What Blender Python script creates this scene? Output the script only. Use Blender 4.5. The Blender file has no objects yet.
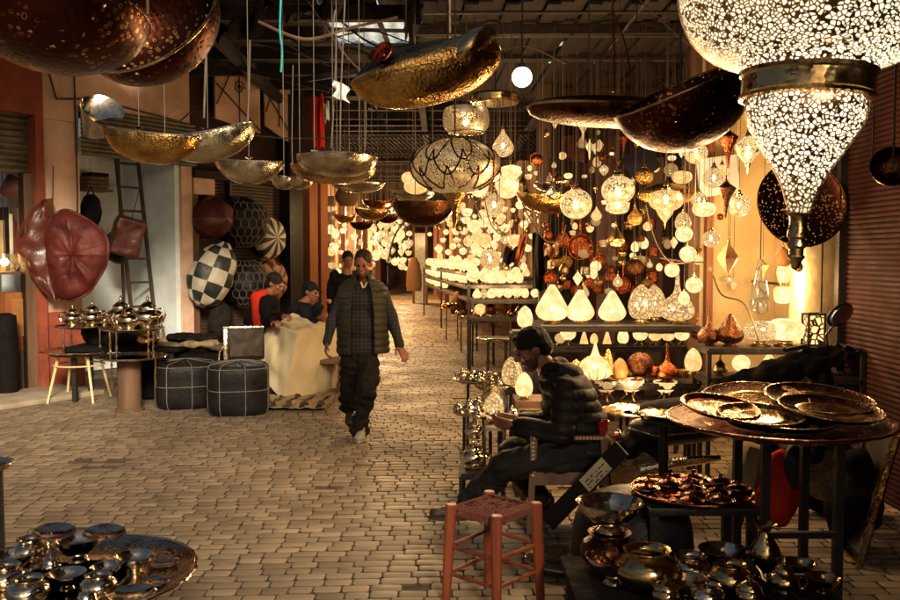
import bpy, bmesh, math, random
from mathutils import Vector, Matrix, noise
PI = math.pi
R = math.radians
scn = bpy.context.scene
col = scn.collection
rnd = random.Random(7)

# ---------------------------------------------------------------- camera
CAMZ = 1.65
PITCH = math.atan(45/875)
cam = bpy.data.cameras.new('camera')
cam.lens = 35; cam.sensor_width = 36; cam.clip_end = 400; cam.clip_start = 0.05
camo = bpy.data.objects.new('camera', cam); col.objects.link(camo)
camo.location = (0, 0, CAMZ); camo.rotation_euler = (PI/2 - PITCH, 0, 0)
scn.camera = camo
cam.dof.use_dof = True; cam.dof.focus_distance = 6.5; cam.dof.aperture_fstop = 9.0

def P(px, py, Y):
    """measured point: photograph pixel at distance Y"""
    dx = (px-450)/875; dz = -(py-300)/875
    y = math.cos(PITCH)+dz*math.sin(PITCH); z = -math.sin(PITCH)+dz*math.cos(PITCH)
    return Vector((dx*Y/y, Y, CAMZ+z*Y/y))
def S(w, Y): return w*Y/875

# ---------------------------------------------------------------- materials
MATS = {}
def nodes(name):
    m = bpy.data.materials.new(name); m.use_nodes = True
    nt = m.node_tree; nt.nodes.clear()
    out = nt.nodes.new('ShaderNodeOutputMaterial')
    return m, nt, out
def N(nt, t, **kw):
    n = nt.nodes.new(t)
    for k, v in kw.items():
        if k in n.inputs: n.inputs[k].default_value = v
        else: setattr(n, k, v)
    return n
def ramp(nt, src, stops):
    r = nt.nodes.new('ShaderNodeValToRGB'); cr = r.color_ramp
    while len(cr.elements) > 1: cr.elements.remove(cr.elements[-1])
    for i, (p, c) in enumerate(stops):
        e = cr.elements[0] if i == 0 else cr.elements.new(p)
        e.position = p; e.color = (c[0], c[1], c[2], 1)
    nt.links.new(src, r.inputs[0]); return r.outputs[0]
def sc3(c, k): return tuple(min(1, x*k) for x in c)
def pm(name, c, c2=None, scale=6, rough=.6, metal=0, bump=.3, bscale=40, kind='noise', bkind='noise',
       stretch=(1,1,1), sheen=0, rvar=.12, spec=.5, rand=0, coat=0, bdist=.01, lo=.35, hi=.65):
    m, nt, out = nodes(name); L = nt.links.new
    bs = N(nt, 'ShaderNodeBsdfPrincipled', Metallic=metal, Roughness=rough)
    bs.inputs['Specular IOR Level'].default_value = spec
    bs.inputs['Coat Weight'].default_value = coat
    if sheen: bs.inputs['Sheen Weight'].default_value = sheen
    tc = N(nt, 'ShaderNodeTexCoord'); mp = N(nt, 'ShaderNodeMapping'); mp.inputs['Scale'].default_value = stretch
    L(tc.outputs['Object'], mp.inputs[0])
    c2 = c2 or sc3(c, .6)
    if kind == 'noise':
        t = N(nt, 'ShaderNodeTexNoise', Scale=scale, Detail=6.0, Roughness=.62); o = t.outputs[0]
    elif kind == 'voronoi':
        t = N(nt, 'ShaderNodeTexVoronoi', Scale=scale); o = t.outputs['Distance']
    elif kind == 'wave':
        t = N(nt, 'ShaderNodeTexWave', Scale=scale, Distortion=3.0, Detail=3.0); o = t.outputs[0]
    L(mp.outputs[0], t.inputs['Vector'])
    colr = ramp(nt, o, [(lo, c2), (hi, c)])
    if rand:
        g = N(nt, 'ShaderNodeNewGeometry')
        mr = N(nt, 'ShaderNodeMapRange'); mr.inputs[3].default_value = 1-rand; mr.inputs[4].default_value = 1+rand
        L(g.outputs['Random Per Island'], mr.inputs[0])
        mx = N(nt, 'ShaderNodeMix', data_type='RGBA', blend_type='MULTIPLY'); mx.inputs[0].default_value = 1
        cb = N(nt, 'ShaderNodeCombineColor')
        for i in range(3): L(mr.outputs[0], cb.inputs[i])
        L(colr, mx.inputs[6]); L(cb.outputs[0], mx.inputs[7]); colr = mx.outputs[2]
    L(colr, bs.inputs['Base Color'])
    n2 = N(nt, 'ShaderNodeTexNoise', Scale=scale*2.3, Detail=4.0); L(mp.outputs[0], n2.inputs['Vector'])
    rr = N(nt, 'ShaderNodeMapRange'); rr.inputs[1].default_value = .3; rr.inputs[2].default_value = .7
    rr.inputs[3].default_value = max(.03, rough-rvar); rr.inputs[4].default_value = min(1, rough+rvar)
    L(n2.outputs[0], rr.inputs[0]); L(rr.outputs[0], bs.inputs['Roughness'])
    if bump:
        if bkind == 'noise': b = N(nt, 'ShaderNodeTexNoise', Scale=bscale, Detail=5.0); bo = b.outputs[0]
        elif bkind == 'voronoi': b = N(nt, 'ShaderNodeTexVoronoi', Scale=bscale); bo = b.outputs['Distance']
        elif bkind == 'wave': b = N(nt, 'ShaderNodeTexWave', Scale=bscale, bands_direction='Z'); bo = b.outputs[0]
        L(mp.outputs[0], b.inputs['Vector'])
        bn = N(nt, 'ShaderNodeBump', Strength=bump, Distance=bdist); L(bo, bn.inputs['Height']); L(bn.outputs[0], bs.inputs['Normal'])
    L(bs.outputs[0], out.inputs[0]); MATS[name] = m; return m

pm('silver', (.66,.57,.43), (.40,.33,.22), 9, .22, 1, .35, 70, bkind='voronoi', bdist=.004)
pm('polished_silver', (.80,.69,.53), (.55,.45,.32), 9, .13, 1, .25, 40, bkind='voronoi', bdist=.003)
pm('brass', (.62,.38,.12), (.34,.17,.045), 7, .24, 1, .5, 60, bkind='voronoi', bdist=.005)
pm('aged_brass', (.20,.15,.06), (.09,.06,.025), 5, .3, 1, .5, 60, bkind='voronoi', bdist=.005)
pm('polished_brass', (.66,.47,.22), (.40,.26,.11), 7, .17, 1, .3, 50, bkind='voronoi', bdist=.003)
pm('copper', (.42,.11,.035), (.18,.035,.015), 7, .24, 1, .4, 60, bkind='voronoi', bdist=.004)
pm('bronze', (.13,.052,.02), (.045,.016,.008), 8, .30, 1, .5, 70, bkind='voronoi', bdist=.005)
pm('iron', (.022,.016,.013), (.010,.007,.006), 14, .5, .3, .3, 60)
pm('plaster_peach', (.68,.46,.34), (.46,.28,.19), 1.7, .85, 0, .5, 18, bdist=.02)
pm('plaster_yellow', (.74,.60,.34), (.58,.42,.20), 2.0, .85, 0, .4, 18, bdist=.015)
pm('terracotta', (.30,.065,.028), (.17,.035,.018), 3, .8, 0, .5, 22, bdist=.015)
pm('white_paint', (.80,.87,.90), (.62,.67,.68), 2.4, .8, 0, .3, 20)
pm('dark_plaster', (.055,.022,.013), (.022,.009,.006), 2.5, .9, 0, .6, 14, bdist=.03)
pm('warm_plaster', (.34,.18,.075), (.16,.075,.03), 1.6, .85, 0, .6, 12, bdist=.03)
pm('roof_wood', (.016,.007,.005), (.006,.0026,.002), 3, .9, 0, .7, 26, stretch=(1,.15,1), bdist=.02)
pm('old_wood', (.16,.085,.045), (.065,.032,.018), 4, .7, 0, .6, 40, stretch=(1,1,.12), bdist=.01)
pm('orange_wood', (.30,.10,.028), (.17,.045,.014), 4, .55, 0, .5, 40, stretch=(1,1,.1), bdist=.008)
pm('red_wood', (.27,.058,.020), (.10,.02,.009), 9, .45, 0, .5, 50, stretch=(1,1,.12), bdist=.006)
pm('shutter_grey', (.15,.14,.10), (.08,.07,.05), 5, .5, .5, .2, 40)
pm('shutter_brown', (.085,.05,.033), (.04,.024,.016), 5, .6, .3, .2, 40)
pm('shutter_red', (.034,.008,.006), (.014,.004,.003), 2.5, .8, 0, .3, 50, spec=.15)
pm('red_leather', (.10,.012,.007), (.045,.006,.004), 4, .6, 0, .6, 24, bdist=.008, spec=.3)
pm('brown_leather', (.10,.018,.010), (.045,.009,.006), 5, .42, 0, .5, 30)
pm('black_leather', (.018,.015,.016), (.009,.007,.008), 6, .42, 0, .5, 60, spec=.15)
pm('stitch', (.22,.19,.16), rough=.8)
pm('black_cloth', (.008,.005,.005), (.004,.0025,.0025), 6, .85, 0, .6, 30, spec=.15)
pm('cream_sheet', (.74,.62,.40), (.62,.50,.30), 2.0, .7, 0, .2, 8, bdist=.03, spec=.15)
pm('cream_leather', (.60,.55,.45), (.44,.39,.30), 6, .6, 0, .4, 40)
pm('green_leather', (.022,.028,.02), (.012,.015,.011), 6, .5, 0, .4, 40)
pm('khaki_cloth', (.20,.15,.085), (.10,.075,.04), 7, .9, 0, .6, 30, bdist=.02, spec=.15)
pm('skin', (.28,.115,.06), (.21,.075,.04), 12, .5, 0, .15, 120, bdist=.002)
pm('hair', (.018,.011,.008), (.008,.005,.004), 60, .6, 0, .8, 160, bdist=.006, spec=.15)
pm('stubble', (.085,.042,.026), (.035,.018,.012), 60, .7, 0, .4, 160, bdist=.003)
pm('grey_hair', (.045,.028,.018), (.014,.009,.006), 70, .6, 0, .8, 160, bdist=.005, spec=.15)
pm('quilt', (.060,.055,.036), (.036,.032,.022), 9, .5, 0, .5, 45, bdist=.006, spec=.15)
pm('dark_jacket', (.015,.010,.008), (.007,.005,.004), 9, .6, 0, .5, 40, bdist=.006, spec=.15)
pm('navy_jacket', (.012,.013,.022), (.004,.004,.006), 9, .8, 0, .5, 40, spec=.15)
pm('red_fabric', (.55,.03,.015), (.40,.02,.01), 9, .8, 0, .3, 60, spec=.15)
pm('trousers', (.022,.017,.014), (.010,.008,.007), 8, .85, 0, .6, 22, bdist=.012, spec=.15)
pm('white_shoe', (.42,.38,.31), (.26,.22,.17), 20, .7, 0, .3, 60)
pm('dark_shoe', (.04,.025,.018), rough=.5)
pm('woven_cord', (.22,.055,.035), (.05,.01,.008), 42, .8, 0, 1, 70, kind='wave', bkind='noise', bdist=.012)
pm('bone', (.50,.36,.19), (.32,.2,.09), 20, .6, 0, .3, 60)
pm('string', (.075,.045,.025), rough=.8, bump=0)
pm('white_string', (.15,.12,.09), rough=.7, bump=0)
pm('cyan_string', (.03,.40,.42), rough=.7, bump=0)
pm('paper', (.42,.34,.22), (.33,.25,.15), 14, .8, 0, .2, 50)
pm('ink', (.03,.02,.018), rough=.8, bump=0)
pm('black_plastic', (.008,.006,.006), (.005,.004,.004), 9, .4, 0, .1, 40, rvar=.06, spec=.25)
pm('rubber', (.012,.011,.011), rough=.8)
pm('dark_mirror', (.28,.24,.18), (.14,.11,.08), 3, .22, 1, 0, rvar=.05)
pm('mirror_glass', (.75,.75,.72), (.7,.7,.68), 3, .06, 1, 0, rvar=.03)
pm('screen', (.07,.045,.03), (.03,.02,.015), 5, .12, 0, 0, rvar=.05)
pm('orange_cloth', (.42,.11,.03), (.25,.05,.015), 6, .8)
pm('amber_leather', (.42,.18,.05), (.26,.10,.025), 9, .5, 0, .4, 50)
pm('wicker', (.24,.12,.045), (.11,.05,.018), 30, .8, 0, .8, 60, kind='wave')
pm('cream_cloth', (.36,.27,.15), (.24,.17,.09), 6, .8, 0, .5, 30, spec=.15)
pm('red_glass', (.30,.012,.012), (.2,.01,.01), 6, .12, 0, 0)
pm('teal_cloth', (.035,.09,.08), (.02,.05,.05), 6, .8)
pm('pavers', (.345,.26,.17), (.175,.128,.082), .8, .6, 0, .6, 60, rand=.26, bdist=.004, lo=.3, hi=.7)  # broad patches: stains, with soft shadow bands put into the colour
pm('joint_dirt', (.13,.085,.052), (.06,.038,.023), 9, .95, 0, .5, 30)
pm('slab', (.40,.33,.24), (.28,.22,.15), 4, .8, 0, .5, 30)

def check_mat(name, ca, cb, sc):
    m, nt, out = nodes(name); L = nt.links.new
    bs = N(nt, 'ShaderNodeBsdfPrincipled', Roughness=.85); tc = N(nt, 'ShaderNodeTexCoord')
    sep = N(nt, 'ShaderNodeSeparateXYZ'); L(tc.outputs['Object'], sep.inputs[0])
    def grid(o):
        a = N(nt, 'ShaderNodeMath', operation='MULTIPLY'); a.inputs[1].default_value = sc; L(o, a.inputs[0])
        f = N(nt, 'ShaderNodeMath', operation='FRACT'); L(a.outputs[0], f.inputs[0])
        g = N(nt, 'ShaderNodeMath', operation='LESS_THAN'); g.inputs[1].default_value = .14; L(f.outputs[0], g.inputs[0]); return g.outputs[0]
    mx = N(nt, 'ShaderNodeMath', operation='MAXIMUM'); L(grid(sep.outputs[0]), mx.inputs[0]); L(grid(sep.outputs[2]), mx.inputs[1])
    c = ramp(nt, mx.outputs[0], [(0, ca), (1, cb)]); L(c, bs.inputs['Base Color'])
    nz = N(nt, 'ShaderNodeTexNoise', Scale=22.0); bn = N(nt, 'ShaderNodeBump', Strength=.6, Distance=.012)
    L(tc.outputs['Object'], nz.inputs['Vector']); L(nz.outputs[0], bn.inputs['Height']); L(bn.outputs[0], bs.inputs['Normal'])
    L(bs.outputs[0], out.inputs[0]); MATS[name] = m
check_mat('check_shirt', (.012,.011,.016), (.045,.04,.045), 28)

def perforated(name, c, cell, thr, rough=.3, glow=None, strength=0, transp=.0, metal=1, kind='edge'):
    """metal sheet pierced by many small cells; glow = emission put into the holes themselves in place of bulb light"""
    m, nt, out = nodes(name); L = nt.links.new
    tc = N(nt, 'ShaderNodeTexCoord')
    if kind == 'edge':
        v = N(nt, 'ShaderNodeTexVoronoi', Scale=cell, feature='DISTANCE_TO_EDGE'); op = 'GREATER_THAN'
    else:
        v = N(nt, 'ShaderNodeTexVoronoi', Scale=cell); op = 'LESS_THAN'
    L(tc.outputs['Object'], v.inputs['Vector'])
    g = N(nt, 'ShaderNodeMath', operation=op); g.inputs[1].default_value = thr; L(v.outputs['Distance'], g.inputs[0])
    bs = N(nt, 'ShaderNodeBsdfPrincipled', Metallic=metal, Roughness=rough); bs.inputs['Base Color'].default_value = (*c, 1)
    if kind == 'dot':
        cr = ramp(nt, v.outputs['Distance'], [(thr, (.75,.42,.13)), (thr+.10, (.5,.24,.07)), (thr+.16, c)])  # golden gleam at the holes put into the rim colour, in patches
        nz = N(nt, 'ShaderNodeTexNoise', Scale=5.0, Detail=2.0); L(tc.outputs['Object'], nz.inputs['Vector'])
        mk = ramp(nt, nz.outputs[0], [(.42,(0,0,0)),(.6,(1,1,1))]); mx = N(nt, 'ShaderNodeMix', data_type='RGBA'); mx.inputs[6].default_value = (*c,1)
        L(mk, mx.inputs[0]); L(cr, mx.inputs[7]); L(mx.outputs[2], bs.inputs['Base Color'])
    bn = N(nt, 'ShaderNodeBump', Strength=.4, Distance=.004); L(v.outputs['Distance'], bn.inputs['Height']); L(bn.outputs[0], bs.inputs['Normal'])
    tr = N(nt, 'ShaderNodeBsdfTransparent')
    hole = tr.outputs[0]
    if glow:
        em = N(nt, 'ShaderNodeEmission', Strength=strength); em.inputs[0].default_value = (*glow, 1)
        mm = N(nt, 'ShaderNodeMixShader'); mm.inputs[0].default_value = transp
        L(em.outputs[0], mm.inputs[1]); L(tr.outputs[0], mm.inputs[2]); hole = mm.outputs[0]
    ms = N(nt, 'ShaderNodeMixShader'); L(g.outputs[0], ms.inputs[0]); L(bs.outputs[0], ms.inputs[1]); L(hole, ms.inputs[2])
    L(ms.outputs[0], out.inputs[0]); m.cycles.emission_sampling = 'NONE'; MATS[name] = m
WARM = (1, .60, .22)
PALE = (1, .72, .33)
perforated('lantern_shell', (.40,.23,.10), 84, .145, .28)
perforated('pierced_lit', (.40,.20,.07), 22, .09, .3, WARM, 1.5, .3)
perforated('pierced_globe', (.45,.26,.10), 11, .075, .3, (1,.66,.28), 1.35, .35)
perforated('pierced_silver', (.62,.50,.34), 75, .12, .3, WARM, .55, .55)
perforated('pierced_bowl', (.045,.014,.009), 45, .20, .42, kind='dot')
perforated('pierced_red', (.060,.015,.008), 42, .23, .34, kind='dot')
def glow(name, c, s, transp=.25, crack=0, cell=9):
    m, nt, out = nodes(name); L = nt.links.new
    em = N(nt, 'ShaderNodeEmission', Strength=s); em.inputs[0].default_value = (*c, 1)
    if crack:
        tc = N(nt, 'ShaderNodeTexCoord'); v = N(nt, 'ShaderNodeTexVoronoi', Scale=cell, feature='DISTANCE_TO_EDGE')
        L(tc.outputs['Object'], v.inputs['Vector'])
        k = ramp(nt, v.outputs['Distance'], [(0, sc3(c, .10)), (crack, sc3(c, .55)), (crack*2.4, c)]); L(k, em.inputs[0])
    else:
        tc = N(nt, 'ShaderNodeTexCoord'); v = N(nt, 'ShaderNodeTexNoise', Scale=3.2, Detail=3.0); L(tc.outputs['Object'], v.inputs['Vector'])
        k = ramp(nt, v.outputs[0], [(.33, (c[0]*.85,c[1]*.62,c[2]*.40)), (.56, c), (.76,(1,.84,.52))]); L(k, em.inputs[0])
    tr = N(nt, 'ShaderNodeBsdfTransparent'); gl = N(nt, 'ShaderNodeBsdfGlossy', Roughness=.15)
    m1 = N(nt, 'ShaderNodeMixShader'); m1.inputs[0].default_value = transp; L(em.outputs[0], m1.inputs[1]); L(tr.outputs[0], m1.inputs[2])
    m2 = N(nt, 'ShaderNodeMixShader'); m2.inputs[0].default_value = .06; L(m1.outputs[0], m2.inputs[1]); L(gl.outputs[0], m2.inputs[2])
    L(m2.outputs[0], out.inputs[0]); m.cycles.emission_sampling = 'NONE'; MATS[name] = m
glow('glow_pale', PALE, 1.3, .2)
glow('glow_warm', WARM, 1.15, .2)
glow('glow_crackle', (1,.60,.23), 1.15, .32, .085, 10)
glow('glow_soft', (1,.58,.2), .5, .45, .04, 8)
glow('bulb', (1,.86,.6), 6, 0)
glow('skylit', (.8,1,.98), 1.0, 0)
m, nt, out = nodes('plastic_sheet')
tl = N(nt, 'ShaderNodeBsdfTranslucent'); tc = N(nt, 'ShaderNodeTexCoord'); v = N(nt, 'ShaderNodeTexNoise', Scale=5.0, Detail=5.0); nt.links.new(tc.outputs['Object'], v.inputs['Vector'])
nt.links.new(ramp(nt, v.outputs[0], [(.35,(.55,.62,.60)),(.6,(.95,1,.98))]), tl.inputs[0]); tr = N(nt, 'ShaderNodeBsdfTransparent'); mm = N(nt, 'ShaderNodeMixShader'); mm.inputs[0].default_value = .25
nt.links.new(tl.outputs[0], mm.inputs[1]); nt.links.new(tr.outputs[0], mm.inputs[2]); nt.links.new(mm.outputs[0], out.inputs[0]); MATS['plastic_sheet'] = m
m, nt, out = nodes('lantern_lining')
tl = N(nt, 'ShaderNodeBsdfTranslucent'); tl.inputs[0].default_value = (.95,.9,.8,1)
em = N(nt, 'ShaderNodeEmission', Strength=.42); em.inputs[0].default_value = (1,.78,.45,1)
ad = N(nt, 'ShaderNodeAddShader'); nt.links.new(tl.outputs[0], ad.inputs[0]); nt.links.new(em.outputs[0], ad.inputs[1])
nt.links.new(ad.outputs[0], out.inputs[0]); m.cycles.emission_sampling = 'NONE'; MATS['lantern_lining'] = m

# ---------------------------------------------------------------- mesh builder
class MB:
    def __init__(s): s.v = []; s.f = []
    def add(s, vs, fs, M=None):
        n = len(s.v)
        for v in vs:
            v = Vector(v); s.v.append(M @ v if M else v)
        s.f += [tuple(i+n for i in f) for f in fs]; return s
    def lathe(s, prof, seg=24, M=None, sx=1, sy=1, lobes=0, amp=0):
        vs, fs = [], []; n = len(prof)
        for j in range(seg):
            a = 2*PI*j/seg; k = 1+amp*abs(math.sin(lobes*a/2)) if lobes else 1
            for r, z in prof: vs.append((r*k*sx*math.cos(a), r*k*sy*math.sin(a), z))
        for j in range(seg):
            q = (j+1) % seg
            for i in range(n-1): fs.append((j*n+i, q*n+i, q*n+i+1, j*n+i+1))
        for i, flip in ((0, True), (n-1, False)):
            if prof[i][0] > 1e-6:
                f = [j*n+i for j in range(seg)]; fs.append(tuple(reversed(f)) if flip else tuple(f))
        return s.add(vs, fs, M)
    def sheet(s, prof, seg=24, M=None, a0=0, a1=2*PI):     # open lathe without end caps
        vs, fs = [], []; n = len(prof); full = abs(a1-a0-2*PI) < 1e-6
        for j in range(seg+(0 if full else 1)):
            a = a0+(a1-a0)*j/seg
            for r, z in prof: vs.append((r*math.cos(a), r*math.sin(a), z))
        for j in range(seg):
            q = (j+1) % seg if full else j+1
            for i in range(n-1): fs.append((j*n+i, q*n+i, q*n+i+1, j*n+i+1))
        return s.add(vs, fs, M)
    def tube(s, pts, r, seg=6, closed=False):
        pts = [Vector(p) for p in pts]; n = len(pts)
        rs = r if isinstance(r, (list, tuple)) else [r]*n
        vs, fs = [], []; up = None
        for i, p in enumerate(pts):
            a = pts[(i-1) % n] if (i > 0 or closed) else p; b = pts[(i+1) % n] if (i < n-1 or closed) else p
            t = (b-a).normalized()
            if up is None: up = Vector((0,0,1)) if abs(t.z) < .9 else Vector((1,0,0))
            x = t.cross(up).normalized(); up = x.cross(t).normalized()
            for k in range(seg):
                c = 2*PI*k/seg; vs.append(p+x*(rs[i]*math.cos(c))+up*(rs[i]*math.sin(c)))
        m = n if closed else n-1
        for i in range(m):
            q = (i+1) % n
            for k in range(seg):
                l = (k+1) % seg; fs.append((i*seg+k, i*seg+l, q*seg+l, q*seg+k))
        if not closed:
            fs.append(tuple(reversed(range(seg)))); fs.append(tuple(range((n-1)*seg, n*seg)))
        return s.add(vs, fs)
    def box(s, c, d, M=None, bev=0):
        x, y, z = (k/2 for k in d); c = Vector(c)
        if bev:
            b = min(bev, x*.9, y*.9, z*.9); vs = []; bm = bmesh.new()
            bmesh.ops.create_cube(bm, size=1)
            for v in bm.verts: v.co = Vector((v.co.x*d[0], v.co.y*d[1], v.co.z*d[2]))
            bmesh.ops.bevel(bm, geom=bm.edges[:], offset=b, segments=2, affect='EDGES', profile=.5)
            bm.verts.index_update()
            vs = [v.co+c for v in bm.verts]; fs = [tuple(v.index for v in f.verts) for f in bm.faces]; bm.free()
            return s.add(vs, fs, M)
        vs = [c+Vector((i*x, j*y, k*z)) for i in (-1,1) for j in (-1,1) for k in (-1,1)]
        return s.add(vs, [(0,1,3,2),(4,6,7,5),(0,4,5,1),(2,3,7,6),(0,2,6,4),(1,5,7,3)], M)
    def bar(s, a, b, w, h=None):                            # square bar between two points
        a = Vector(a); b = Vector(b); h = h or w; t = (b-a); L = t.length; t.normalize()
        up = Vector((0,0,1)) if abs(t.z) < .95 else Vector((0,1,0))
        x = t.cross(up).normalized(); u = x.cross(t)
        M = Matrix((x, t, u)).transposed().to_4x4(); M.translation = (a+b)/2
        return s.box((0,0,0), (w, L, h), M)
    def ell(s, c, r, seg=16, rings=10, M=None):
        prof = [(math.sin(PI*i/rings), -math.cos(PI*i/rings)) for i in range(rings+1)]
        prof[0] = (0, -1); prof[-1] = (0, 1)
        vs, fs = [(0,0,-1)], []
        for i in range(1, rings):
            for j in range(seg):
                a = 2*PI*j/seg; vs.append((prof[i][0]*math.cos(a), prof[i][0]*math.sin(a), prof[i][1]))
        vs.append((0,0,1)); top = len(vs)-1
        for j in range(seg):
            q = (j+1) % seg; fs.append((0, 1+q, 1+j))
            for i in range(rings-2): fs.append((1+i*seg+j, 1+i*seg+q, 1+(i+1)*seg+q, 1+(i+1)*seg+j))
            fs.append((1+(rings-2)*seg+j, 1+(rings-2)*seg+q, top))
        if not isinstance(r, (tuple, list)): r = (r, r, r)
        T = Matrix.Translation(Vector(c)) @ Matrix.Diagonal((*r, 1))
        return s.add(vs, fs, M @ T if M else T)
    def cone(s, p0, r0, p1, r1, seg=12):                    # tapered capsule
        p0 = Vector(p0); p1 = Vector(p1)
        s.ell(p0, r0, seg, 8); s.ell(p1, r1, seg, 8); s.tube([p0, p1], [r0, r1], seg); return s
    def grid(s, fn, nu, nv, thick=0):
        vs, fs = [], []
        P0 = [[Vector(fn(i/nu, j/nv)) for j in range(nv+1)] for i in range(nu+1)]
        for row in P0: vs += row
        w = nv+1
        for i in range(nu):
            for j in range(nv): fs.append((i*w+j, (i+1)*w+j, (i+1)*w+j+1, i*w+j+1))
        if thick:
            n = len(vs); ns = []
            for i in range(nu+1):
                for j in range(nv+1):
                    a = P0[min(i+1, nu)][j]-P0[max(i-1, 0)][j]; b = P0[i][min(j+1, nv)]-P0[i][max(j-1, 0)]
                    k = a.cross(b); ns.append(k.normalized() if k.length > 1e-9 else Vector((0,0,1)))
            vs += [v-m*thick for v, m in zip(vs[:n], ns)]
            fs += [tuple(reversed([k+n for k in f])) for f in fs[:]]
            ring = [i*w for i in range(nu+1)] + [nu*w+j for j in range(1, nv+1)] + [i*w+nv for i in range(nu-1, -1, -1)] + [j for j in range(nv-1, 0, -1)]
            for k in range(len(ring)):
                a, b = ring[k], ring[(k+1) % len(ring)]; fs.append((b, a, a+n, b+n))
        return s.add(vs, fs)
    def build(s, name, mat, parent=None, org=None, ang=35, merge=False, smooth=True, mat2=None):
        me = bpy.data.meshes.new(name)
        o0 = Vector(org) if org is not None else Vector((0,0,0))
        me.from_pydata([tuple(v-o0) for v in s.v], [], s.f); me.validate(); me.update()
        if merge or True:
            bm = bmesh.new(); bm.from_mesh(me)
            if merge: bmesh.ops.remove_doubles(bm, verts=bm.verts, dist=1e-5)
            bmesh.ops.recalc_face_normals(bm, faces=bm.faces); bm.to_mesh(me); bm.free()
        if smooth: me.shade_smooth(); me.set_sharp_from_angle(angle=R(ang))
        me.materials.append(MATS[mat])
        if mat2: 
            me.materials.append(MATS[mat2[0]])
            for q_ in me.polygons: q_.material_index = int(mat2[1](q_))
        ob = bpy.data.objects.new(name, me); col.objects.link(ob)
        if parent: ob.parent = parent
        else: ob.location = o0
        return ob

def tag(o, label=None, cat=None, group=None, kind=None):
    if label: o['label'] = label
    if cat: o['category'] = cat
    if group: o['group'] = group
    if kind: o['kind'] = kind
    return o
def thing(name, label, cat, loc=(0,0,0), rz=0, group=None):
    o = bpy.data.objects.new(name, None); col.objects.link(o); o.empty_display_size = .1
    o.location = loc; o.rotation_euler = (0,0,rz); tag(o, label, cat, group); return o
def dup(root, loc=None, rz=None, label=None, scale=None, group=None, rot=None):
    r = root.copy(); col.objects.link(r)
    if loc is not None: r.location = loc
    if rz is not None: r.rotation_euler = (0,0,rz)
    if rot is not None: r.rotation_euler = rot
    if label: r['label'] = label
    if scale is not None: r.scale = scale if isinstance(scale, (tuple, list)) else (scale,)*3
    if group: r['group'] = group
    for ch in list(root.children):
        c = ch.copy(); col.objects.link(c); c.parent = r
        for g in ch.children:
            d = g.copy(); col.objects.link(d); d.parent = c
    return r
def Rz(a): return Matrix.Rotation(a, 4, 'Z')
def Tm(v): return Matrix.Translation(Vector(v))
def TR(v, rx=0, ry=0, rz=0, s=1):
    return Tm(v) @ Matrix.Rotation(rz,4,'Z') @ Matrix.Rotation(ry,4,'Y') @ Matrix.Rotation(rx,4,'X') @ Matrix.Scale(s,4)
ORD = ['first','second','third','fourth','fifth','sixth','seventh','eighth','ninth','tenth','eleventh','twelfth','thirteenth','fourteenth']
# ================================================================= SETTING
# ---- ground
g = MB()
g.add([(-60,-30,-.014),(60,-30,-.014),(60,140,-.014),(-60,140,-.014)], [(0,1,2,3)])
tag(g.build('ground', 'joint_dirt'), kind='structure')
pv = MB()
y = -1.0; row = 0
while y < 34:
    big = 1 if y < 15 else 1.7
    h = rnd.uniform(.083,.090)*big
    xl = -6.2 if y < 12 else (-4.5 if y < 20 else -4.2); xr = 3.4 if y < 12 else 3.0
    if y < 2: xl, xr = -4.0, 3.0
    x = xl + rnd.uniform(0,.15)
    while x < xr:
        w = rnd.choice([.12,.13,.14,.14,.15,.16,.19])*big
        cy = y + .05*math.sin(x*.7+.4) + .02*math.sin(x*1.3+y*.3)+x*.012
        gap = .0085*big; hw, hh = w/2-gap/2, h/2-gap/2; b = min(.011*big, hh*.5)
        if (-3.0 < x+w/2 < -2.62 and 6.85 < y < 7.2 and rnd.random() < .6) or rnd.random() < .0012: x += w; continue
        cx = x+w/2; dz = rnd.gauss(0,.0013); tx = rnd.gauss(0,.006); ty = rnd.gauss(0,.007); ro = rnd.gauss(0,.012)
        o8 = [(-hw+b,-hh),(hw-b,-hh),(hw,-hh+b),(hw,hh-b),(hw-b,hh),(-hw+b,hh),(-hw,hh-b),(-hw,-hh+b)]
        vs = []
        for k, (px_, py_) in enumerate(o8):
            q = .80; vs.append((cx+px_*(1-.004/hw)-py_*ro, cy+py_*(1-.004/hh)+px_*ro, dz+px_*tx+py_*ty))
        for px_, py_ in o8: vs.append((cx+px_-py_*ro, cy+py_+px_*ro, dz-.0018+px_*tx+py_*ty))
        for px_, py_ in o8: vs.append((cx+px_-py_*ro, cy+py_+px_*ro, -.034))
        fs = [tuple(range(8))]
        if y > 9: fs = [tuple(range(8,16))]
        for lv in ((0, 8) if y <= 9 else (8,)):
            for k in range(8): fs.append((lv+8+k, lv+8+(k+1) % 8, lv+(k+1) % 8, lv+k))
        pv.add(vs, fs); x += w
    y += h; row += 1
tag(pv.build('pavement', 'pavers', ang=25, mat2=('joint_dirt', lambda q: abs(q.normal.z) < .5)), kind='structure')
fr = MB()
fr.add([(-5,33.9,-.004),(3,33.9,-.004),(3,60,-.004),(-5,60,-.004)], [(0,1,2,3)])
tag(fr.build('far_pavement', 'pavers'), kind='structure')
for px_, py_, r_, s_ in ((181,467,.02,1),(268,448,.012,2),(303,458,.01,3),(338,465,.012,4)):
    Yg = 1443.75/(py_-255); p = P(px_, py_, Yg)
    l = MB().ell((p.x,p.y,.006), (r_*1.6, r_, .004), 8, 4)
    tag(l.build('litter', 'paper', org=(p.x,p.y,0)), ['curled scrap of pale paper on the pavers at the left','tiny pale speck of litter left of the lane centre','small crumb of litter in the middle of the pavers','pale crumb of litter below the walking man'][s_-1], 'litter')

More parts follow.
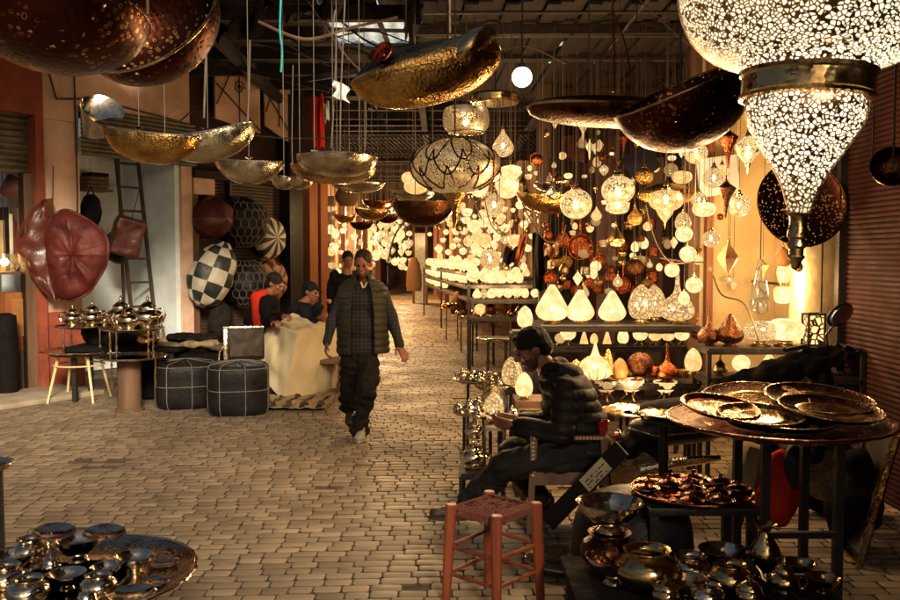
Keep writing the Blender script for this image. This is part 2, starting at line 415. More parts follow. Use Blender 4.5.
# ---- left row of shops, in its own frame: u along the front, v inward
A = Vector((-5.2,10.2,0)); UD = Vector((2.8,4.3,0)).normalized(); VD = Vector((-UD.y, UD.x, 0))
FA = math.atan2(UD.y, UD.x)
def fu(px):
    k = (px-450)/875; return (A.x-k*A.y)/(k*UD.y-UD.x)
def F(px, py, v=0):                                         # point on the shop front, v metres in front(-)/behind(+)
    o = A+VD*v; k = (px-450)/875; u = (o.x-k*o.y)/(k*UD.y-UD.x); q = o+UD*u
    return Vector((u, v, P(px, py, q.y).z))
def FW(px, py, v=0):
    f = F(px, py, v); q = A+UD*f.x+VD*v; return Vector((q.x, q.y, f.z))
def left_shop(name, label):
    return thing(name, label, 'shop', A, FA)
def fbox(u0, u1, v0, v1, z0, z1, bev=0):
    return MB().box(((u0+u1)/2,(v0+v1)/2,(z0+z1)/2), (abs(u1-u0),abs(v1-v0),z1-z0), bev=bev)
def corrugated(u0, u1, z0, z1, pitch, amp, v=0):
    n = int((z1-z0)/pitch*6); mb = MB(); vs = []; fs = []
    for i in range(n+1):
        z = z0+(z1-z0)*i/n; ph = (z-z0)/pitch; k = abs(math.sin(PI*ph))**.7
        for u in (u0, u1): vs.append((u, v-amp*k, z))
    for i in range(n): fs.append((2*i, 2*i+1, 2*i+3, 2*i+2))
    return mb.add(vs, fs)
U = {p: fu(p) for p in (-60,0,36,44,82,178,192,232,285,298,326)}
s1 = left_shop('leather_shop', 'open shop at far left with terracotta frame, grey roller shutter and lit window display')
fbox(U[36],U[44],-.06,.25,0,3.9).build('door_frame','terracotta',s1)
fbox(-2.5,U[44],-.06,.25,3.32,3.9).build('lintel','terracotta',s1).location=(0,-.003,.0)
fbox(U[44],U[82],0,.5,0,3.3,.01).build('pillar','plaster_peach',s1)
fbox(-2.5,U[44],0,.5,3.905,5.6).build('upper_wall','plaster_peach',s1)
fbox(U[44]+.003,U[82],0,.5,3.303,5.6).build('pillar_head','plaster_peach',s1)
fbox(U[44]+.004,U[82]+.01,-.012,.0,.0,.95).build('painted_base','terracotta',s1)
corrugated(-2.5,U[36],2.62,3.32,.075,.02,.12).build('roller_shutter','shutter_grey',s1,smooth=False)
fbox(-2.5,U[36],.95,1.05,0,3.3).build('back_wall','amber_leather',s1)
fbox(-2.5,U[36]-.02,.1,.9,0,.5).build('display_base','old_wood',s1)
fbox(-2.5,U[36]-.02,.1,.9,1.42,1.45).build('shelf','old_wood',s1)
fbox(U[0]+.32,U[0]+.40,.02,.12,0,2.62).build('door_jamb','iron',s1)
fbox(U[36]-.12,U[36]-.002,.0,.1,0,2.62).build('door_jamb','old_wood',s1)
s2 = left_shop('storage_recess', 'whitewashed doorway recess holding the ladder and the meter boxes')
fbox(U[82]-.3,U[192]+.3,1.15,1.3,0,3.3).build('back_wall','white_paint',s2)
fbox(U[82]-.1,U[82],.5,1.15,0,3.3).build('side_wall','white_paint',s2)
fbox(U[178]-.02,U[178]+.06,.02,1.15,0,3.05).build('partition','white_paint',s2)
corrugated(U[82]-.02,U[192]+.05,2.9,3.5,.055,.02,-.05).build('roller_shutter','shutter_grey',s2,smooth=False)
fbox(U[82],U[192],0,.3,3.5,5.6).build('upper_wall','plaster_peach',s2)
fbox(U[178]+.065,U[192],-.03,.2,0,2.9).build('post','plaster_peach',s2)
s3 = left_shop('closed_shop', 'closed shop front with brown slatted shutters behind the hanging poufs')
corrugated(U[192],U[232],.0,2.75,.05,.012,.12).build('roller_shutter','shutter_brown',s3,smooth=False)
corrugated(U[232]+.03,U[285],.0,2.75,.05,.012,.12).build('roller_shutter','shutter_brown',s3,smooth=False)
fbox(U[192]-.0,U[192]+.12,-.02,.2,0,2.75).build('door_jamb','old_wood',s3)
fbox(U[192]+.02,U[192]+.4,-.05,.1,2.52,2.86).build('sign_board','plaster_peach',s3)
fbox(U[232]-.02,U[232]+.025,.0,.2,0,2.75).build('post','iron',s3)
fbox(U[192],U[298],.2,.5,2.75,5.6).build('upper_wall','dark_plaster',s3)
for nm_,pts_,r__,lb_ in (('power_cable',[(U[44]+.1,-.02,3.9),(U[44]+.2,-.03,3.55),(U[82]+.2,-.03,3.62),(U[178],-.08,3.5),(U[192],-.08,3.7)],.012,'black power cable sagging along the top of the peach wall'),('power_cable',[(U[82]-.06,-.02,3.9),(U[82]-.05,-.02,2.4),(U[82]-.07,-.02,1.9)],.009,'thin cable clipped down the edge of the peach pillar')):
    tc_ = thing(nm_,lb_,'cable',A,FA); MB().tube(pts_,r__,6).build('cable','iron',tc_)
ts_ = thing('light_switch','small white switch box on the peach pillar above the red leather','switch',A,FA); MB().box((U[82]-.08,-.025,1.9),(.07,.05,.1),bev=.006).build('box','white_paint',ts_)
fbox(U[285],U[298],-.12,.12,0,4.2).build('post','iron',s3)
fbox(U[192],U[285],-.1,.2,2.75,2.86).build('lintel','roof_wood',s3)
# arched boards with iron scrollwork above the closed shop
def arch_panel(px0, px1, top, bot, label, slope):
    a = F(px0, top, -.1); b = F(px1, top+slope, -.1); z0 = F(px0, bot, -.1).z; z0b = F(px1, bot+slope*.7, -.1).z
    t = thing('arched_panel', label, 'panel', A, FA)
    n = 14; vs = []; fs = []
    for i in range(n+1):
        k = i/n; u = a.x+(b.x-a.x)*k; zt = a.z+(b.z-a.z)*k - .0+ .18*math.sin(PI*k)
        zb = z0+(z0b-z0)*k
        vs += [(u,-.1,zb),(u,-.1,zt),(u,-.07,zb),(u,-.07,zt)]
    for i in range(n):
        q = 4*i; fs += [(q,q+4,q+5,q+1),(q+2,q+3,q+7,q+6),(q+1,q+5,q+7,q+3),(q,q+2,q+6,q+4)]
    fs += [(0,1,3,2),(4*n,4*n+2,4*n+3,4*n+1)]
    MB().add(vs, fs).build('board','plaster_peach' if slope < 40 else 'cream_cloth',t)
    sc = MB(); W = b.x-a.x; zc = (a.z+z0)/2
    for c, r0, d in ((.3,.16,1),(.7,.14,-1),(.5,.11,1)):
        cx = a.x+W*c; cz = zc+(.35 if c != .5 else -.1)
        pts = [(cx+d*r0*(1-k/26)*math.cos(k*.45), -.125, cz+r0*(1-k/26)*math.sin(k*.45)) for k in range(24)]
        sc.tube(pts, .008, 5)
    sc.tube([(a.x,-.125,z0+.5),(a.x+W*.5,-.125,z0+.2),(b.x,-.125,z0-.1)], .012, 5)
    sc.tube([(a.x+W*.5,-.125,a.z),(a.x+W*.5,-.125,z0)], .009, 5); sc.tube([(a.x,-.125,z0+.2),(a.x+W*.5,-.125,zc+.4),(b.x,-.125,a.z-.3)], .009, 5)
    sc.build('scrollwork','iron',t)
arch_panel(218,262,34,118,'wide pinkish arched board behind iron scrollwork, left of its pair',22)
arch_panel(267,292,55,125,'narrow pale arched board behind iron scrollwork, nearer the lane',26)

# lit doorway past the black post
s4 = left_shop('orange_doorway', 'orange wooden doorway beside the black post at the lane entrance')
fbox(fu(308),fu(316),-.05,.15,0,3.0).build('door_jamb','orange_wood',s4)
fbox(fu(319),fu(326),-.05,.15,0,3.1).build('door_jamb','orange_wood',s4)
fbox(U[298],fu(326),.9,1.0,0,3.2).build('back_wall','warm_plaster',s4)
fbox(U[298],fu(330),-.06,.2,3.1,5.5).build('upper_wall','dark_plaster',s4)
b = MB()
for k in range(5): b.bar((U[298]+.1+k*.16,.1,.2),(U[298]+.1+k*.16,.1,2.6),.025)
for z in (.9,1.6,2.3): b.bar((U[298],.1,z),(fu(308),.1,z),.03)
b.build('window_grille','iron',s4)
fbox(U[298]+.05,fu(308)-.03,.3,.33,1.3,2.5).build('curtain','cream_cloth',s4)

# ---- left side of the far lane
def seg_wall(name, label, pts, h, mat, th=.3, side=1, cat='building'):
    t = thing(name, label, cat, (pts[0][0],pts[0][1],0)); o = Vector((pts[0][0],pts[0][1],0))
    for (x0,y0),(x1,y1) in zip(pts[:-1], pts[1:]):
        d = Vector((x1-x0,y1-y0,0)); n = Vector((-d.y,d.x,0)).normalized()*th*side
        a = Vector((x0,y0,0))-o; b_ = Vector((x1,y1,0))-o; z = Vector((0,0,h))
        MB().add([a,b_,b_+n,a+n,a+z,b_+z,b_+n+z,a+n+z],[(0,1,2,3),(4,5,6,7),(0,1,5,4),(1,2,6,5),(2,3,7,6),(3,0,4,7)]).build('wall',mat,t)
    return t, o
lw, lo_ = seg_wall('lane_shops', 'row of warmly lit shops on the left of the far lane', [(-2.45,15.0),(-2.9,20),(-3.3,27),(-3.6,36),(-3.3,46)], 4.2, 'warm_plaster')
for k in range(9):
    t = k/9; x = -2.45-1.05*t**.7; y_ = 15.6+28*t
    MB().box((x+.14-lo_.x,y_-lo_.y,1.45),(.16,.22,2.9)).build('pillar', ['orange_wood','old_wood'][k%2], lw)
rw, ro_ = seg_wall('lamp_shops', 'row of lamp shops on the right of the lane behind the racks', [(2.72,9.4),(2.3,12),(1.45,18),(.55,26),(-.9,42),(-3.3,46.5)], 3.6, 'warm_plaster', side=-1)
for k in range(10):
    t = k/10; y_ = 12.5+25*t; x = 2.2-2.9*t**.8 
    MB().box((x-.12-ro_.x,y_-ro_.y,1.5),(.14,.26,3.0)).build('pillar', ['orange_wood','old_wood','red_wood'][k%3], rw)
# doorway panel with its glow put into the material and two covered mounds at the lane's end
c = P(420,243,30); t = thing('lit_doorway', 'tall glowing yellow doorway at the far end of the lane', 'doorway', (c.x,30,0))
MB().box((0,0,1.1),(S(11,30),.1,2.6)).build('glow_panel','glow_soft',t)
f = MB()
for sx in (-1,1): f.box((sx*S(6.4,30),0,1.2),(.08,.16,2.9))
f.build('door_frame','orange_wood',t)
def mound(px, py, w, h, Y, label):
    c = P(px, py+h/2, Y); W = S(w,Y)/2; H = S(h,Y)
    tag(MB().lathe([(W*.9,0),(W,H*.2),(W*.95,H*.5),(W*.7,H*.82),(W*.35,H*.97),(0,H)],20,sy=.8).build('covered_basket','wicker'), label, 'basket').location = (c.x,Y,max(0,c.z))
mound(414,274,16,34,23,'tall rounded brown covered basket standing at the end of the lane')
mound(458,303,15,24,17,'rounded red-brown covered basket under the far lamp racks')

# ---- right side: red roller shutter, yellow pillars, shop interior
t = thing('shuttered_shop', 'shop at right closed by a dark red corrugated roller shutter', 'shop', (2.9,0,0))
mb = corrugated(-9.8, 8.6, 0, 3.3, .036, .012)
mb.v = [Vector((.0+v.y, v.x-2.2, v.z)) for v in mb.v]
mb.build('roller_shutter','shutter_red',t,smooth=False)
MB().box((.25,-2.8,2.65),(.4,18.4,5.3)).build('wall','dark_plaster',t).location=(.06,0,0)
MB().bar((-.03,6.42,0),(-.03,6.42,3.3),.07).build('shutter_rail','iron',t)
t = thing('pale_pillar', 'pale yellow plaster pillar beside the red roller shutter', 'pillar', (2.84,6.75,0))
MB().box((-.10,0,1.9),(.13,.3,3.8),bev=.01).build('post','plaster_yellow',t)
MB().box((.06,.03,1.9),(.17,.3,3.8),bev=.01).build('post','cream_cloth',t)
t = thing('lamp_shop', 'open lamp shop with copper pots hanging at the back and yellow walls', 'shop', (0,0,0))
MB().box((2.6,8.0,1.9),(.75,.12,3.8)).build('side_wall','plaster_yellow',t)
MB().box((3.0,7.5,1.9),(.12,1.0,3.8)).build('side_wall','plaster_yellow',t)
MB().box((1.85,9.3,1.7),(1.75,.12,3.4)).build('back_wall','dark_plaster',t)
MB().box((2.2,7.95,1.9),(.10,.12,3.8)).build('door_jamb','old_wood',t)
MB().box((2.33,7.9,1.9),(.06,.10,3.8)).build('door_jamb','orange_wood',t)
MB().box((.98,9.1,1.7),(.12,.12,3.4)).build('door_jamb','old_wood',t)
cn = MB()
for i_ in range(30): cn.bar((-.15+i_*.105,6.75,3.56+.02*(i_%3)),(-.35+i_*.105,9.6,3.36+.015*(i_%4)),.098,.02)
for y_ in (7.2,8.1,9.0): cn.bar((-.3,y_,3.47),(3.0,y_,3.49),.06,.08)
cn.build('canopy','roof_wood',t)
a = P(718,176,7.8)
MB().box((0,0,0),(S(40,7.8),.03,S(38,7.8)),TR((a.x,7.8,a.z),0,R(-7),0)).build('poster','white_paint',t)
for i,(px_,c_) in enumerate(((700,'khaki_cloth'),(655,'old_wood'),(607,'brown_leather'),(560,'dark_jacket'))):
    p = P(px_,200,8.6); MB().box((p.x,8.6+i*.02,1.3),(.13+.03*i,.05,2.6)).build('hanging_cloth',c_,t)

# ---- roof over the lane
t = thing('lane_roof', 'dark timber roof of beams and planks over the lane with gaps to the sky', 'roof', (0,0,0))
pl = MB(); x = -7.2
while x < 4.2:
    w = rnd.uniform(.24,.38)
    z = 4.45+rnd.uniform(-.03,.03)
    y_s = 6.6 if x < .2 else -1.5  # plank starts set out of view: right side shaded, left opened to sky
    segs = [(y_s,46)]
    if -6.2 < x+w/2 < -4.0: segs = [(y_s,10.3),(13.4,46)]
    if -1.45 < x+w/2 < -.32: segs = [(y_s,10.2),(11.9,46)]
    if .35 < x+w/2 < 2.2 : segs = [(y_s,11.0),(rnd.uniform(12.6,13.2),13.6),(15.2,46)]
    for y0, y1 in segs:
        pl.box((x+w/2,(y0+y1)/2,z),(w-.006,y1-y0,.03))
    x += w
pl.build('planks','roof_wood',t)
bm_ = MB(); y = 6.8
while y < 44:
    z = 4.3-.02*rnd.random()
    if 9.9 < y < 12.0: bm_.bar((-7,y,z),(-1.5,y,z),.12,.16); bm_.bar((-.28,y,z),(4,y,z),.12,.16); y += 1; continue
    bm_.bar((-7,y,z),(4,y+rnd.uniform(-.2,.2),z+rnd.uniform(-.06,.06)),.12,.16); y += rnd.uniform(.8,1.15)
for x in (-5.2,-2.6,-.35,1.7): bm_.bar((x,6,4.12),(x-.3,30,4.1),.11,.13)
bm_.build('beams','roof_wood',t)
aw = MB()  # slatted strip added behind the camera, unseen, to shade the near floor
for k in range(22): aw.box((-6.2+k*.3,-.9,3.0),(.28,1.1,.02))
for y_ in (-1.4,-.4): aw.box((-3.0,y_,2.94),(6.8,.06,.08))
aw.build('unseen_shade_slats','old_wood',t)
sk = MB()
sk.grid(lambda u,v:(-1.5+1.25*u, 10.1+1.9*v, 4.53+.02*math.sin(u*40)),60,4); sk.grid(lambda u,v:(.3+2.0*u, 10.9+4.5*v, 4.53+.02*math.sin(u*60)),80,4); sk.build('plastic_sheet','plastic_sheet',t)
sb_ = MB(); sb_.bar((-.85,10.1,4.42),(-.80,12,4.42),.05); sb_.bar((-1.5,10.9,4.42),(-.3,11.0,4.42),.04); sb_.bar((1.2,10.9,4.42),(1.3,15.3,4.42),.05); sb_.build('battens','roof_wood',t)
tr_ = MB()
for k in range(60):
    x = -2.5+k*.085; tr_.bar((x,16.6,3.95),(x+.5,17.3,3.55),.035,.02)
tr_.bar((-3,16.6,3.93),(3,16.6,3.95),.06); tr_.bar((-3,17.3,3.5),(3,17.3,3.55),.06)
tr_.build('trellis','roof_wood',t)
br = MB()
for a_, b_ in (((480,75),(640,30)),((470,98),(700,62)),((560,100),(720,70)),((600,30),(690,120)),((430,20),(600,60)),((300,80),(420,62)),((180,20),(330,60)),((210,60),(330,90))):
    br.bar(P(*a_,11.5),P(*b_,11.0),.05,.07)
br.build('braces','roof_wood',t)
rl = MB()
for y_ in (6.0,6.6,7.3,8.2): rl.tube([(-.2,y_,3.45),(2.9,y_,3.45)],.014,6)
for x in (.0,1.4,2.7): rl.tube([(x,5.8,3.45),(x,8.4,3.45)],.014,6); 
for x,y_ in ((.0,6.6),(2.7,6.0),(1.4,7.3),(1.4,6.0),(.0,8.2)): rl.tube([(x,y_,3.45),(x,y_,4.45)],.01,6)
rl.build('hanging_rail','iron',t)
# torn tarpaulins and reed bundles under the roof
def drape(px0,py0,px1,py1,Y,mat,label,sag=.3,name='tarpaulin'):
    a = P(px0,py0,Y); b_ = P(px1,py0,Y+.6); hz = a.z-P(px0,py1,Y).z
    def fn(u,v):
        p = a.lerp(b_,u); return (p.x, p.y+.12*math.sin(u*17+v*3)+.05*noise.noise((u*5,v*5,Y)), p.z-v*hz*(.75+.35*noise.noise((u*4,1,Y)))-sag*math.sin(PI*u)*(1-v))
    tag(MB().grid(fn,26,14,.006).build(name,mat,org=a),label,name)
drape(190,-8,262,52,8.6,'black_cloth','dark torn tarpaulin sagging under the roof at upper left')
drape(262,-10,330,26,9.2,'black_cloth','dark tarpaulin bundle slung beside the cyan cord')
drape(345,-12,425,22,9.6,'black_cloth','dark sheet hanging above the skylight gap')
drape(596,128,640,176,9.0,'khaki_cloth','crumpled pale cloth tied up behind the hanging globes',name='cloth')
rb = MB()
for k in range(26):
    a_ = P(412+rnd.uniform(-8,10),-6,8.6); b_ = P(413+rnd.uniform(-10,10),36+rnd.uniform(-6,6),8.6); rb.tube([a_,b_],.008,4)
tag(rb.build('reed_bundle','old_wood',org=P(413,0,8.6)),'bundle of reeds hanging from the roof beside the sky gap','reed bundle')
p = P(386,46,11); 
# ---- world and sun
w = bpy.data.worlds.new('World'); scn.world = w; w.use_nodes = True; nt = w.node_tree
bg = nt.nodes['Background']; sky = nt.nodes.new('ShaderNodeTexSky'); sky.sky_type = 'NISHITA'; sky.sun_disc = False
SUN_EL = 26      # azimuth clockwise from +Y: the sun stands behind the camera to the right
sky.sun_elevation = R(SUN_EL); sky.air_density = 1.0; sky.dust_density = 7.0; sky.ozone_density = .3
nt.links.new(sky.outputs[0], bg.inputs[0]); bg.inputs[1].default_value = .05
sl = bpy.data.lights.new('sun','SUN'); sl.energy = 4.7; sl.angle = R(12); sl.color = (1,.85,.62)
so = bpy.data.objects.new('sun', sl); col.objects.link(so)
SUN_AZ = 163
sky.sun_rotation = R(SUN_AZ)
az = R(SUN_AZ); sd = Vector((math.sin(az)*math.cos(R(SUN_EL)), math.cos(az)*math.cos(R(SUN_EL)), math.sin(R(SUN_EL))))
so.rotation_euler = sd.to_track_quat('Z','Y').to_euler()
scn.view_settings.view_transform = 'Standard'; scn.view_settings.look = 'None'; scn.view_settings.exposure = .3; scn.view_settings.gamma = 1
cy = scn.cycles; cy.use_denoising = True; cy.max_bounces = 7; cy.transparent_max_bounces = 16; cy.sample_clamp_indirect = 4
cy.use_light_tree = True; cy.caustics_reflective = False; cy.caustics_refractive = False
try: cy.denoiser = 'OPENIMAGEDENOISE'
except Exception: pass
def lamp_light(p, e, r=.05, c=(1,.62,.28)):
    l = bpy.data.lights.new('bulb_light','POINT'); l.energy = e; l.shadow_soft_size = r; l.color = c
    l.energy = e*.8; o = bpy.data.objects.new("bulb_light", l); col.objects.link(o); o.location = p; return o
# ================================================================= HANGING THINGS
def rope(p, zt, name='cord', mat='white_string', r=.004, parent=None, org=None, dx=0):
    return MB().tube([Vector(p), Vector((p[0]+dx,p[1],zt))], r, 5).build(name, mat, parent, org)
def boat_fn(L, W, H, sheer=.12, q=.55, twist=0, bend=0):
    def fn(u, v):
        a = 2*u-1; b = 2*v-1
        k = max(0, 1-abs(a)**2.3)**q
        th = b*PI/2*.96
        y = W/2*k*math.sin(th)/math.sin(PI/2*.96)
        z = -H*k*math.cos(th)+sheer*a*a + twist*b*a
        return (L/2*a, y+bend*a*a, z)
    return fn
def boat(name, label, c, L, W, H, rot=(0,0,0), mat='brass', rimmat='polished_brass', sheer=.06, cat='hanging lamp', group=None, cords=2, zt=4.3, cordmat='white_string', q=.55, saucer=True, twist=0, bend=0, inner=None):
    t = thing(name, label, cat, c, 0, group); t.rotation_euler = rot
    fn = boat_fn(L, W, H, sheer, q, twist, bend)
    MB().grid(fn, 40, 18, .006).build('bowl', mat, t)
    e = [Vector(fn(i/40, 0)) for i in range(41)] + [Vector(fn(i/40, 1)) for i in range(39, 0, -1)]
    MB().tube(e, max(.006, .012*L), 7, closed=True).build('rim', rimmat, t)
    if inner:
        f2 = boat_fn(L*.97, W*.95, H*.35, sheer+.005, q, twist, bend)
        MB().grid(f2, 30, 10).build('lining', inner, t)
    Mi = t.matrix_basis.to_3x3().inverted() if False else Matrix.Rotation(0,3,'X')
    from mathutils import Euler
    Rm = Euler(rot).to_matrix(); Ri = Rm.inverted()
    for k in range(cords):
        x = (k-(cords-1)/2)*L*.28 if cords > 1 else 0
        p0 = Vector((x, 0, sheer*.1)); wp = Rm @ p0 + Vector(c)
        p1 = Ri @ (Vector((wp.x, wp.y, zt))-Vector(c))
        MB().tube([p0, p1], .0022+.0002*c[1], 5).build('cord', cordmat, t)
        if saucer and k == 0:
            M = Tm(p0+Ri @ Vector((0,0,L*.06)))@Ri.to_4x4()
            s = MB().lathe([(0,-L*.045),(L*.012,-L*.04),(L*.012,-L*.01),(L*.05,L*.012),(L*.052,L*.016),(0,L*.006)],16,M).build('saucer',rimmat,t)
    return t

# big brass folded boat in the middle top
Yb = 4.6; c = P(427,70,Yb)
t = boat('brass_lamp','largest hammered brass boat lamp with a ringed funnel mouth, top centre', c, S(152,Yb), S(70,Yb), S(33,Yb), (R(-12),R(-14),R(2)), 'brass','polished_brass', .02, cords=2, cordmat='string', q=.5, saucer=False, inner='bronze')
def fold(u, v):
    a = 2*u-1; L = S(152,Yb)
    k = max(0, 1-abs(a)**2.6)**.5; th = v*PI*.62-.25
    return (L*.5*a*.985, -S(37,Yb)*k*math.cos(th)*(1.0)-.004, S(30,Yb)*k*math.sin(th)*(.75+.35*a) - S(4,Yb)*k)
MB().grid(fold, 40, 14, .005).build('folded_lip','brass',t)
def crease(u, v):
    a = 2*u-1; k = max(0, 1-abs(a)**2)**.6
    return (S(44,Yb)+S(34,Yb)*a*.95, -S(40,Yb)*1.0*k*math.cos(v*2.0-.5)-.004, S(17,Yb)*k*math.sin(v*2.6-1.1)+S(6,Yb)+S(12,Yb)*a)
MB().grid(crease, 24, 12, .005).build('folded_lip','polished_brass',t)
def top_(u, v):
    a = 2*u-1; k = max(0, 1-abs(a)**2.2)**.6; th = v*PI
    return (S(76,Yb)*a*.99, -S(35,Yb)*k*math.cos(th), S(28,Yb)*k*math.sin(th)*(.85-.15*a)+.004)
MB().grid(top_, 44, 18, .004).build('upper_shell','aged_brass',t)
fm = TR((-S(40,Yb),-S(35,Yb),S(13,Yb)), R(68), 0, R(-22))
fu_ = MB().sheet([(S(3,Yb),-.045),(S(5,Yb),-.03),(S(7,Yb),-.03),(S(8,Yb),-.015),(S(10,Yb),-.012),(S(11.5,Yb),0),(S(12.5,Yb),.002),(S(11.5,Yb),.006),(S(9,Yb),-.02)],24,fm)
fu_.ell((0,0,-.03),S(3.4,Yb),10,8,fm); fu_.build('funnel','copper',t)

# silver boat with curled end at left
Y2 = 6.0; c = P(175,141,Y2); z2 = 4.3
t = boat('silver_boat_lamp','hammered boat lamp with a curled silver end and gold belly, hung before the ladder recess', P(152,136,Y2), S(92,Y2), S(46,Y2), S(27,Y2), (R(-6),R(6),R(0)), 'brass','polished_silver', .02, q=.5, inner='bronze')
t2 = boat('silver_boat_lamp','slim silvery boat lamp overlapping the right end of the curled one', P(208,137,Y2+.25), S(100,Y2), S(50,Y2), S(25,Y2), (R(-8),R(-10),R(4)), 'silver','polished_silver', .05, cords=1, q=.5, inner='silver')
def curl(u, v):
    a = u*PI*1.35; r = S(24,Y2)*(1-.28*u)
    x = -S(46,Y2) - r*math.sin(a)*1.1; z = -S(2,Y2) + r*(1-math.cos(a))*.55 + S(4,Y2)*u
    wv = (v-.5)*S(30,Y2)*(.35+.9*math.sin(PI*min(1,u*1.02))**.8)
    return (x, -S(4,Y2)+wv*.7*math.cos(a*.6), z - wv*.75)
MB().grid(curl, 26, 8, .005).build('curled_end','polished_silver',t)

t = boat('crescent_lamp','small plain silver crescent bowl lamp left of the twin-bowl lamp', P(249,163,7.4), S(70,7.4), S(40,7.4), S(21,7.4), (R(-4),R(3),0), 'silver','polished_silver',.03,cords=1,q=.7)
t = boat('silver_bowl_lamp','wide silver bowl lamp with pale rim, upper one of the stacked pair', P(337,157,7.2), S(80,7.2), S(60,7.2), S(19,7.2), (R(-5),R(1),0), 'silver','polished_silver',.0,cords=3,q=.5,inner='white_paint')
t = boat('silver_bowl_lamp','wide shallow brass-bellied bowl lamp, lower one of the stacked pair', P(333,168,7.6), S(84,7.6), S(64,7.6), S(15,7.6), (R(-3),R(2),0), 'brass','polished_silver',.01,cords=1,q=.5)
for px_, lab in ((284,'small silver bowl lamp, left half of the tiny twin pair by the black post'),(300,'small silver bowl lamp, right half of the tiny twin pair by the black post')):
    boat('small_bowl_lamp',lab,P(px_,178,7.9),S(26,7.9),S(24,7.9),S(11,7.9),(R(-8),R(-6 if px_>290 else 6),0),'silver','polished_silver',.01,cords=1,saucer=False)
boat('long_bowl_lamp','flat silver bowl lamp over the bright lane end', P(357,183,9.0), S(54,9), S(36,9), S(9,9), (R(-4),R(3),0),'silver','polished_silver',.01,cords=2)
boat('dark_boat_lamp','dark bronze boat lamp with shiny upper band, under the fish-scale lantern', P(424,206,7.8), S(62,7.8), S(40,7.8), S(20,7.8), (R(-14),R(0),0),'bronze','polished_brass',.03,cords=2,inner='bronze')
boat('silver_boat_lamp','pale silver boat lamp half hidden behind the fish-scale lantern', P(413,192,8.4), S(44,8.4), S(36,8.4), S(9,8.4), (R(-6),0,0),'silver','polished_silver',.01,cords=1,saucer=False)
boat('brass_boat_lamp','long golden boat lamp behind the row of globes, right of the lane', P(552,196,7.7), S(70,7.7), S(40,7.7), S(17,7.7), (R(-4),R(2),0),'brass','polished_brass',.01,cords=2,saucer=False)
boat('brass_boat_lamp','small silvery boat lamp above the long golden one', P(553,183,7.9), S(38,7.9), S(26,7.9), S(8,7.9), (R(-4),R(-5),0),'silver','polished_silver',.01,cords=1)
for i,(px_,py_,w_,h_,Y_,m_,lab) in enumerate((
    (347,196,24,22,12,'wicker','round ribbed basket lampshade hanging over the lane, leftmost above the walking man'),
    (372,210,34,10,12.5,'brass','wide shallow brass dish lamp above the lane behind the basket lampshade'),
    (387,214,26,9,13,'bronze','dark boat lamp above the lane, upper of the two dark ones'),
    (362,222,24,8,13.5,'bronze','dark boat lamp above the lane, lower of the two dark ones'),
    (378,201,30,8,14,'copper','reddish dish lamp high over the lane'),
    (345,215,22,8,15,'brass','small golden dish lamp over the lane nearest the doorway wall'))):
    if i == 0:
        t = thing('basket_lampshade',lab,'hanging lamp',P(px_,py_,Y_)); r = S(12,Y_)
        MB().lathe([(r*.3,r*.85),(r*.75,r*.6),(r,.1*r),(r*.92,-r*.4),(r*.55,-r*.8),(0,-r*.86)],22,lobes=22,amp=.04).build('shade','wicker',t)
        MB().tube([(0,0,r*.8),(0,0,4.2-P(px_,py_,Y_).z)],.006,4).build('cord','string',t)
    else: boat('dish_lamp',lab,P(px_,py_,Y_),S(w_,Y_),S(w_*.6,Y_),S(h_,Y_),(0,R(rnd.uniform(-6,6)),0),m_,'polished_brass',.02,cords=1,saucer=False)

# long dark boat and large pierced bowl at right
t = boat('dark_boat_lamp','very long dark bronze boat lamp overlapping the big pierced bowl', P(612,110,4.9), S(168,4.9), S(60,4.9), S(15,4.9), (R(-8),R(2),R(0)),'bronze','polished_brass',.0,cords=2,cordmat='string',q=.42,saucer=False,inner='bronze')
def topridge(u,v):
    a=2*u-1; k=max(0,1-abs(a)**2.2)**.5
    return (S(84,4.9)*a, -S(28,4.9)*k*math.cos(v*PI*.5), S(12,4.9)*k*math.sin(v*PI*.5))
MB().grid(topridge,36,10,.005).build('folded_lip','bronze',t)
Yp = 4.3
def disc_bowl(name,label,c,r,depth,rot,mat,rim='polished_brass',cords=1,zt=4.3,r_in=None):
    t = thing(name,label,'pierced bowl',c); t.rotation_euler = rot
    n = 14; prof = [(r*math.sin(PI/2*i/n), -depth*math.cos(PI/2*i/n)) for i in range(n+1)]
    MB().sheet(prof,48).build('bowl',mat,t)
    MB().tube([(r*math.cos(2*PI*k/48),r*math.sin(2*PI*k/48),0) for k in range(48)],r*.02,7,closed=True).build('rim',rim,t)
    from mathutils import Euler
    Ri = Euler(rot).to_matrix().inverted(); 
    if cords: MB().tube([Ri@Vector((0,0,depth*.1)),Ri@Vector((0,0,zt-c[2]))],.006,5).build('cord','string',t)
    return t
disc_bowl('pierced_bowl','very large dark pierced bowl lamp hanging left of the giant lit lantern',P(680,88,Yp),S(70,Yp),S(62,Yp),(R(8),R(-24),0),'pierced_red')
disc_bowl('pierced_bowl','round dark pierced bowl hung flat on the yellow wall beside the red shutter',P(802,203,6.35),S(44,6.35),S(14,6.35),(R(78),0,0),'pierced_bowl','bronze',0)
disc_bowl('pierced_bowl','dark round metal bowl at the far right edge against the red shutter',P(893,166,3.9),S(21,3.9),S(16,3.9),(R(70),R(0),R(-20)),'bronze','bronze',1)
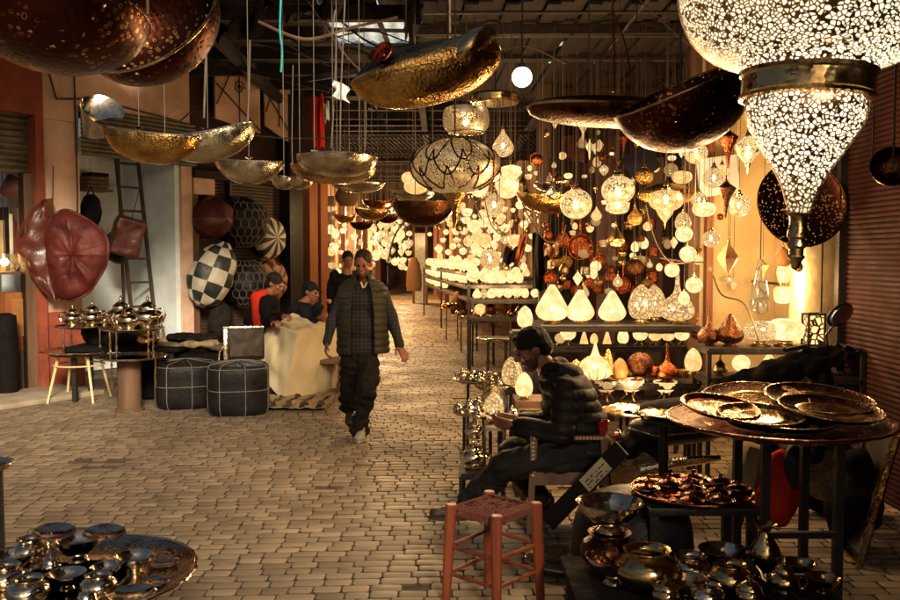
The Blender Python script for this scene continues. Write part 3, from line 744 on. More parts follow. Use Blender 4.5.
# two giant pierced bowls at upper left
disc_bowl('pierced_bowl','giant dark pierced bowl lamp filling the top left corner',P(52,8,3.0),S(92,3.0),S(60,3.0),(R(-9),R(5),0),'pierced_red','bronze')
disc_bowl('pierced_bowl','giant pierced bowl lamp tilted to face the lane, right of the corner one',P(148,20,3.6),S(72,3.6),S(56,3.6),(R(50),R(-24),0),'pierced_red','polished_brass')
t = thing('brass_fitting','small square brass hanging tag below the corner bowl','tag',P(53,38,2.85)); MB().box((0,0,0),(.02,.02,.06),bev=.004).build('plate','brass',t); MB().tube([(0,0,.03),(0,0,.3)],.003,5).build('cord','string',t)

# ---- giant lit lantern
YL = 2.35; c = P(807,87,YL); k = S(1,YL)
t = thing('giant_lantern','giant lit pierced brass lantern with a collar and long spiked tail, top right','lantern',c); t.rotation_euler=(0,R(2.5),0)
body = [(63,12),(68,20),(95,30),(116,50),(127,75),(130,100),(124,130),(108,155),(85,172),(58,182)]
cone = [(57,-13),(58,-24),(54,-38),(46,-52),(36,-68),(26,-84),(18,-100),(13,-116),(10.5,-126)]
def sp(prof, n=3):
    out_ = []
    for i in range(len(prof)-1):
        for j in range(n):
            q = j/n; p0 = prof[max(0,i-1)]; p1 = prof[i]; p2 = prof[i+1]; p3 = prof[min(len(prof)-1,i+2)]
            out_.append(tuple(.5*((2*p1[d])+(-p0[d]+p2[d])*q+(2*p0[d]-5*p1[d]+4*p2[d]-p3[d])*q*q+(-p0[d]+3*p1[d]-3*p2[d]+p3[d])*q**3) for d in (0,1)))
    return out_+[prof[-1]]
def scp(prof, a, b=None): return [(r*a, z*(b or a)) for r, z in prof]
t1_ = MB().sheet(scp(sp(body),k),72).build('body','lantern_shell',t)
MB().sheet([(r*k-.006, z*k) for r,z in sp(body)],48).build('lining','lantern_lining',t)
MB().sheet(scp(sp(cone),k),56).build('tail','lantern_shell',t)
MB().sheet([(max(.004,r*k-.006), z*k) for r,z in sp(cone)],40).build('lining','lantern_lining',t)
MB().sheet(scp([(60,-14),(64,-13),(64.5,-10),(62.5,-8),(62.5,8),(64.5,10),(65,14),(60,15)],k),64).build('collar','polished_brass',t)
MB().lathe(scp([(r_, -124+(z_+126)*.72) for r_,z_ in [(10,-126),(12,-127),(9,-131),(8,-142),(9.5,-148),(10,-160),(7.5,-163),(8.5,-167),(9.5,-172),(7,-176),(7,-184),(9,-187),(6,-192),(4,-202),(0,-206)]],k),24).build('finial','polished_brass',t)
MB().lathe(scp([(58,182),(50,186),(20,200),(12,215),(0,216)],k),40).build('cap','polished_brass',t)
MB().tube([(0,0,216*k),(0,0,2.0)],.012,8).build('chain','iron',t)
lamp_light(c+Vector((.05,-.02,.16)), 4, .04, (1,.85,.6)); lamp_light(c+Vector((0,0,-.13)), .8, .02, (1,.85,.6))

# ---- fish-scale pierced lantern, drum lantern
YF = 6.2; c = P(455,166,YF); k = S(1,YF)
t = thing('fish_scale_lantern','big round silvery pierced lantern with fish-scale panels and a spiked tail, centre','lantern',c)
prof = sp([(5,26),(22,24),(38,15),(45,3),(43,-7),(36,-16),(22,-24),(9,-28)])
MB().sheet(scp(prof,k),48).build('body','pierced_silver',t)
MB().sheet(scp([(r*.93,z*.93) for r,z in prof],k),32).build('lining','glow_soft',t)
sc = MB()
def on(prof, a, v):
    n = len(prof)-1; i = min(n-1, int(v*n)); q = v*n-i
    r = prof[i][0]*(1-q)+prof[i+1][0]*q; z = prof[i][1]*(1-q)+prof[i+1][1]*q
    return (r*k*1.01*math.cos(a), r*k*1.01*math.sin(a), z*k*1.01)
for rr in range(3):
    for j in range(9):
        a0 = 2*PI*(j+.5*(rr%2))/9
        sc.tube([on(prof, a0+(q-6)/12*2*PI/9, .12+.2*rr+.32*(1-abs((q-6)/6)**2.2)) for q in range(13)], .0065, 5)
sc.build('scale_ribs','bronze',t)
MB().lathe(scp([(12,-27),(11,-30),(6,-36),(3,-44),(2.5,-56),(0,-60)],k),16).build('finial','brass',t)
MB().tube([(0,0,24*k),(0,0,4.3-c.z)],.007,6).build('cord','string',t)
lamp_light(c+Vector((0,0,0)), 20, .06)
YD = 6.8; c = P(466,120,YD); k = S(1,YD)
t = thing('drum_lantern','squat pierced drum lantern with a visible bulb, above the fish-scale lantern','lantern',c)
prof = sp([(14,13),(21,11),(23,2),(22,-7),(17,-12)])
MB().sheet(scp(prof,k),40).build('shade','pierced_silver',t)
MB().tube([(17*k*math.cos(a*PI/16),17*k*math.sin(a*PI/16),-12*k) for a in range(32)],.008,6,closed=True).build('rim','polished_brass',t)
MB().ell((0,0,-2*k),(3.2*k,3.2*k,4.5*k)).build('bulb','bulb',t)
MB().tube([(0,0,3*k),(0,0,4.3-c.z)],.006,6).build('cord','string',t)
lamp_light(c+Vector((0,0,-6*k)), 12, .03)
t = thing('ceiling_disc','flat brass ceiling disc carrying a cluster of cords','ceiling disc',P(495,100,7.4)); r = S(25,7.4)
MB().lathe([(0,.05),(r*.9,.05),(r,.03),(r,-.01),(r*.9,-.03),(0,-.03)],32).build('disc','polished_brass',t)
b = MB()
for j in range(9): a = 2*PI*j/9; b.tube([(r*.8*math.cos(a),r*.8*math.sin(a),-.03),(r*.8*math.cos(a),r*.8*math.sin(a),-.5-.35*((j*7)%5)/4)],.004,4)
b.build('cord','string',t); MB().tube([(0,0,.05),(0,0,.5)],.01,5).build('rod','iron',t)

# ---- hanging lamp prototypes: one unit across, origin at the shade's centre
def proto(kind, shade_mat, capm='polished_brass'):
    names = {'globe':'globe_lamp','double':'double_globe_lamp','drop':'drop_lamp','spike':'spiked_lamp','cup':'cup_lamp','egg':'egg_lamp','flat':'flat_lamp','diamond':'diamond_lamp','ball':'ball_lamp','spindle':'spindle_lamp','gourd':'gourd_lamp'}
    t = thing(names[kind], 'lamp', 'hanging lamp'); zt = .5
    cap = lambda z, r=.16: MB().lathe([(r,z-.03),(r*.95,z+.06),(r*.5,z+.12),(r*.45,z+.2),(r*.2,z+.26),(0,z+.3)],14)
    if kind in ('globe','ball'):
        MB().ell((0,0,0),(.5,.5,.47),28,18).build('shade',shade_mat,t); cap(.44).build('cap',capm,t)
    elif kind == 'double':
        MB().ell((0,0,.06),(.5,.5,.44),28,18).build('shade',shade_mat,t)
        MB().sheet(sp([(.36,-.32),(.34,-.42),(.33,-.52),(.25,-.62),(.08,-.66),(0,-.66)]),24).build('lower_shade',shade_mat,t); cap(.47,.18).build('cap',capm,t)
    elif kind == 'drop':
        MB().sheet(sp([(.1,.5),(.3,.34),(.5,.12),(.46,-.02),(.38,-.2),(.2,-.42),(.09,-.55)]),24).build('shade',shade_mat,t)
        cap(.5,.12).build('cap',capm,t); MB().lathe([(.1,-.54),(.11,-.58),(.05,-.68),(.06,-.74),(.02,-.95),(0,-1.0)],12).build('finial',capm,t)
    elif kind == 'spike':
        MB().lathe(sp([(.03,.95),(.06,.7),(.16,.52),(.46,.3),(.5,.2),(.36,-.05),(.2,-.35),(.12,-.7),(.04,-1.25),(0,-1.3)]),20).build('shade',shade_mat,t); zt = .95
    elif kind == 'cup':
        MB().sheet(sp([(.04,.36),(.44,.26),(.5,.16),(.44,-.1),(.3,-.34),(.1,-.42),(0,-.42)]),24).build('shade',shade_mat,t); cap(.34,.07).build('cap',capm,t)
    elif kind == 'egg':
        MB().sheet(sp([(.1,.62),(.28,.5),(.45,.2),(.5,-.1),(.42,-.4),(.22,-.58),(0,-.62)]),24).build('shade',shade_mat,t); cap(.58,.14).build('cap',capm,t)
    elif kind == 'flat':
        MB().sheet(sp([(.1,.3),(.4,.22),(.5,0),(.42,-.2),(.2,-.32),(0,-.33)]),24).build('shade',shade_mat,t); cap(.28,.15).build('cap',capm,t)
    elif kind == 'diamond':
        MB().lathe([(.04,.7),(.5,.05),(.5,-.02),(.04,-.75)],6).build('shade',shade_mat,t); cap(.68,.07).build('cap',capm,t); zt = .7
    elif kind == 'spindle':
        MB().grid(lambda u,v: ((u-.5)*1.0*1.0, .19*(math.sin(PI*u)**.6)*math.cos(2*PI*v), .19*(math.sin(PI*u)**.6)*math.sin(2*PI*v)),30,20).build('shade',shade_mat,t); zt=.18
    elif kind == 'gourd':
        MB().sheet(sp([(.06,.8),(.12,.6),(.3,.35),(.48,.05),(.5,-.15),(.38,-.38),(.1,-.5),(0,-.5)]),24).build('shade',shade_mat,t); cap(.8,.07).build('cap',capm,t); zt=.8
    if shade_mat in ('glow_crackle','pierced_lit','pierced_globe') and kind in ('globe','double','flat','drop','gourd'): MB().ell((0,0,.02),(.09,.09,.15),10,8).build('bulb','bulb',t)
    cd = MB().tube([(0,0,0),(0,0,1)],1,5).build('cord','string',t); cd.location = (0,0,zt+.1)
    return t
protos = {}; used = set()
def hang(kind, mat, px, py, d, Y, label, zt=3.45, group=None, rot=None):
    key = (kind, mat)
    if key not in protos: protos[key] = proto(kind, mat)
    base = protos[key]; c = P(px, py, Y); D = S(d, Y)
    if key not in used:
        t = base; used.add(key); t.location = c; t.scale = (D,)*3; t['label'] = label
        if group: t['group'] = group
    else: t = dup(base, c, rnd.uniform(0,6) if kind != 'spindle' else 0, label, D, group)
    if kind == 'spindle': t.rotation_euler = (0,0,0)
    if zt < c.z+.5: zt = 4.35
    for ch in t.children:
        if ch.name.startswith('cord'):
            z0 = ch.location.z; ch.scale = (.0022/D*(Y/6)**.5, .0022/D*(Y/6)**.5, max(.1,(zt-c.z)/D-z0))
    return t
C,GP,GW,GS,PL,PG = 'glow_crackle','glow_pale','glow_warm','glow_soft','pierced_lit','pierced_globe'
G1 = 'lamps hanging in front of the lamp shop'
HL = [
('globe',PG,576,204,32,6.4,'round crackled globe lamp, left neighbour of the double globe'),
('double',PG,618,192,33,6.2,'crackled double globe lamp with a small second bulb below the main one'),
('flat',PL,666,200,34,6.2,'flat pierced lit lamp with dark cap in front of the golden spindle'),
('drop',PL,665,212,17,6.3,'small funnel-tailed lit drop lamp right under the flat pierced lamp'),
('spindle','brass',667,195,62,6.7,'long golden spindle-shaped lamp lying level behind the flat pierced lamp'),
('globe',PG,696,153,23,6.4,'lit crackled globe lamp just under the rim of the big pierced bowl'),
('flat',GW,682,177,20,6.7,'warm flat lamp between the big pierced bowl and the golden spindle'),
('globe',GS,671,170,14,7,'small dim amber globe lamp above the golden spindle'),
('globe',C,714,178,22,6.8,'frosted lit globe lamp in front of the pale poster, left of two'),
('globe',GW,722,172,16,7.1,'small warm globe lamp in front of the pale poster, right of two'),
('spike','bronze',726,193,19,6.0,'dark bronze spiked lamp hanging over the pale poster'),
('globe',PG,739,206,23,6.1,'lit crackled globe lamp right of the bronze spiked lamp'),
('drop',PG,748,149,26,5.6,'lit pierced drop lamp with a long tail beside the giant lantern cone'),
('spike','copper',728,142,20,5.9,'copper spiked lamp tucked under the collar of the giant lantern'),
('flat',GP,704,209,23,6.3,'bright flat saucer-shaped lamp hanging below the pale poster'),
('globe',C,699,200,16,6.6,'small crackled globe lamp directly behind the saucer-shaped lamp'),
('egg',C,683,222,16,6.6,'crackled egg lamp, upper one of the pair under the spindle'),
('globe',GP,684,234,17,6.3,'smooth bright globe, lower one of the pair under the spindle'),
('globe',C,711,239,18,6.4,'lit crackled globe lamp halfway down, left of the amber diamond lamp'),
('globe',GP,688,254,17,6.3,'bright globe lamp with a dark crack line, middle of the column of globes'),
('globe',GP,672,270,15,6.6,'bright little globe lamp left of the column of globes'),
('globe',GP,694,285,17,6.2,'lowest large globe lamp of the column, over the black rack'),
('egg',GP,684,298,11,6.5,'small bright egg lamp touching the shelf lamps at the column foot'),
('diamond','amber_leather',728,258,22,6.0,'amber diamond-shaped leather lamp hanging beside the yellow pillar'),
('gourd','brass',635,218,15,6.8,'unlit brass gourd lamp hanging under the double globe'),
('ball','brass',644,176,18,6.9,'unlit golden ball lamp behind the double globe and the spindle'),
('ball','bronze',634,268,20,7.4,'unlit dark green-gold ball hanging amid the copper pots'),
('gourd','polished_brass',616,240,18,7.0,'golden leaf-shaped pendant hanging amid the copper pots'),
('cup',GW,590,229,8,6.9,'tiny warm cup lamp under the round crackled globe'),
('globe','copper',537,160,13,7.2,'small copper ball pendant above the golden boat lamp'),
('gourd','silver',554,192,16,7.0,'silver gourd pendant with a spire in front of the golden boat lamp'),
('gourd',C,503,146,21,6.6,'long-necked lit onion lamp hanging alone below the ceiling disc'),
('cup',GP,511,172,20,6.7,'bright cup-shaped lamp below the long-necked onion lamp'),
('cup',GP,479,188,20,7.0,'bright cup-shaped lamp just right of the fish-scale lantern'),
('globe',GP,494,176,12,7.2,'small bright globe between the two bright cup lamps'),
('cup',GP,507,188,24,7.6,'widest bright cup-shaped lamp above the tangle of cords'),
('drop',C,494,205,22,7.8,'crackled lit drop lamp under the widest cup lamp'),
('flat',GW,416,186,24,8.2,'dim golden flat lamp half behind the fish-scale lantern'),
('globe',GW,408,178,13,8.0,'small warm globe left of the fish-scale lantern'),
('spike','brass',763,268,11,6.7,'slender brass spiked lamp hanging against the yellow wall'),
('egg','amber_leather',783,258,16,6.4,'amber leather egg lamp hanging over the twin shelf lamps'),
('globe','brass',797,267,12,6.4,'small brass ball pendant under the tail of the giant lantern'),
('cup',GW,515,240,16,9.5,'warm open cup lamp above the lantern rack, left of the teal and orange cloth'),
('egg',GP,517,243,11,9.8,'bright egg lamp beside the orange cloth'),
('drop',C,604,170,10,8.2,'little crackled drop lamp far behind the double globe'),
('globe',GW,655,168,9,8.4,'tiny warm globe high behind the golden spindle'),
('globe',GP,709,211,11,7.4,'little bright globe peeping behind the saucer-shaped lamp'),
('globe',GW,698,260,10,7.3,'tiny warm globe behind the column of globes'),
]
for h in HL: hang(*h, group=G1)
# crowded lamps hanging in front of the far right shops
G2 = 'crowded glowing lamps hanging above the far racks'
cl = [(492,209,14,9,'cup'),(467,212,11,10,'cup'),(483,214,10,10,'globe'),(474,226,14,11,'globe'),(484,222,12,11,'globe'),(478,236,13,11,'egg'),(493,228,10,11,'globe'),
 (456,231,9,13,'cup'),(457,240,8,13,'flat'),(453,246,7,14,'globe'),(464,231,8,14,'globe'),(468,241,9,12,'egg'),(475,247,9,12,'globe'),(463,251,8,13,'globe'),(471,258,8,13,'globe'),
 (480,252,8,12,'egg'),(458,260,8,14,'egg'),(484,240,15,10,'globe'),(466,220,9,12,'cup'),(446,232,6,16,'globe'),(450,224,6,16,'globe'),(443,240,6,17,'cup'),(448,252,6,17,'globe'),
 (440,256,6,18,'egg'),(452,258,6,16,'globe'),(476,262,9,12,'globe'),(500,218,12,9,'drop'),(505,228,9,9.5,'globe'),(489,247,10,11,'globe'),(462,206,8,13,'globe'),(497,236,8,10,'egg'),
 (520,205,9,9,'globe'),(527,214,7,9.5,'drop'),(541,221,8,9.3,'globe'),(532,236,7,9.6,'cup')]
for i,(a,b_,d,Y,kd) in enumerate(cl):
    hang(kd, [GP,GP,GW][i%3], a, b_, d, Y, 'one of many bright lamps crowded above the racks right of the lane', 4.3, G2)
hang('globe',C,490,259,21,8.8,'large domed crackled lamp at the foot of the crowded lamps',4.3,G2)
G3 = 'glowing lamps at the bright end of the lane'
r3 = random.Random(5); done = []
while len(done) < 115:
    px_ = r3.uniform(323,412); py_ = r3.gauss(240,17)
    if not (200 < py_ < 280): continue
    
    Y = r3.uniform(19,36); d = r3.uniform(3.5,9)
    if px_ < 345: Y = r3.uniform(17,20)
    if any(abs(px_-a)+abs(py_-b_) < 4.2 for a,b_ in done): continue
    done.append((px_,py_)); hang(r3.choice(['globe','egg','cup','drop']), r3.choice([GP,GP,GW,C]), px_, py_, d, Y, 'one of many small lamps glowing over the far end of the lane', 4.2, G3)
r4 = random.Random(11); d4 = []
G5 = 'small lamps filling the gaps above the far racks'
while len(d4) < 75:
    px_ = r4.uniform(428,548); py_ = r4.uniform(168,268)
    if py_ < 205 and px_ < 470: continue
    if any(abs(px_-a)+abs(py_-b_) < 7.5 for a,b_ in d4) or any(abs(px_-q[0])+abs(py_-q[1]) < 6 for q in cl): continue
    d4.append((px_,py_)); Y = r4.uniform(9.5,15); mt_ = r4.choice([GP,GP,GW,C,'polished_brass'])
    if px_ < 455: Y = r4.uniform(15,20)
    hang(r4.choice(['globe','egg','cup','drop','gourd']), mt_, px_, py_, r4.uniform(4,9), Y, 'one of the small lamps and pendants filling the gaps above the far racks', 3.5 if mt_ != GP else 4.2, G5)
G6 = 'small pendants hanging deep inside the lamp shop'
d6 = []
while len(d6) < 125:
    px_ = r4.uniform(545,738); py_ = r4.uniform(112,305)
    if any(abs(px_-a)+abs(py_-b_) < 6.5 for a,b_ in d6) or any(abs(px_-q[2])+abs(py_-q[3]) < q[4]*.5+3 for q in HL): continue
    d6.append((px_,py_)); mt_ = r4.choice([GP,GP,GW,C,C,GS,'polished_brass','brass','copper','copper','polished_brass'])
    hang(r4.choice(['globe','egg','cup','spike','gourd','diamond','flat']), mt_, px_, py_, r4.uniform(5,12), r4.uniform(7.7,8.7), 'one of the small pendants hanging deep inside the lamp shop', 3.36, G6)
# pots and pans hanging in the dark back of the lamp shop
G4 = 'copper and brass pots hanging at the back of the lamp shop'
def pot_proto(mat):
    t = thing('hanging_pot','pot','pot')
    MB().sheet([(.0,-.5),(.42,-.5),(.5,-.4),(.5,.3),(.54,.34),(.5,.36),(.46,.3),(.46,-.38),(0,-.44)],22).build('vessel',mat,t)
    MB().tube([(-.5,0,.25),(-.4,0,.6),(0,0,.8),(.4,0,.6),(.5,0,.25)],.03,6).build('handle','iron',t)
    cd = MB().tube([(0,0,.8),(0,0,1.8)],.015,4).build('cord','string',t); return t
def pan_proto(mat):
    t = thing('hanging_pan','pan','pan')
    MB().lathe([(0,.0),(.36,.0),(.48,.08),(.5,.12),(.47,.12),(.36,.04),(0,.04)],24,TR((0,0,0),R(90),0,0)).build('dish',mat,t)
    MB().bar((0,-.05,.45),(0,-.05,1.2),.08,.03).build('handle',mat,t); return t
pp = {('pot',m_):pot_proto(m_) for m_ in ('copper','brass','silver')}; pp.update({('pan',m_):pan_proto(m_) for m_ in ('copper','brass')})
pots = [('pot','copper',649,223,14),('pot','copper',653,251,12),('pot','copper',652,276,14),('pan','copper',580,247,26),('pan','copper',597,262,18),('pot','brass',620,262,10),
 ('pan','copper',623,285,16),('pot','copper',611,276,11),('pot','silver',585,270,10),('pan','brass',566,262,13),('pot','copper',566,284,12),('pot','brass',640,240,9),('pan','copper',562,240,15),
 ('pot','silver',603,243,9),('pan','copper',636,292,13),('pot','copper',598,288,11),('pot','brass',628,225,9),('pan','brass',607,258,10),('pot','copper',577,290,12),('pan','copper',551,278,14),
 ('pot','brass',665,240,9),('pot','copper',664,263,10),('pan','copper',622,246,12),('pot','silver',571,222,8),('pan','copper',590,283,11),('pot','brass',556,262,9),('pot','copper',640,308,10),('pan','brass',646,262,9),('pot','copper',630,302,9),('pot','copper',606,229,9)]
seen = set()
cw = {'copper':'red copper','brass':'yellow brass','silver':'silvery'}
for i,(kd,m_,a,b_,d) in enumerate(pots):
    Y = 8.2+.1*(i%6); base = pp[(kd,m_)]; D = S(d,Y); lab = '%s %s hanging in the dark at the back of the lamp shop' % (cw[m_], kd)
    g = '%s %ss at the back of the lamp shop' % (cw[m_], kd)
    if (kd,m_) in seen: t = dup(base, P(a,b_,Y), rnd.uniform(-.5,.5), lab, D, g)
    else: seen.add((kd,m_)); t = base; t.location = P(a,b_,Y); t.scale = (D,)*3; tag(t,lab,None,g)
# loose cords and cables
def wire(pts, Y, mat, r, label, cat='cord', dY=0):
    ps = [P(a,b_,Y+dY*i) for i,(a,b_) in enumerate(pts)]
    q = []
    for i in range(len(ps)-1):
        for j in range(6):
            s = j/6; p0=ps[max(0,i-1)];p1=ps[i];p2=ps[i+1];p3=ps[min(len(ps)-1,i+2)]
            q.append(.5*((2*p1)+(-p0+p2)*s+(2*p0-5*p1+4*p2-p3)*s*s+(-p0+3*p1-3*p2+p3)*s**3))
    q.append(ps[-1]); tag(MB().tube(q,r,5).build('cord' if cat=='cord' else cat.replace(' ','_'),mat,org=ps[0]),label,cat)
wire([(281,-4),(280,30),(282,50),(281,72)],7,'cyan_string',.008,'frayed bright cyan cord hanging from the roof at upper left')
wire([(282,40),(300,52),(325,64),(350,72)],9,'string',.009,'slack pale rope crossing under the roof near the cyan cord')
wire([(345,-2),(344,20),(341,90),(340,152)],6.9,'white_string',.006,'long straight white cord between the cyan cord and the sky gap')
wire([(335,10),(333,32),(336,40),(334,100),(331,148)],7.1,'white_string',.0055,'looped white cord left of the long straight one')
wire([(250,40),(249,90),(247,128)],7,'white_string',.006,'white cord hanging in front of the arched boards')
wire([(207,-4),(206,50),(204,118)],5.9,'white_string',.007,'white cord at the right of the giant left bowls')
wire([(293,65),(292,140),(293,176)],7.6,'white_string',.004,'thin white cord running down to the twin bowls')
wire([(463,-4),(440,45),(418,92)],7.5,'string',.012,'slanting pale pole under the roof above the brass boat lamp','pole')
wire([(555,-4),(530,40),(500,75)],9,'string',.012,'slanting pale pole under the roof right of centre','pole')
wire([(613,-4),(612,20),(614,50),(613,92)],4.9,'copper',.007,'reddish hook cord holding the long dark boat lamp')
wire([(614,14),(624,40),(630,70)],4.8,'copper',.005,'reddish loose cord beside the hook cord')
wire([(570,35),(595,22),(614,12)],4.9,'string',.005,'pale twisted cord tied to the reddish hook cord')
wire([(485,200),(490,222),(500,234),(506,228)],7.0,'string',.005,'looping cord hanging under the widest cup lamp')
wire([(520,198),(528,215),(545,240),(560,240),(566,225)],6.9,'string',.005,'loop of pale cable before the copper pans')
wire([(646,205),(655,240),(670,262),(690,262)],6.2,'string',.005,'loose cable looping beside the column of globes')
wire([(713,275),(722,295),(745,305),(760,345)],6.0,'string',.006,'pale cable sagging down to the right shelf')
wire([(705,262),(690,262),(660,258)],6.4,'string',.006,'short pale cable bar near the lowest globes')
wire([(470,195),(475,205),(482,220)],7,'string',.005,'short kinked cord left of the looping cord')
wire([(640,0),(690,45),(745,75)],6,'string',.005,'thin cable slung up toward the giant lantern')
wire([(410,215),(395,235),(388,262)],18,'iron',.02,'dark cable hanging far down the lane')
wire([(200,128),(280,138),(362,137),(400,136)],8.3,'iron',.008,'thin taut wire strung across the lane behind the silver bowls')
wire([(874,100),(873,135),(872,172)],4,'string',.004,'thin string hanging in front of the red shutter')
wire([(365,98),(366,120),(365,150)],7.0,'white_string',.005,'white cord with a hook, right of the long straight cords')
t = thing('wire_hook','white bent wire hook hanging right of the straight cords','hook',P(366,97,7.0)); MB().tube([(0,0,0),(.05,0,-.04),(.085,0,-.09),(.06,0,-.11),(.02,0,-.09)],.006,6).build('hook','white_string',t)
r7 = random.Random(3)
for i in range(16):
    x0_=r7.uniform(150,700); y0_=r7.uniform(-5,60); x1_=x0_+r7.uniform(60,190); y1_=r7.uniform(0,110); Y_=r7.uniform(7.6,11)
    wire([(x0_,y0_),((x0_*2+x1_)/3,(y0_+y1_)/2+r7.uniform(5,22)),((x0_+2*x1_)/3,(y0_+y1_)/2+r7.uniform(0,26)),(x1_,y1_)],Y_,['iron','string','old_wood'][i%3],r7.uniform(.006,.014),'one of the tangled cables slung under the dark roof','cable')
for o in list(col.objects):
    if o.get('category')=='cable': o['group']='tangled cables under the roof'
# bulbs and scraps of lit plastic up in the roof
t = thing('round_bulb_lamp','bright white round bulb glowing high behind the brass boat lamp','lamp',P(522,77,6.7)); r=S(10,6.7)
MB().ell((0,0,0),r).build('globe','bulb',t); MB().lathe([(r*.4,r*.8),(r*.4,r*1.3),(0,r*1.4)],12).build('socket','iron',t); MB().tube([(0,0,r),(0,0,.7)],.008,5).build('cord','iron',t)
t = thing('plastic_bag','white plastic bag tied to the hanging cords','bag',P(341,88,7.0)); MB().grid(lambda u,v:((u-.5)*.11*(1+.3*math.sin(7*v)),.03*math.sin(9*u+5*v),-(v-.5)*.13-u*.05),10,10,.003).build('bag','white_paint',t)
# teal and orange cloth over the lantern rack, wall hangings at upper middle
def ragthing(name,label,px,py,w,h,Y,mat,sl=0,cat='cloth'):
    a = P(px,py,Y); W=S(w,Y); H=S(h,Y)
    tag(MB().grid(lambda u,v:(a.x+(u-.5)*W*(1-.15*v)+sl*v*W, a.y+.05*math.sin(u*12+v*2)+.02*math.sin(u*31), a.z-(v-.5)*H+.02*math.sin(u*9)),18,12,.005).build(name,mat,org=a),label,cat)
ragthing('hanging_cloth','red pennant-shaped cloth hanging beside the lane doorway',317,122,13,52,9.5,'red_fabric',.1)
ragthing('hanging_cloth','white scrap of cloth hanging right of the red pennant',325,112,8,18,9.6,'white_paint')
ragthing('hanging_cloth','orange cloth bunched above the lantern rack',524,248,8,24,9.2,'orange_cloth',-.7)
ragthing('hanging_cloth','dark cloth bunched left of the orange one above the rack',512,256,14,16,9.25,'black_cloth',-.3)
ragthing('hanging_cloth','dark brown rug hanging at the edge of the copper pans',540,262,16,56,8.6,'dark_jacket')
ragthing('hanging_cloth','square orange leather panel hanging left of the copper pans',551,251,15,12,8.0,'amber_leather',cat='leather panel')
ragthing('hanging_cloth','brown cloth high on the back wall of the lamp shop',592,150,60,26,8.9,'brown_leather')
t = thing('square_board','dark square panel turned on its corner behind the golden ball lamp','panel',P(641,163,7.4)); MB().box((0,0,0),(.25,.02,.25),TR((0,0,0),0,R(52),0),bev=.006).build('panel','navy_jacket',t)
# ================================================================= LIT SHELVES AND RACKS (right)
def rack(name, label, cat, x0, x1, y0, y1, levels, legs_to=0, mat='iron', tube=.028, top='iron', group=None):
    t = thing(name, label, cat, (x0, y0, 0), 0, group); W = x1-x0; D = y1-y0
    for z in levels:
        MB().box((W/2, D/2, z-.012), (W, D, .022)).build('shelf', top, t)
        f = MB()
        for a,b_ in (((0,0),(W,0)),((W,0),(W,D)),((W,D),(0,D)),((0,D),(0,0))): f.bar((a[0],a[1],z-.03),(b_[0],b_[1],z-.03),tube)
        f.build('shelf_frame', mat, t)
    for a in (0, W):
        for b_ in (0, D): MB().box((a, b_, (max(levels)-.0)/2-.02), (tube, tube, max(levels)-.04)).build('leg', mat, t)
    return t
def slant_rack(name, label, cat, A_, B_, depth, levels, group=None):   # rack whose front runs from A_ to B_ on the ground
    A_ = Vector((*A_,0)); B_ = Vector((*B_,0)); d = B_-A_
    t = thing(name, label, cat, A_, math.atan2(d.y,d.x), group); W = d.length
    for z in levels:
        MB().box((W/2, depth/2, z-.012), (W, depth, .022)).build('shelf','old_wood',t)
        f = MB()
        for y_ in (0,depth): f.bar((0,y_,z-.03),(W,y_,z-.03),.035)
        f.build('shelf_frame','iron',t)
    for a in (0, W/2, W):
        for b_ in (0, depth): MB().box((a,b_,max(levels)/2-.02),(.035,.035,max(levels)-.04)).build('leg','iron',t)
    return t
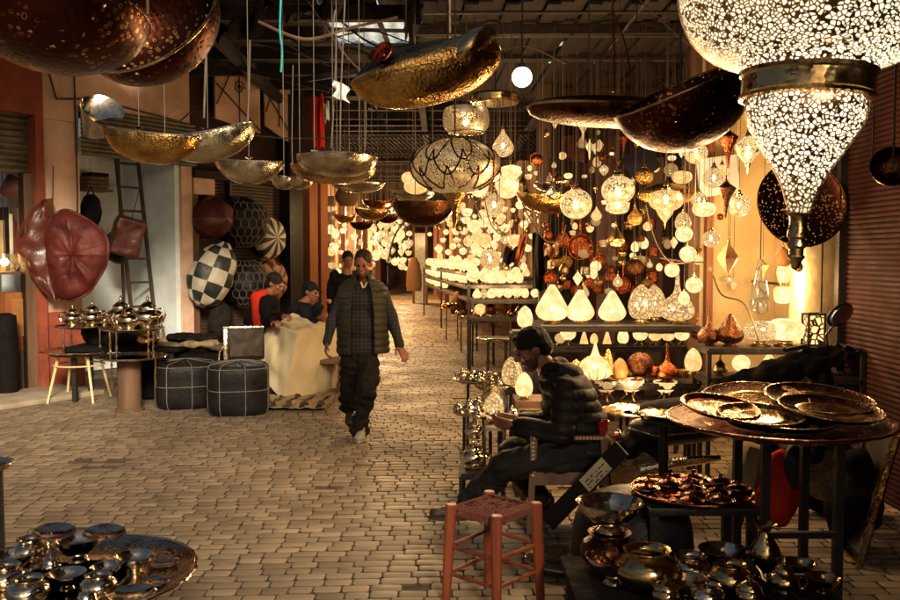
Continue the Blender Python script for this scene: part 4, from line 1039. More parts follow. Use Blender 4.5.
# table lamp prototypes: one unit tall, base at z=0
def tproto(kind, mat, base='polished_brass'):
    nm = {'pear':'pear_lamp','globe':'globe_table_lamp','bowl':'bowl_lamp','neck':'long_necked_lamp','egg':'egg_table_lamp','cone':'cone_lamp','drum':'drum_table_lamp','pumpkin':'pumpkin_lamp'}[kind]
    t = thing(nm,'lamp','table lamp')
    ring = lambda r,h: MB().lathe([(r,0),(r*1.05,h*.3),(r*.7,h*.5),(r*.62,h*.8),(r*.9,h),(0,h)],18)
    if kind == 'pear':
        MB().sheet(sp([(.2,.08),(.33,.14),(.42,.28),(.4,.42),(.27,.66),(.14,.88),(.06,1.0)]),26).build('shade',mat,t); ring(.24,.09).build('base',base,t)
    elif kind == 'egg':
        MB().sheet(sp([(.12,.1),(.26,.18),(.33,.38),(.31,.6),(.2,.85),(.04,1.0)]),24).build('shade',mat,t); ring(.2,.12).build('base',base,t)
    elif kind == 'globe':
        MB().ell((0,0,.58),(.45,.45,.42),26,16).build('shade',mat,t); ring(.3,.18).build('base',base,t)
    elif kind == 'drum':
        MB().sheet(sp([(.3,.22),(.58,.3),(.66,.5),(.62,.8),(.4,.98),(.1,1.0)]),26).build('shade',mat,t); ring(.4,.22).build('base',base,t)
    elif kind == 'bowl':
        MB().sheet(sp([(0,.38),(.3,.44),(.55,.66),(.62,1.0)]),26).build('shade',mat,t)
        b = MB(); 
        for j in range(3): a=2*PI*j/3+.5; b.tube([(.5*math.cos(a),.5*math.sin(a),0),(.2*math.cos(a),.2*math.sin(a),.25),(.45*math.cos(a),.45*math.sin(a),.62)],.035,6)
        b.build('tripod',base,t)
    elif kind == 'neck':
        MB().sheet(sp([(.14,.05),(.27,.12),(.3,.25),(.22,.4),(.07,.55),(.035,.8),(.02,1.0)]),24).build('shade',mat,t); ring(.18,.06).build('base',base,t)
    elif kind == 'cone':
        MB().lathe([(.3,.1),(.06,.95),(0,1.0)],20).build('shade',mat,t); ring(.3,.1).build('base',base,t)
    elif kind == 'pumpkin':
        MB().sheet(sp([(.15,.06),(.36,.14),(.42,.3),(.36,.5),(.14,.64),(.07,.8),(.02,1.0)]),32).build('shade',mat,t); ring(.2,.07).build('base',base,t)
        b = MB()
        for j in range(12):
            a=2*PI*j/12; b.tube([(r*1.02*math.cos(a),r*1.02*math.sin(a),z) for r,z in sp([(.15,.06),(.36,.14),(.42,.3),(.36,.5),(.14,.64)],2)],.012,4)
        b.build('ribs','brass',t)
    return t
tp = {}; tused = set()
def stand(kind, mat, px, py, h, Y, label, group=None, base='polished_brass', z=None):
    key = (kind,mat,base)
    if key not in tp: tp[key] = tproto(kind,mat,base)
    c = P(px,py,Y); 
    if z is not None: c.z = z
    H = S(h,Y)
    if key not in tused:
        t = tp[key]; tused.add(key); t.location = c; t.scale=(H,)*3; t['label']=label
        if group: t['group']=group
    else: t = dup(tp[key], c, rnd.uniform(0,6), label, H, group)
    return t
# main lamp stand in the middle
ZA = P(600,325,6.8).z; ZB = P(600,348,6.8).z; ZC = P(600,381,6.5).z; ZD = P(600,403,6.3).z
x0 = P(541,325,6.8).x; x1 = P(697,325,6.8).x
rack('lamp_rack','black iron rack holding five big white pear lamps behind the seated man','rack',x0,x1,6.7,7.35,[ZA])
rack('lamp_rack','lower iron rack step with small amber lamps in front of the pear lamps','rack',x0-.02,x1-.09,6.36,6.66,[ZC,ZD])
rack('lamp_rack','narrow middle ledge of tiny lit cups under the pear lamps','rack',x0+.05,x1-.05,6.90,7.2,[ZB])
L1 = [('pear',552,37),('pear',580,32),('pear',612,31),('egg',641,37),('egg',654,34),('neck',677,54)]
lab1 = ['leftmost tall white pear lamp on the black rack','squat white pear lamp, second on the black rack','white pear lamp with a dark top, third on the black rack','cream egg lamp with gold speckles on a stem foot','plain egg lamp half hidden behind the speckled egg lamp','tall long-necked speckled lamp at the right end of the black rack']
for (kd,px_,h),lb in zip(L1,lab1):
    Y = 6.95 if px_ != 654 else 7.2
    stand(kd, 'glow_pale' if kd == 'pear' else 'glow_crackle', px_, 324, h*1.05, Y, lb, z=ZA+.002)
stand('egg','glow_pale',525,320,24,6.6,'small white egg lamp left of the pear lamps, above the seated man',z=ZA-.02)
rack('lamp_rack','short iron stand carrying the small white egg lamp','rack',P(512,320,6.6).x,P(540,320,6.6).x-.03,6.5,6.68,[ZA-.022])
small = [('globe','glow_crackle',560,12),('bowl','glow_pale',568,13),('cone','glow_warm',584,15),('egg','glow_warm',594,12),('cone','glow_warm',607,15),('egg','glow_pale',623,17),('bowl','glow_pale',640,12),('bowl','glow_warm',655,11),('bowl','glow_warm',668,11),('bowl','glow_pale',682,12)]
for i,(kd,m_,px_,h) in enumerate(small):
    stand(kd,m_,px_,345,h,7.0,'tiny lit %s lamp, %s from the left on the ledge under the pear lamps' % (kd, ORD[i]),'tiny lamps on the middle ledge',z=ZB+.002)
mid = [('pumpkin','glow_pale','polished_brass',595,40,'ribbed white pumpkin lamp with a pointed neck on the lower step'),
 ('egg','brass','brass',576,22,'dark slatted brass egg lamp at the left of the pumpkin lamp'),('cone','brass','brass',608,32,'slender brass cone lamp right of the pumpkin lamp'),
 ('egg','amber_leather','brass',620,24,'amber leather egg lamp beside the brass cone lamp'),('globe','bronze','brass',640,29,'shiny bronze globe lamp on a brass foot'),
 ('globe','copper','brass',655,14,'small copper ball lamp between the bronze globe and the tall copper lamp'),('neck','copper','brass',667,38,'tall-necked copper lamp near the right end of the lower step'),
 ('globe','silver','silver',612,16,'small silvery ball beside the brass cone lamp'),('bowl','brass','brass',630,11,'low brass dish on the lower step'),('bowl','brass','brass',681,12,'wide low brass dish at the right end of the lower step')]
for i,(kd,m_,b_,px_,h,lb) in enumerate(mid): stand(kd,m_,px_,381,h,6.45+.04*(i%3),lb,base=b_,z=ZC+.002)
for i,(px_,h,lb) in enumerate(((606,20,'lit crackled bowl lamp on tripod legs, leftmost on the bottom shelf'),(631,21,'widest lit bowl lamp on tripod legs, middle of the bottom shelf'),(665,19,'lit white bowl lamp at the right end of the bottom shelf'))):
    stand('bowl',['glow_crackle','glow_pale','glow_pale'][i],px_,402,h,6.42,lb,z=ZD+.002)
# right-hand rack with twin drum lamps
ZR = P(770,346,6.2).z; ZR2 = P(770,375,6.2).z; xr0 = P(703,347,6.2).x; xr1 = P(853,347,6.2).x
rack('lamp_rack','black iron rack at right holding twin drum lamps and a glass lantern','rack',xr0,xr1,6.05,6.4,[ZR,ZR2])
stand('drum','glow_crackle',760,346,25,6.2,'speckled lit drum lamp, left of the twin pair on the right rack',z=ZR+.002)
stand('drum','glow_pale',785,346,27,6.2,'brighter smooth lit drum lamp, right of the twin pair on the right rack',z=ZR+.002)
stand('neck','bronze',709,346,38,6.25,'dark long-necked lamp at the left end of the right rack',z=ZR+.002,base='brass')
stand('neck','copper',697,346,26,6.9,'small copper long-necked lamp beyond the left end of the right rack',z=ZR-.02,base='brass')
stand('pear','bronze',730,346,32,6.2,'dark teardrop lamp between the long-necked lamp and the twin drums',z=ZR+.002,base='brass')
stand('globe','glow_pale',741,373,20,6.2,'white globe lamp on the lower shelf of the right rack',z=ZR2+.002)
stand('pear','glow_pale',769,373,22,6.2,'white pear lamp on the lower shelf of the right rack',z=ZR2+.002)
stand('neck','polished_brass',720,373,26,6.2,'brass vase lamp on the lower shelf of the right rack',z=ZR2+.002,base='brass')
stand('egg','glow_warm',693,373,26,6.25,'warm egg lamp at the left end beneath the right rack',z=ZR2+.002)
c = P(813,347,6.2); t = thing('glass_lantern','rectangular black-framed lantern with frosted pierced panes on the right rack','lantern',(c.x,6.2,ZR+.002)); w_=S(16,6.2); h=S(33,6.2)
f = MB()
for sx in (-.5,.5):
    for sy in (-.5,.5): f.box((sx*w_,sy*w_,h/2),(.014,.014,h))
for z in (.008,h-.008):
    for sx in (-.5,.5): f.box((sx*w_,0,z),(.014,w_,.016))
    for sy in (-.5,.5): f.box((0,sy*w_,z),(w_,.014,.016))
f.build('frame','iron',t)
g_ = MB()
for sx in (-.45,.45): g_.box((sx*w_,0,h/2),(.003,w_*.9,h*.94))
g_.box((0,.45*w_,h/2),(w_*.9,.003,h*.94)); g_.box((0,-.45*w_,h/2),(w_*.9,.003,h*.94)); g_.build('pane','pierced_lit',t)
t = thing('wall_lamp','tall lit fringed wall lamp on the yellow wall above the twin drum lamps','wall lamp',P(783,295,6.9)); r=S(9,6.9)
MB().sheet(sp([(r*.5,r*1.0),(r*1.0,r*.7),(r,0),(r*.8,-r*.8),(0,-r)]),24).build('shade','glow_pale',t)
MB().sheet([(r*.5,r*1.3),(r*.75,r*2.4),(r*.6,r*3.8),(r*.2,r*4.2)],18).build('upper_shade','glow_pale',t)
MB().lathe([(r*.55,r*.95),(r*.6,r*1.35),(r*.2,r*1.4)],16).build('collar','polished_brass',t)
MB().bar((0,r*.5,r*1.2),(0,.7,r*1.2),.02).build('bracket','iron',t)
t = thing('wall_lamp','long pale bottle-shaped hanging lamp against the yellow wall','wall lamp',P(760,290,6.6)); r=S(9,6.6)
MB().sheet(sp([(r*.2,r*3.4),(r*.5,r*2.2),(r*1.1,-r*1.2),(r*.9,-r*2.4),(0,-r*2.8)]),24).build('shade','glow_soft',t)
MB().tube([(0,0,r*3.4),(0,0,r*9)],.005,5).build('cord','string',t)
for p_,e in (((552,300,6.7),22),((612,300,6.7),22),((660,300,6.7),20),((773,318,5.9),26),((783,285,6.6),34),((745,225,7.0),22),((631,385,6.3),8),((595,362,6.3),8),((618,210,6.0),30),((700,190,6.1),30),((688,262,6.0),22),((507,180,6.9),22),((480,230,8.6),45),((748,170,5.5),14),((576,222,6.1),16)):
    lamp_light(P(*p_), e, .06)
# ---- far racks along the lane
k1 = slant_rack('lamp_rack','far rack of tiny glowing bulbs in three rows at the right of the lane','rack',(P(424,300,24).x,24),(P(468,300,15.5).x,15.5),-.9 if False else .8,[P(440,270,19).z,P(440,281,19).z*1.0,P(440,291,19).z])
for r_,(dz,py_) in enumerate(((0,272),(0,281),(0,291))):
    zz = P(440,[270,281,291][r_],19).z
    n = 12 if r_ < 2 else 6
    for i in range(n):
        f_ = (i+.5)/12; Y = 24-8.5*f_-.15; x = P(424,300,24).x*(1-f_)+P(468,300,15.5).x*f_+.12
        c = Vector((x,Y,zz)); key='glow_pale'
        kd = ['globe','egg','globe','pear'][i%4]
        kk=(kd,key,'polished_brass')
        if kk not in tp: tp[kk]=tproto(*kk)
        if kk in tused: t = dup(tp[kk],c,0,'one of the tiny round lamps in rows on the far rack',.24)
        else: tused.add(kk); t=tp[kk]; t.location=c; t.scale=(.24,)*3
        t['label']='one of the tiny lit lamps standing in rows on the farthest rack'; t['group']='tiny lamps on the farthest rack'
Yk = 11; xk0=P(469,300,Yk).x; xk1=P(545,300,Yk).x; z1=P(500,285,Yk).z; z2=P(500,300,Yk).z; z3=P(500,318,Yk).z
rack('lamp_rack','middle black rack beside the lane with two rows of white bulbs above brass ware','rack',xk0,xk1,Yk,Yk+.5,[z1,z2,z3])
top = [('globe',473,15),('globe',485,15),('pear',493,16),('pear',501,14),('egg',511,14),('egg',519,13)]
for i,(kd,px_,h) in enumerate(top): stand(kd,'glow_pale',px_,285,h,Yk+.2,'%s white lamp from the left on the top shelf of the middle rack' % ORD[i],'white lamps on the top shelf of the middle rack',z=z1+.002)
row2 = [('pear',477,11),('egg',484,11),('pear',491,12),('globe',499,13),('egg',508,13),('globe',517,13),('egg',525,12),('globe',535,10)]
for i,(kd,px_,h) in enumerate(row2): stand(kd,'glow_pale' if i != 1 else 'glow_crackle',px_,299,h,Yk+.25,'%s white lamp from the left on the second shelf of the middle rack' % ORD[i],'white lamps on the second shelf of the middle rack',z=z2+.002)
for i,(px_,kd,m_) in enumerate(((480,'globe','glow_warm'),(490,'globe','copper'),(500,'bowl','brass'),(511,'neck','copper'),(520,'pear','brass'),(530,'globe','copper'))):
    stand(kd,m_,px_,317,13,Yk+.2,'small %s piece, %s from the left on the bottom shelf of the middle rack' % ('lit' if 'glow' in m_ else m_, ORD[i]),'brass ware on the bottom shelf of the middle rack',z=z3+.002)
for i in range(7):
    px_=476+i*10; stand(['egg','globe','pear'][i%3],'glow_warm' if i%2 else 'glow_pale',px_,272-(i%3)*3,10,12.2,'background lamp, %s from the left behind the middle rack' % ORD[i],'background lamps behind the middle rack',z=P(px_,277,12.2).z)
rack('lamp_rack','back shelf behind the middle rack carrying smaller lamps','rack',P(470,277,12.1).x,P(545,277,12.1).x,12.0,12.4,[P(500,277,12.2).z-.004])
for p_,e in (((485,285,10.7),30),((520,285,10.7),30),((450,265,17),50),((375,235,24),500),((345,240,17.5),140),((400,245,31),600),((360,240,33),600),((395,215,14),80),((400,235,19),260),((350,215,22),260),((470,225,12.5),40)):
    lamp_light(P(*p_), e, .08)
# ================================================================= SILVER TRAYS AND TEA SETS
def teapot_parts(t, s=1, mat='polished_silver', x=0, y=0, z=0, rz=0):
    M = TR((x,y,z),0,0,rz,s)
    MB().lathe(sp([(.045,0),(.05,.006),(.035,.014),(.06,.035),(.072,.06),(.062,.085),(.038,.1),(.04,.106)],2),20,M,lobes=10,amp=.05).build('body',mat,t)
    MB().lathe(sp([(.042,.106),(.036,.118),(.015,.135),(.006,.14),(.01,.148),(.006,.158),(0,.17)],2),16,M).build('lid',mat,t)
    sp_ = [(.06,0,.04),(.09,0,.055),(.1,0,.085),(.12,0,.108)]
    MB().tube([M@Vector(p) for p in sp_],[.014*s,.011*s,.008*s,.006*s],8).build('spout',mat,t)
    MB().tube([M@Vector(p) for p in ((-.045,0,.098),(-.085,0,.105),(-.1,0,.075),(-.085,0,.04),(-.06,0,.035))],.0055*s,6).build('handle',mat,t)
def proto_teapot(mat='polished_silver'):
    t = thing('teapot','silver teapot','teapot'); teapot_parts(t,1,mat); return t
def proto_sugar(mat='polished_silver'):
    t = thing('sugar_pot','silver pot','pot')
    MB().lathe(sp([(.04,0),(.045,.005),(.03,.012),(.055,.03),(.062,.055),(.05,.075),(.052,.08)],2),20).build('body',mat,t)
    MB().lathe(sp([(.052,.08),(.04,.1),(.012,.112),(.01,.12),(.014,.128),(0,.138)],2),16).build('lid',mat,t); return t
def proto_bowl(mat='polished_silver'):
    t = thing('footed_bowl','silver bowl','bowl')
    MB().sheet(sp([(.045,0),(.035,.012),(.03,.02),(.07,.04),(.1,.075),(.106,.095),(.112,.1),(.1,.096),(.06,.045),(0,.034)],2),28).build('bowl',mat,t); return t
def proto_round(mat='polished_silver'):     # squat rounded pot with open mouth
    t = thing('round_pot','silver pot','pot')
    MB().sheet(sp([(.05,0),(.09,.02),(.115,.06),(.105,.1),(.075,.122),(.07,.132),(.085,.142),(.08,.142),(.062,.13),(.06,.11),(.09,.06),(.05,.015),(0,.012)],2),30).build('body',mat,t)
    return t
def proto_vase(mat='polished_silver'):
    t = thing('metal_vase','vase','vase')
    MB().sheet(sp([(.045,0),(.03,.02),(.055,.06),(.07,.1),(.05,.15),(.025,.19),(.025,.21),(.05,.235),(.045,.235),(.02,.21)],2),24).build('body',mat,t); return t
def proto_dish(mat='polished_silver'):
    t = thing('metal_dish','dish','dish')
    MB().lathe([(0,0),(.07,0),(.1,.012),(.115,.02),(.11,.023),(.07,.006),(0,.005)],28).build('dish',mat,t)
    return t
def proto_lidded(mat='copper'):
    t = thing('lidded_dish','dish','dish')
    MB().lathe(sp([(.028,0),(.04,.006),(.066,.022),(.074,.030),(.07,.032),(.05,.026),(0,.024)],2),28).build('dish',mat,t)
    MB().lathe(sp([(.058,.03),(.045,.042),(.014,.05),(.009,.054),(.012,.062),(.006,.07),(0,.071)],2),20).build('lid',mat,t)
    MB().tube([(.074*math.cos(2*PI*k/28),.074*math.sin(2*PI*k/28),.031) for k in range(28)],.0028,5,closed=True).build('rim','polished_brass',t); return t
MP = {}
def put(kind, mat, loc, label, s=1, rz=None, group=None, rot=None):
    fn = {'teapot':proto_teapot,'sugar':proto_sugar,'bowl':proto_bowl,'round':proto_round,'vase':proto_vase,'dish':proto_dish,'lidded':proto_lidded}[kind]
    rz = rnd.uniform(0,6.28) if rz is None else rz
    if (kind,mat) not in MP:
        t = MP[(kind,mat)] = fn(mat); t.location = loc; t.rotation_euler=(0,0,rz); t.scale=(s,)*3; t['label']=label
        if group: t['group']=group
    else: t = dup(MP[(kind,mat)],loc,rz,label,s,group)
    if rot: t.rotation_euler = rot
    return t
def tray(label, c, r, mat='silver', name='round_tray', rim=.02, group=None, rot=None, lip='polished_silver', deep=.0):
    t = thing(name,label,'tray',c,0,group)
    if rot: t.rotation_euler = rot
    MB().lathe([(0,-.004),(r*.86,-.004-deep),(r*.97,rim*.7),(r,rim),(r*.985,rim+.003),(r*.85,.003-deep),(0,.003)],56).build('plate',mat,t)
    MB().tube([(r*math.cos(2*PI*k/56)*(1+.012*(k%2)),r*math.sin(2*PI*k/56)*(1+.012*(k%2)),rim) for k in range(56)],max(.004,r*.014),6,closed=True).build('rim',lip,t)
    if r > .17 and mat != 'polished_silver': MB().lathe([(r*.44,.0035),(r*.50,.0065),(r*.60,.0065),(r*.66,.0035)],40,lobes=30,amp=.02).build('engraved_ring',lip,t)
    return t
# right of the lane, next to the seated man
def legs(t, r, h, n=4, mat='iron', w=.02, spread=1.05):
    for j in range(n):
        a = 2*PI*(j+.5)/n; MB().bar((r*math.cos(a),r*math.sin(a),0),(r*spread*math.cos(a),r*spread*math.sin(a),-h),w).build('leg',mat,t)
def tray_table(label, px, py, rpx, Y, mat='silver', lip='polished_silver', n=4, legm='iron', hz=None):
    c = P(px,py,Y); r = S(rpx,Y); t = tray(label,c,r,mat,'tray_table',.018,lip=lip); t['category']='tray table'
    legs(t, r*.6, c.z-.004, n, legm); return t, c, r
t,c,r = tray_table('silver tray table highest and farthest of those by the lane, crowded with tea pots', 479,381,26,7.0)
for i,(dx,dy) in enumerate(((-.13,.02),(-.07,-.09),(-.03,.08),(.04,-.03),(.1,.08),(.13,-.06),(.0,-.14),(-.1,.1))):
    put(['teapot','sugar','bowl'][i%3],'polished_silver',c+Vector((dx,dy,.004)),'small %s in a huddle on the farthest loaded tray by the lane' % ['silver teapot','silver sugar pot','silver footed bowl'][i%3],.62,group='%s on the farthest loaded tray' % ['teapots','sugar pots','bowls'][i%3])
t,c,r = tray_table('empty silver tray table standing beyond the loaded ones near the seated man’s head'.replace('’',"'"), 497,340,21,9.0)
t,c,r = tray_table('small dark tray table with two low silver dishes behind the lit egg lamps', 492,388,17,6.7,'silver')
for i,(dx,dy) in enumerate(((-.06,.0),(.05,-.04),(.0,.07))): put('sugar' if i else 'bowl','polished_silver',c+Vector((dx,dy,.004)),'low silver piece on the small dark tray table',.6,group='low silver pieces on the small tray table')
t,c,r = tray_table('silver tray table nearest the lane edge, holding a teapot and sugar pots', 474,413,23,6.0,hz=1)
for i,(dx,dy,s) in enumerate(((-.11,.0,.55),(-.04,-.06,.62),(.03,.02,.8),(.1,.03,.7),(-.02,.1,.6),(.09,-.07,.5))):
    put(['sugar','teapot'][i%2],'polished_silver',c+Vector((dx,dy,.004)),'%s on the silver tray nearest the lane edge' % ['small silver sugar pot','spouted silver teapot'][i%2],s,group=['sugar pots','teapots'][i%2]+' on the tray nearest the lane')
zt_=P(475,468,5.7).z; rack('side_table','low black iron side table stacked with silver teapots by the seated man','table',P(461,468,5.6).x,P(489,468,5.6).x,5.55,5.9,[zt_],tube=.02)
for i,(px_,Y_,z_,s) in enumerate(((473,5.7,0,1.15),(478,5.8,0,.95),(470,5.82,.0,.8),(474,5.72,.19,.85),(477,5.7,.31,.62))):
    put('teapot','polished_silver',Vector((P(px_,400,Y_).x,Y_,zt_+.002+z_)),['largest silver teapot, bottom of the stack on the low black table','medium silver teapot behind the largest on the low black table','small silver teapot at the left on the low black table','silver teapot stacked on top of the largest one','smallest silver teapot crowning the stack on the low black table'][i],s,rz=2.4+i)
# lamp box with egg lamps and the round engraved plate
zb=P(525,400,5.95).z; t=thing('lamp_box','dark wooden box with an inlaid square front carrying the lit egg lamp','box',(P(529,400,6).x,6.05,0))
MB().box((0,0,zb/2),(S(30,6),.3,zb),bev=.006).build('body','old_wood',t)
f=MB(); w_=S(22,6)
for a_,b_ in (((-.5,-.5),(.5,-.5)),((.5,-.5),(.5,.5)),((.5,.5),(-.5,.5)),((-.5,.5),(-.5,-.5))): f.bar((a_[0]*w_,-.155,zb-.13+a_[1]*.15),(b_[0]*w_,-.155,zb-.13+b_[1]*.15),.012)
f.build('inlay','bone',t)
stand('egg','glow_pale',524,399,27,5.98,'smooth lit egg lamp standing on the dark inlaid box',z=zb+.002)
stand('egg','glow_crackle',512,390,32,6.5,'taller speckled egg lamp behind the smooth one',z=P(512,388,6.5).z)
rack('side_table','small iron stand under the speckled egg lamp','table',P(505,388,6.45).x,P(520,388,6.5).x,6.42,6.58,[P(512,388,6.5).z-.003],tube=.014)
stand('egg','glow_crackle',494,422,30,5.7,'lit pierced egg lamp glowing between the loaded tray and the man\'s hands',z=P(494,422,5.7).z)
rack('side_table','small wooden stand under the lit pierced lamp by the man\'s hands','table',P(485,422,5.6).x,P(504,422,5.6).x,5.6,5.8,[P(494,422,5.7).z-.003],tube=.014)
t=thing('engraved_plate','round silver plate with a ribbed rim propped upright behind the lit pierced lamp','plate',P(494,402,5.95)); t.rotation_euler=(R(74),0,0); r=S(13,5.95)
MB().lathe([(0,0),(r*.7,0),(r,.02),(r*.98,.026),(r*.7,.008),(0,.008)],36,sy=1.25,lobes=24,amp=.03).build('plate','silver',t)
put('sugar','polished_silver',P(512,412,5.8)-Vector((0,0,.05)),'little silver pot between the pierced lamp and the inlaid box',.7)
lamp_light(P(524,370,5.75),6,.05); lamp_light(P(494,425,5.5),4,.04)
# glittering brass tray below the lit bowls and tray clutter
t,c,r = tray_table('wide glittering brass tray table below the lit bowl lamps', 640,413,38,5.9,'polished_brass','polished_brass')
for i in range(7): put('dish','polished_brass',c+Vector((rnd.uniform(-.17,.17),rnd.uniform(-.12,.12),.006+.004*i)),'small brass dish lying on the glittering brass tray',.45,group='brass dishes on the glittering tray')
for j,(px_,py_,Y_) in enumerate(((483,322,13),(469,316,15),(452,308,17))):
    t,c,r = tray_table('dark table of small brass ware, %s of those between the far racks and the lane' % ['nearest','middle','farthest'][j],px_,py_,[24,18,13][j],Y_,'brass','polished_brass')
    for q in range(6):
        a=q*1.05; put(['bowl','sugar'][q%2],'polished_brass',c+Vector((r*.6*math.cos(a),r*.6*math.sin(a),.004)),'small brass piece on the %s dark table by the far racks' % ['nearest','middle','farthest'][j],.9,group='small brass pieces on the %s dark table' % ['nearest','middle','farthest'][j])
# ================================================================= LEFT SHOP GOODS
def fthing(name,label,cat,px,py,v,group=None):
    return thing(name,label,cat,FW(px,py,v),FA,group)
def patt_ball(t, r, sq, matA, matB, nseg, nring, patt, rot=(0,0,0), names=('panel','panel')):
    A_, B_ = MB(), MB(); seed = r*37; from mathutils import Euler
    M = Euler(rot).to_matrix().to_4x4(); sub = 4
    for i in range(nring):
        for j in range(nseg):
            tgt = A_ if patt(i,j) else B_; vs=[]; fs=[]
            for a in range(sub+1):
                for b in range(sub+1):
                    th = PI*(i+a/sub)/nring; ph = 2*PI*(j+b/sub)/nseg
                    k = r*(1+.035*math.sin(PI*a/sub)*math.sin(PI*b/sub)+.11*noise.noise((2.1*math.sin(th)*math.cos(ph)+seed,2.1*math.sin(th)*math.sin(ph),2.1*math.cos(th))))
                    vs.append((k*math.sin(th)*math.cos(ph), k*math.sin(th)*math.sin(ph), k*sq*math.cos(th)))
            for a in range(sub):
                for b in range(sub): q=a*(sub+1)+b; fs.append((q,q+sub+1,q+sub+2,q+1))
            tgt.add(vs,fs,M)
    A_.build(names[0],matA,t); B_.build(names[1],matB,t)
def remesh(mb, name, mat, parent, org, voxel=.012, smooth=4, disp=None, k=.5):
    me = bpy.data.meshes.new('tmp'); o0 = Vector(org)
    me.from_pydata([tuple(v-o0) for v in mb.v],[],mb.f); bm=bmesh.new(); bm.from_mesh(me); bmesh.ops.recalc_face_normals(bm,faces=bm.faces); bm.to_mesh(me); bm.free()
    ob = bpy.data.objects.new('tmp',me); col.objects.link(ob)
    m = ob.modifiers.new('r','REMESH'); m.mode='VOXEL'; m.voxel_size=voxel; m.use_smooth_shade=True
    if smooth: s = ob.modifiers.new('s','SMOOTH'); s.factor=k; s.iterations=smooth
    bpy.context.view_layer.update()
    dg = bpy.context.evaluated_depsgraph_get(); me2 = bpy.data.meshes.new_from_object(ob.evaluated_get(dg))
    bpy.data.objects.remove(ob); bpy.data.meshes.remove(me)
    if disp:
        ns = [v.normal.copy() for v in me2.vertices]
        for v,n in zip(me2.vertices,ns): v.co += n*disp(v.co+o0,n)
    me2.name=name; me2.materials.clear(); me2.materials.append(MATS[mat]); me2.shade_smooth()
    o = bpy.data.objects.new(name,me2); col.objects.link(o)
    if parent: o.parent = parent
    else: o.location = o0
    return o
def wrinkle(amp, sc, sx=1, sz=1):
    def f(c,n):
        q = Vector((c.x*sc*sx,c.y*sc,c.z*sc*sz)); return amp*(noise.noise(q)+.5*noise.noise(q*2.1))
    return f
# big red leather pouf cover
c = FW(66,256,-.25); t = thing('leather_pouf','large open red leather pouf cover hanging on the peach pillar','pouf',c)
s_ = S(1,10.9)
def rd(u,v):       # puckered leather face of the cover
    a_=2*PI*u; r_=v; k_=1+.05*math.sin(a_*3+.6)+.03*math.sin(a_*5); x=13*s_+30*s_*r_*k_*math.cos(a_)-8*s_*r_*r_*math.sin(a_)**2; z=1*s_+44*s_*r_*k_*math.sin(a_)
    y=-.17*(1-r_**3)**.5*(1-.10*abs(math.sin(a_*4))**.4) if r_<1 else 0
    return (x, y-.05+.05*noise.noise((x*5,z*5,0))+.025*abs(noise.noise((x*11,z*11,3))), z)
MB().grid(rd,72,16,.006).build('leather','red_leather',t)
def fl(u,v):       # folded side flap at the left
    z=50*s_-92*s_*v; w_=(6+34*math.sin(PI*min(1,v*1.05))**.7)*s_
    return (-12*s_-w_*(1-u)+6*s_*v, .0-.16*math.sin(PI*u)**.7+.06*noise.noise((u*4,v*7,2)), z+6*s_*u*(1-v))
MB().grid(fl,20,30,.006).build('side_flap','brown_leather',t)
sm_=MB()
for j in range(8):
    a_=j/8+.04; sm_.tube([Vector(rd(a_,q/12))+Vector((0,-.004,0)) for q in range(1,13)],.006,5)
sm_.tube([Vector(rd(q/72,.995))+Vector((0,-.008,0)) for q in range(72)],.016,7,closed=True)
sm_.build('seams','brown_leather',t)
MB().tube([(-.19,.1,.58),(-.19,.15,1.1)],.006,4).build('cord','string',t)
c = FW(128,236,.1); t = thing('leather_pouf','boxy red-brown leather pouf hanging beside the ladder','pouf',c); t.rotation_euler=(R(8),R(14),FA-.5)
mb = MB().box((0,0,0),(.38,.38,.5),bev=.04); remesh(Tmb:=mb,'leather','brown_leather',t,(0,0,0),.016,4,wrinkle(.02,5))
MB().tube([(0,0,.25),(0,.02,.9)],.006,4).build('cord','string',t)
c = FW(118,247,.35); t = thing('leather_pouf','dark leather pouf in the shadow behind the boxy one','pouf',c); remesh(MB().ell(c,(.2,.2,.24)),'leather','black_leather',t,c,.02,2,wrinkle(.02,5))
c = FW(92,212,.3); t = thing('black_backpack','black backpack hanging on the recess wall left of the ladder','backpack',c)
remesh(MB().ell(c,(.15,.12,.24)).ell(c+Vector((.02,-.08,-.08)),(.1,.08,.11)),'bag','black_cloth',t,c,.014,2,wrinkle(.02,8))
MB().tube([(-.05,0,.2),(0,.02,.34),(.06,0,.2)],.012,6).build('strap','black_cloth',t)
t = fthing('wall_shelf','small shelf stacked with flat wrapped goods above the backpack','shelf',93,189,.9)
MB().box((0,-.05,-.02),(.42,.3,.03)).build('board','old_wood',t)
for i in range(4): MB().box((.01*i,-.05,.03+.055*i),(.34-.02*i,.24,.05),bev=.01).build('folded_blanket',['khaki_cloth','old_wood','khaki_cloth','dark_jacket'][i],t)
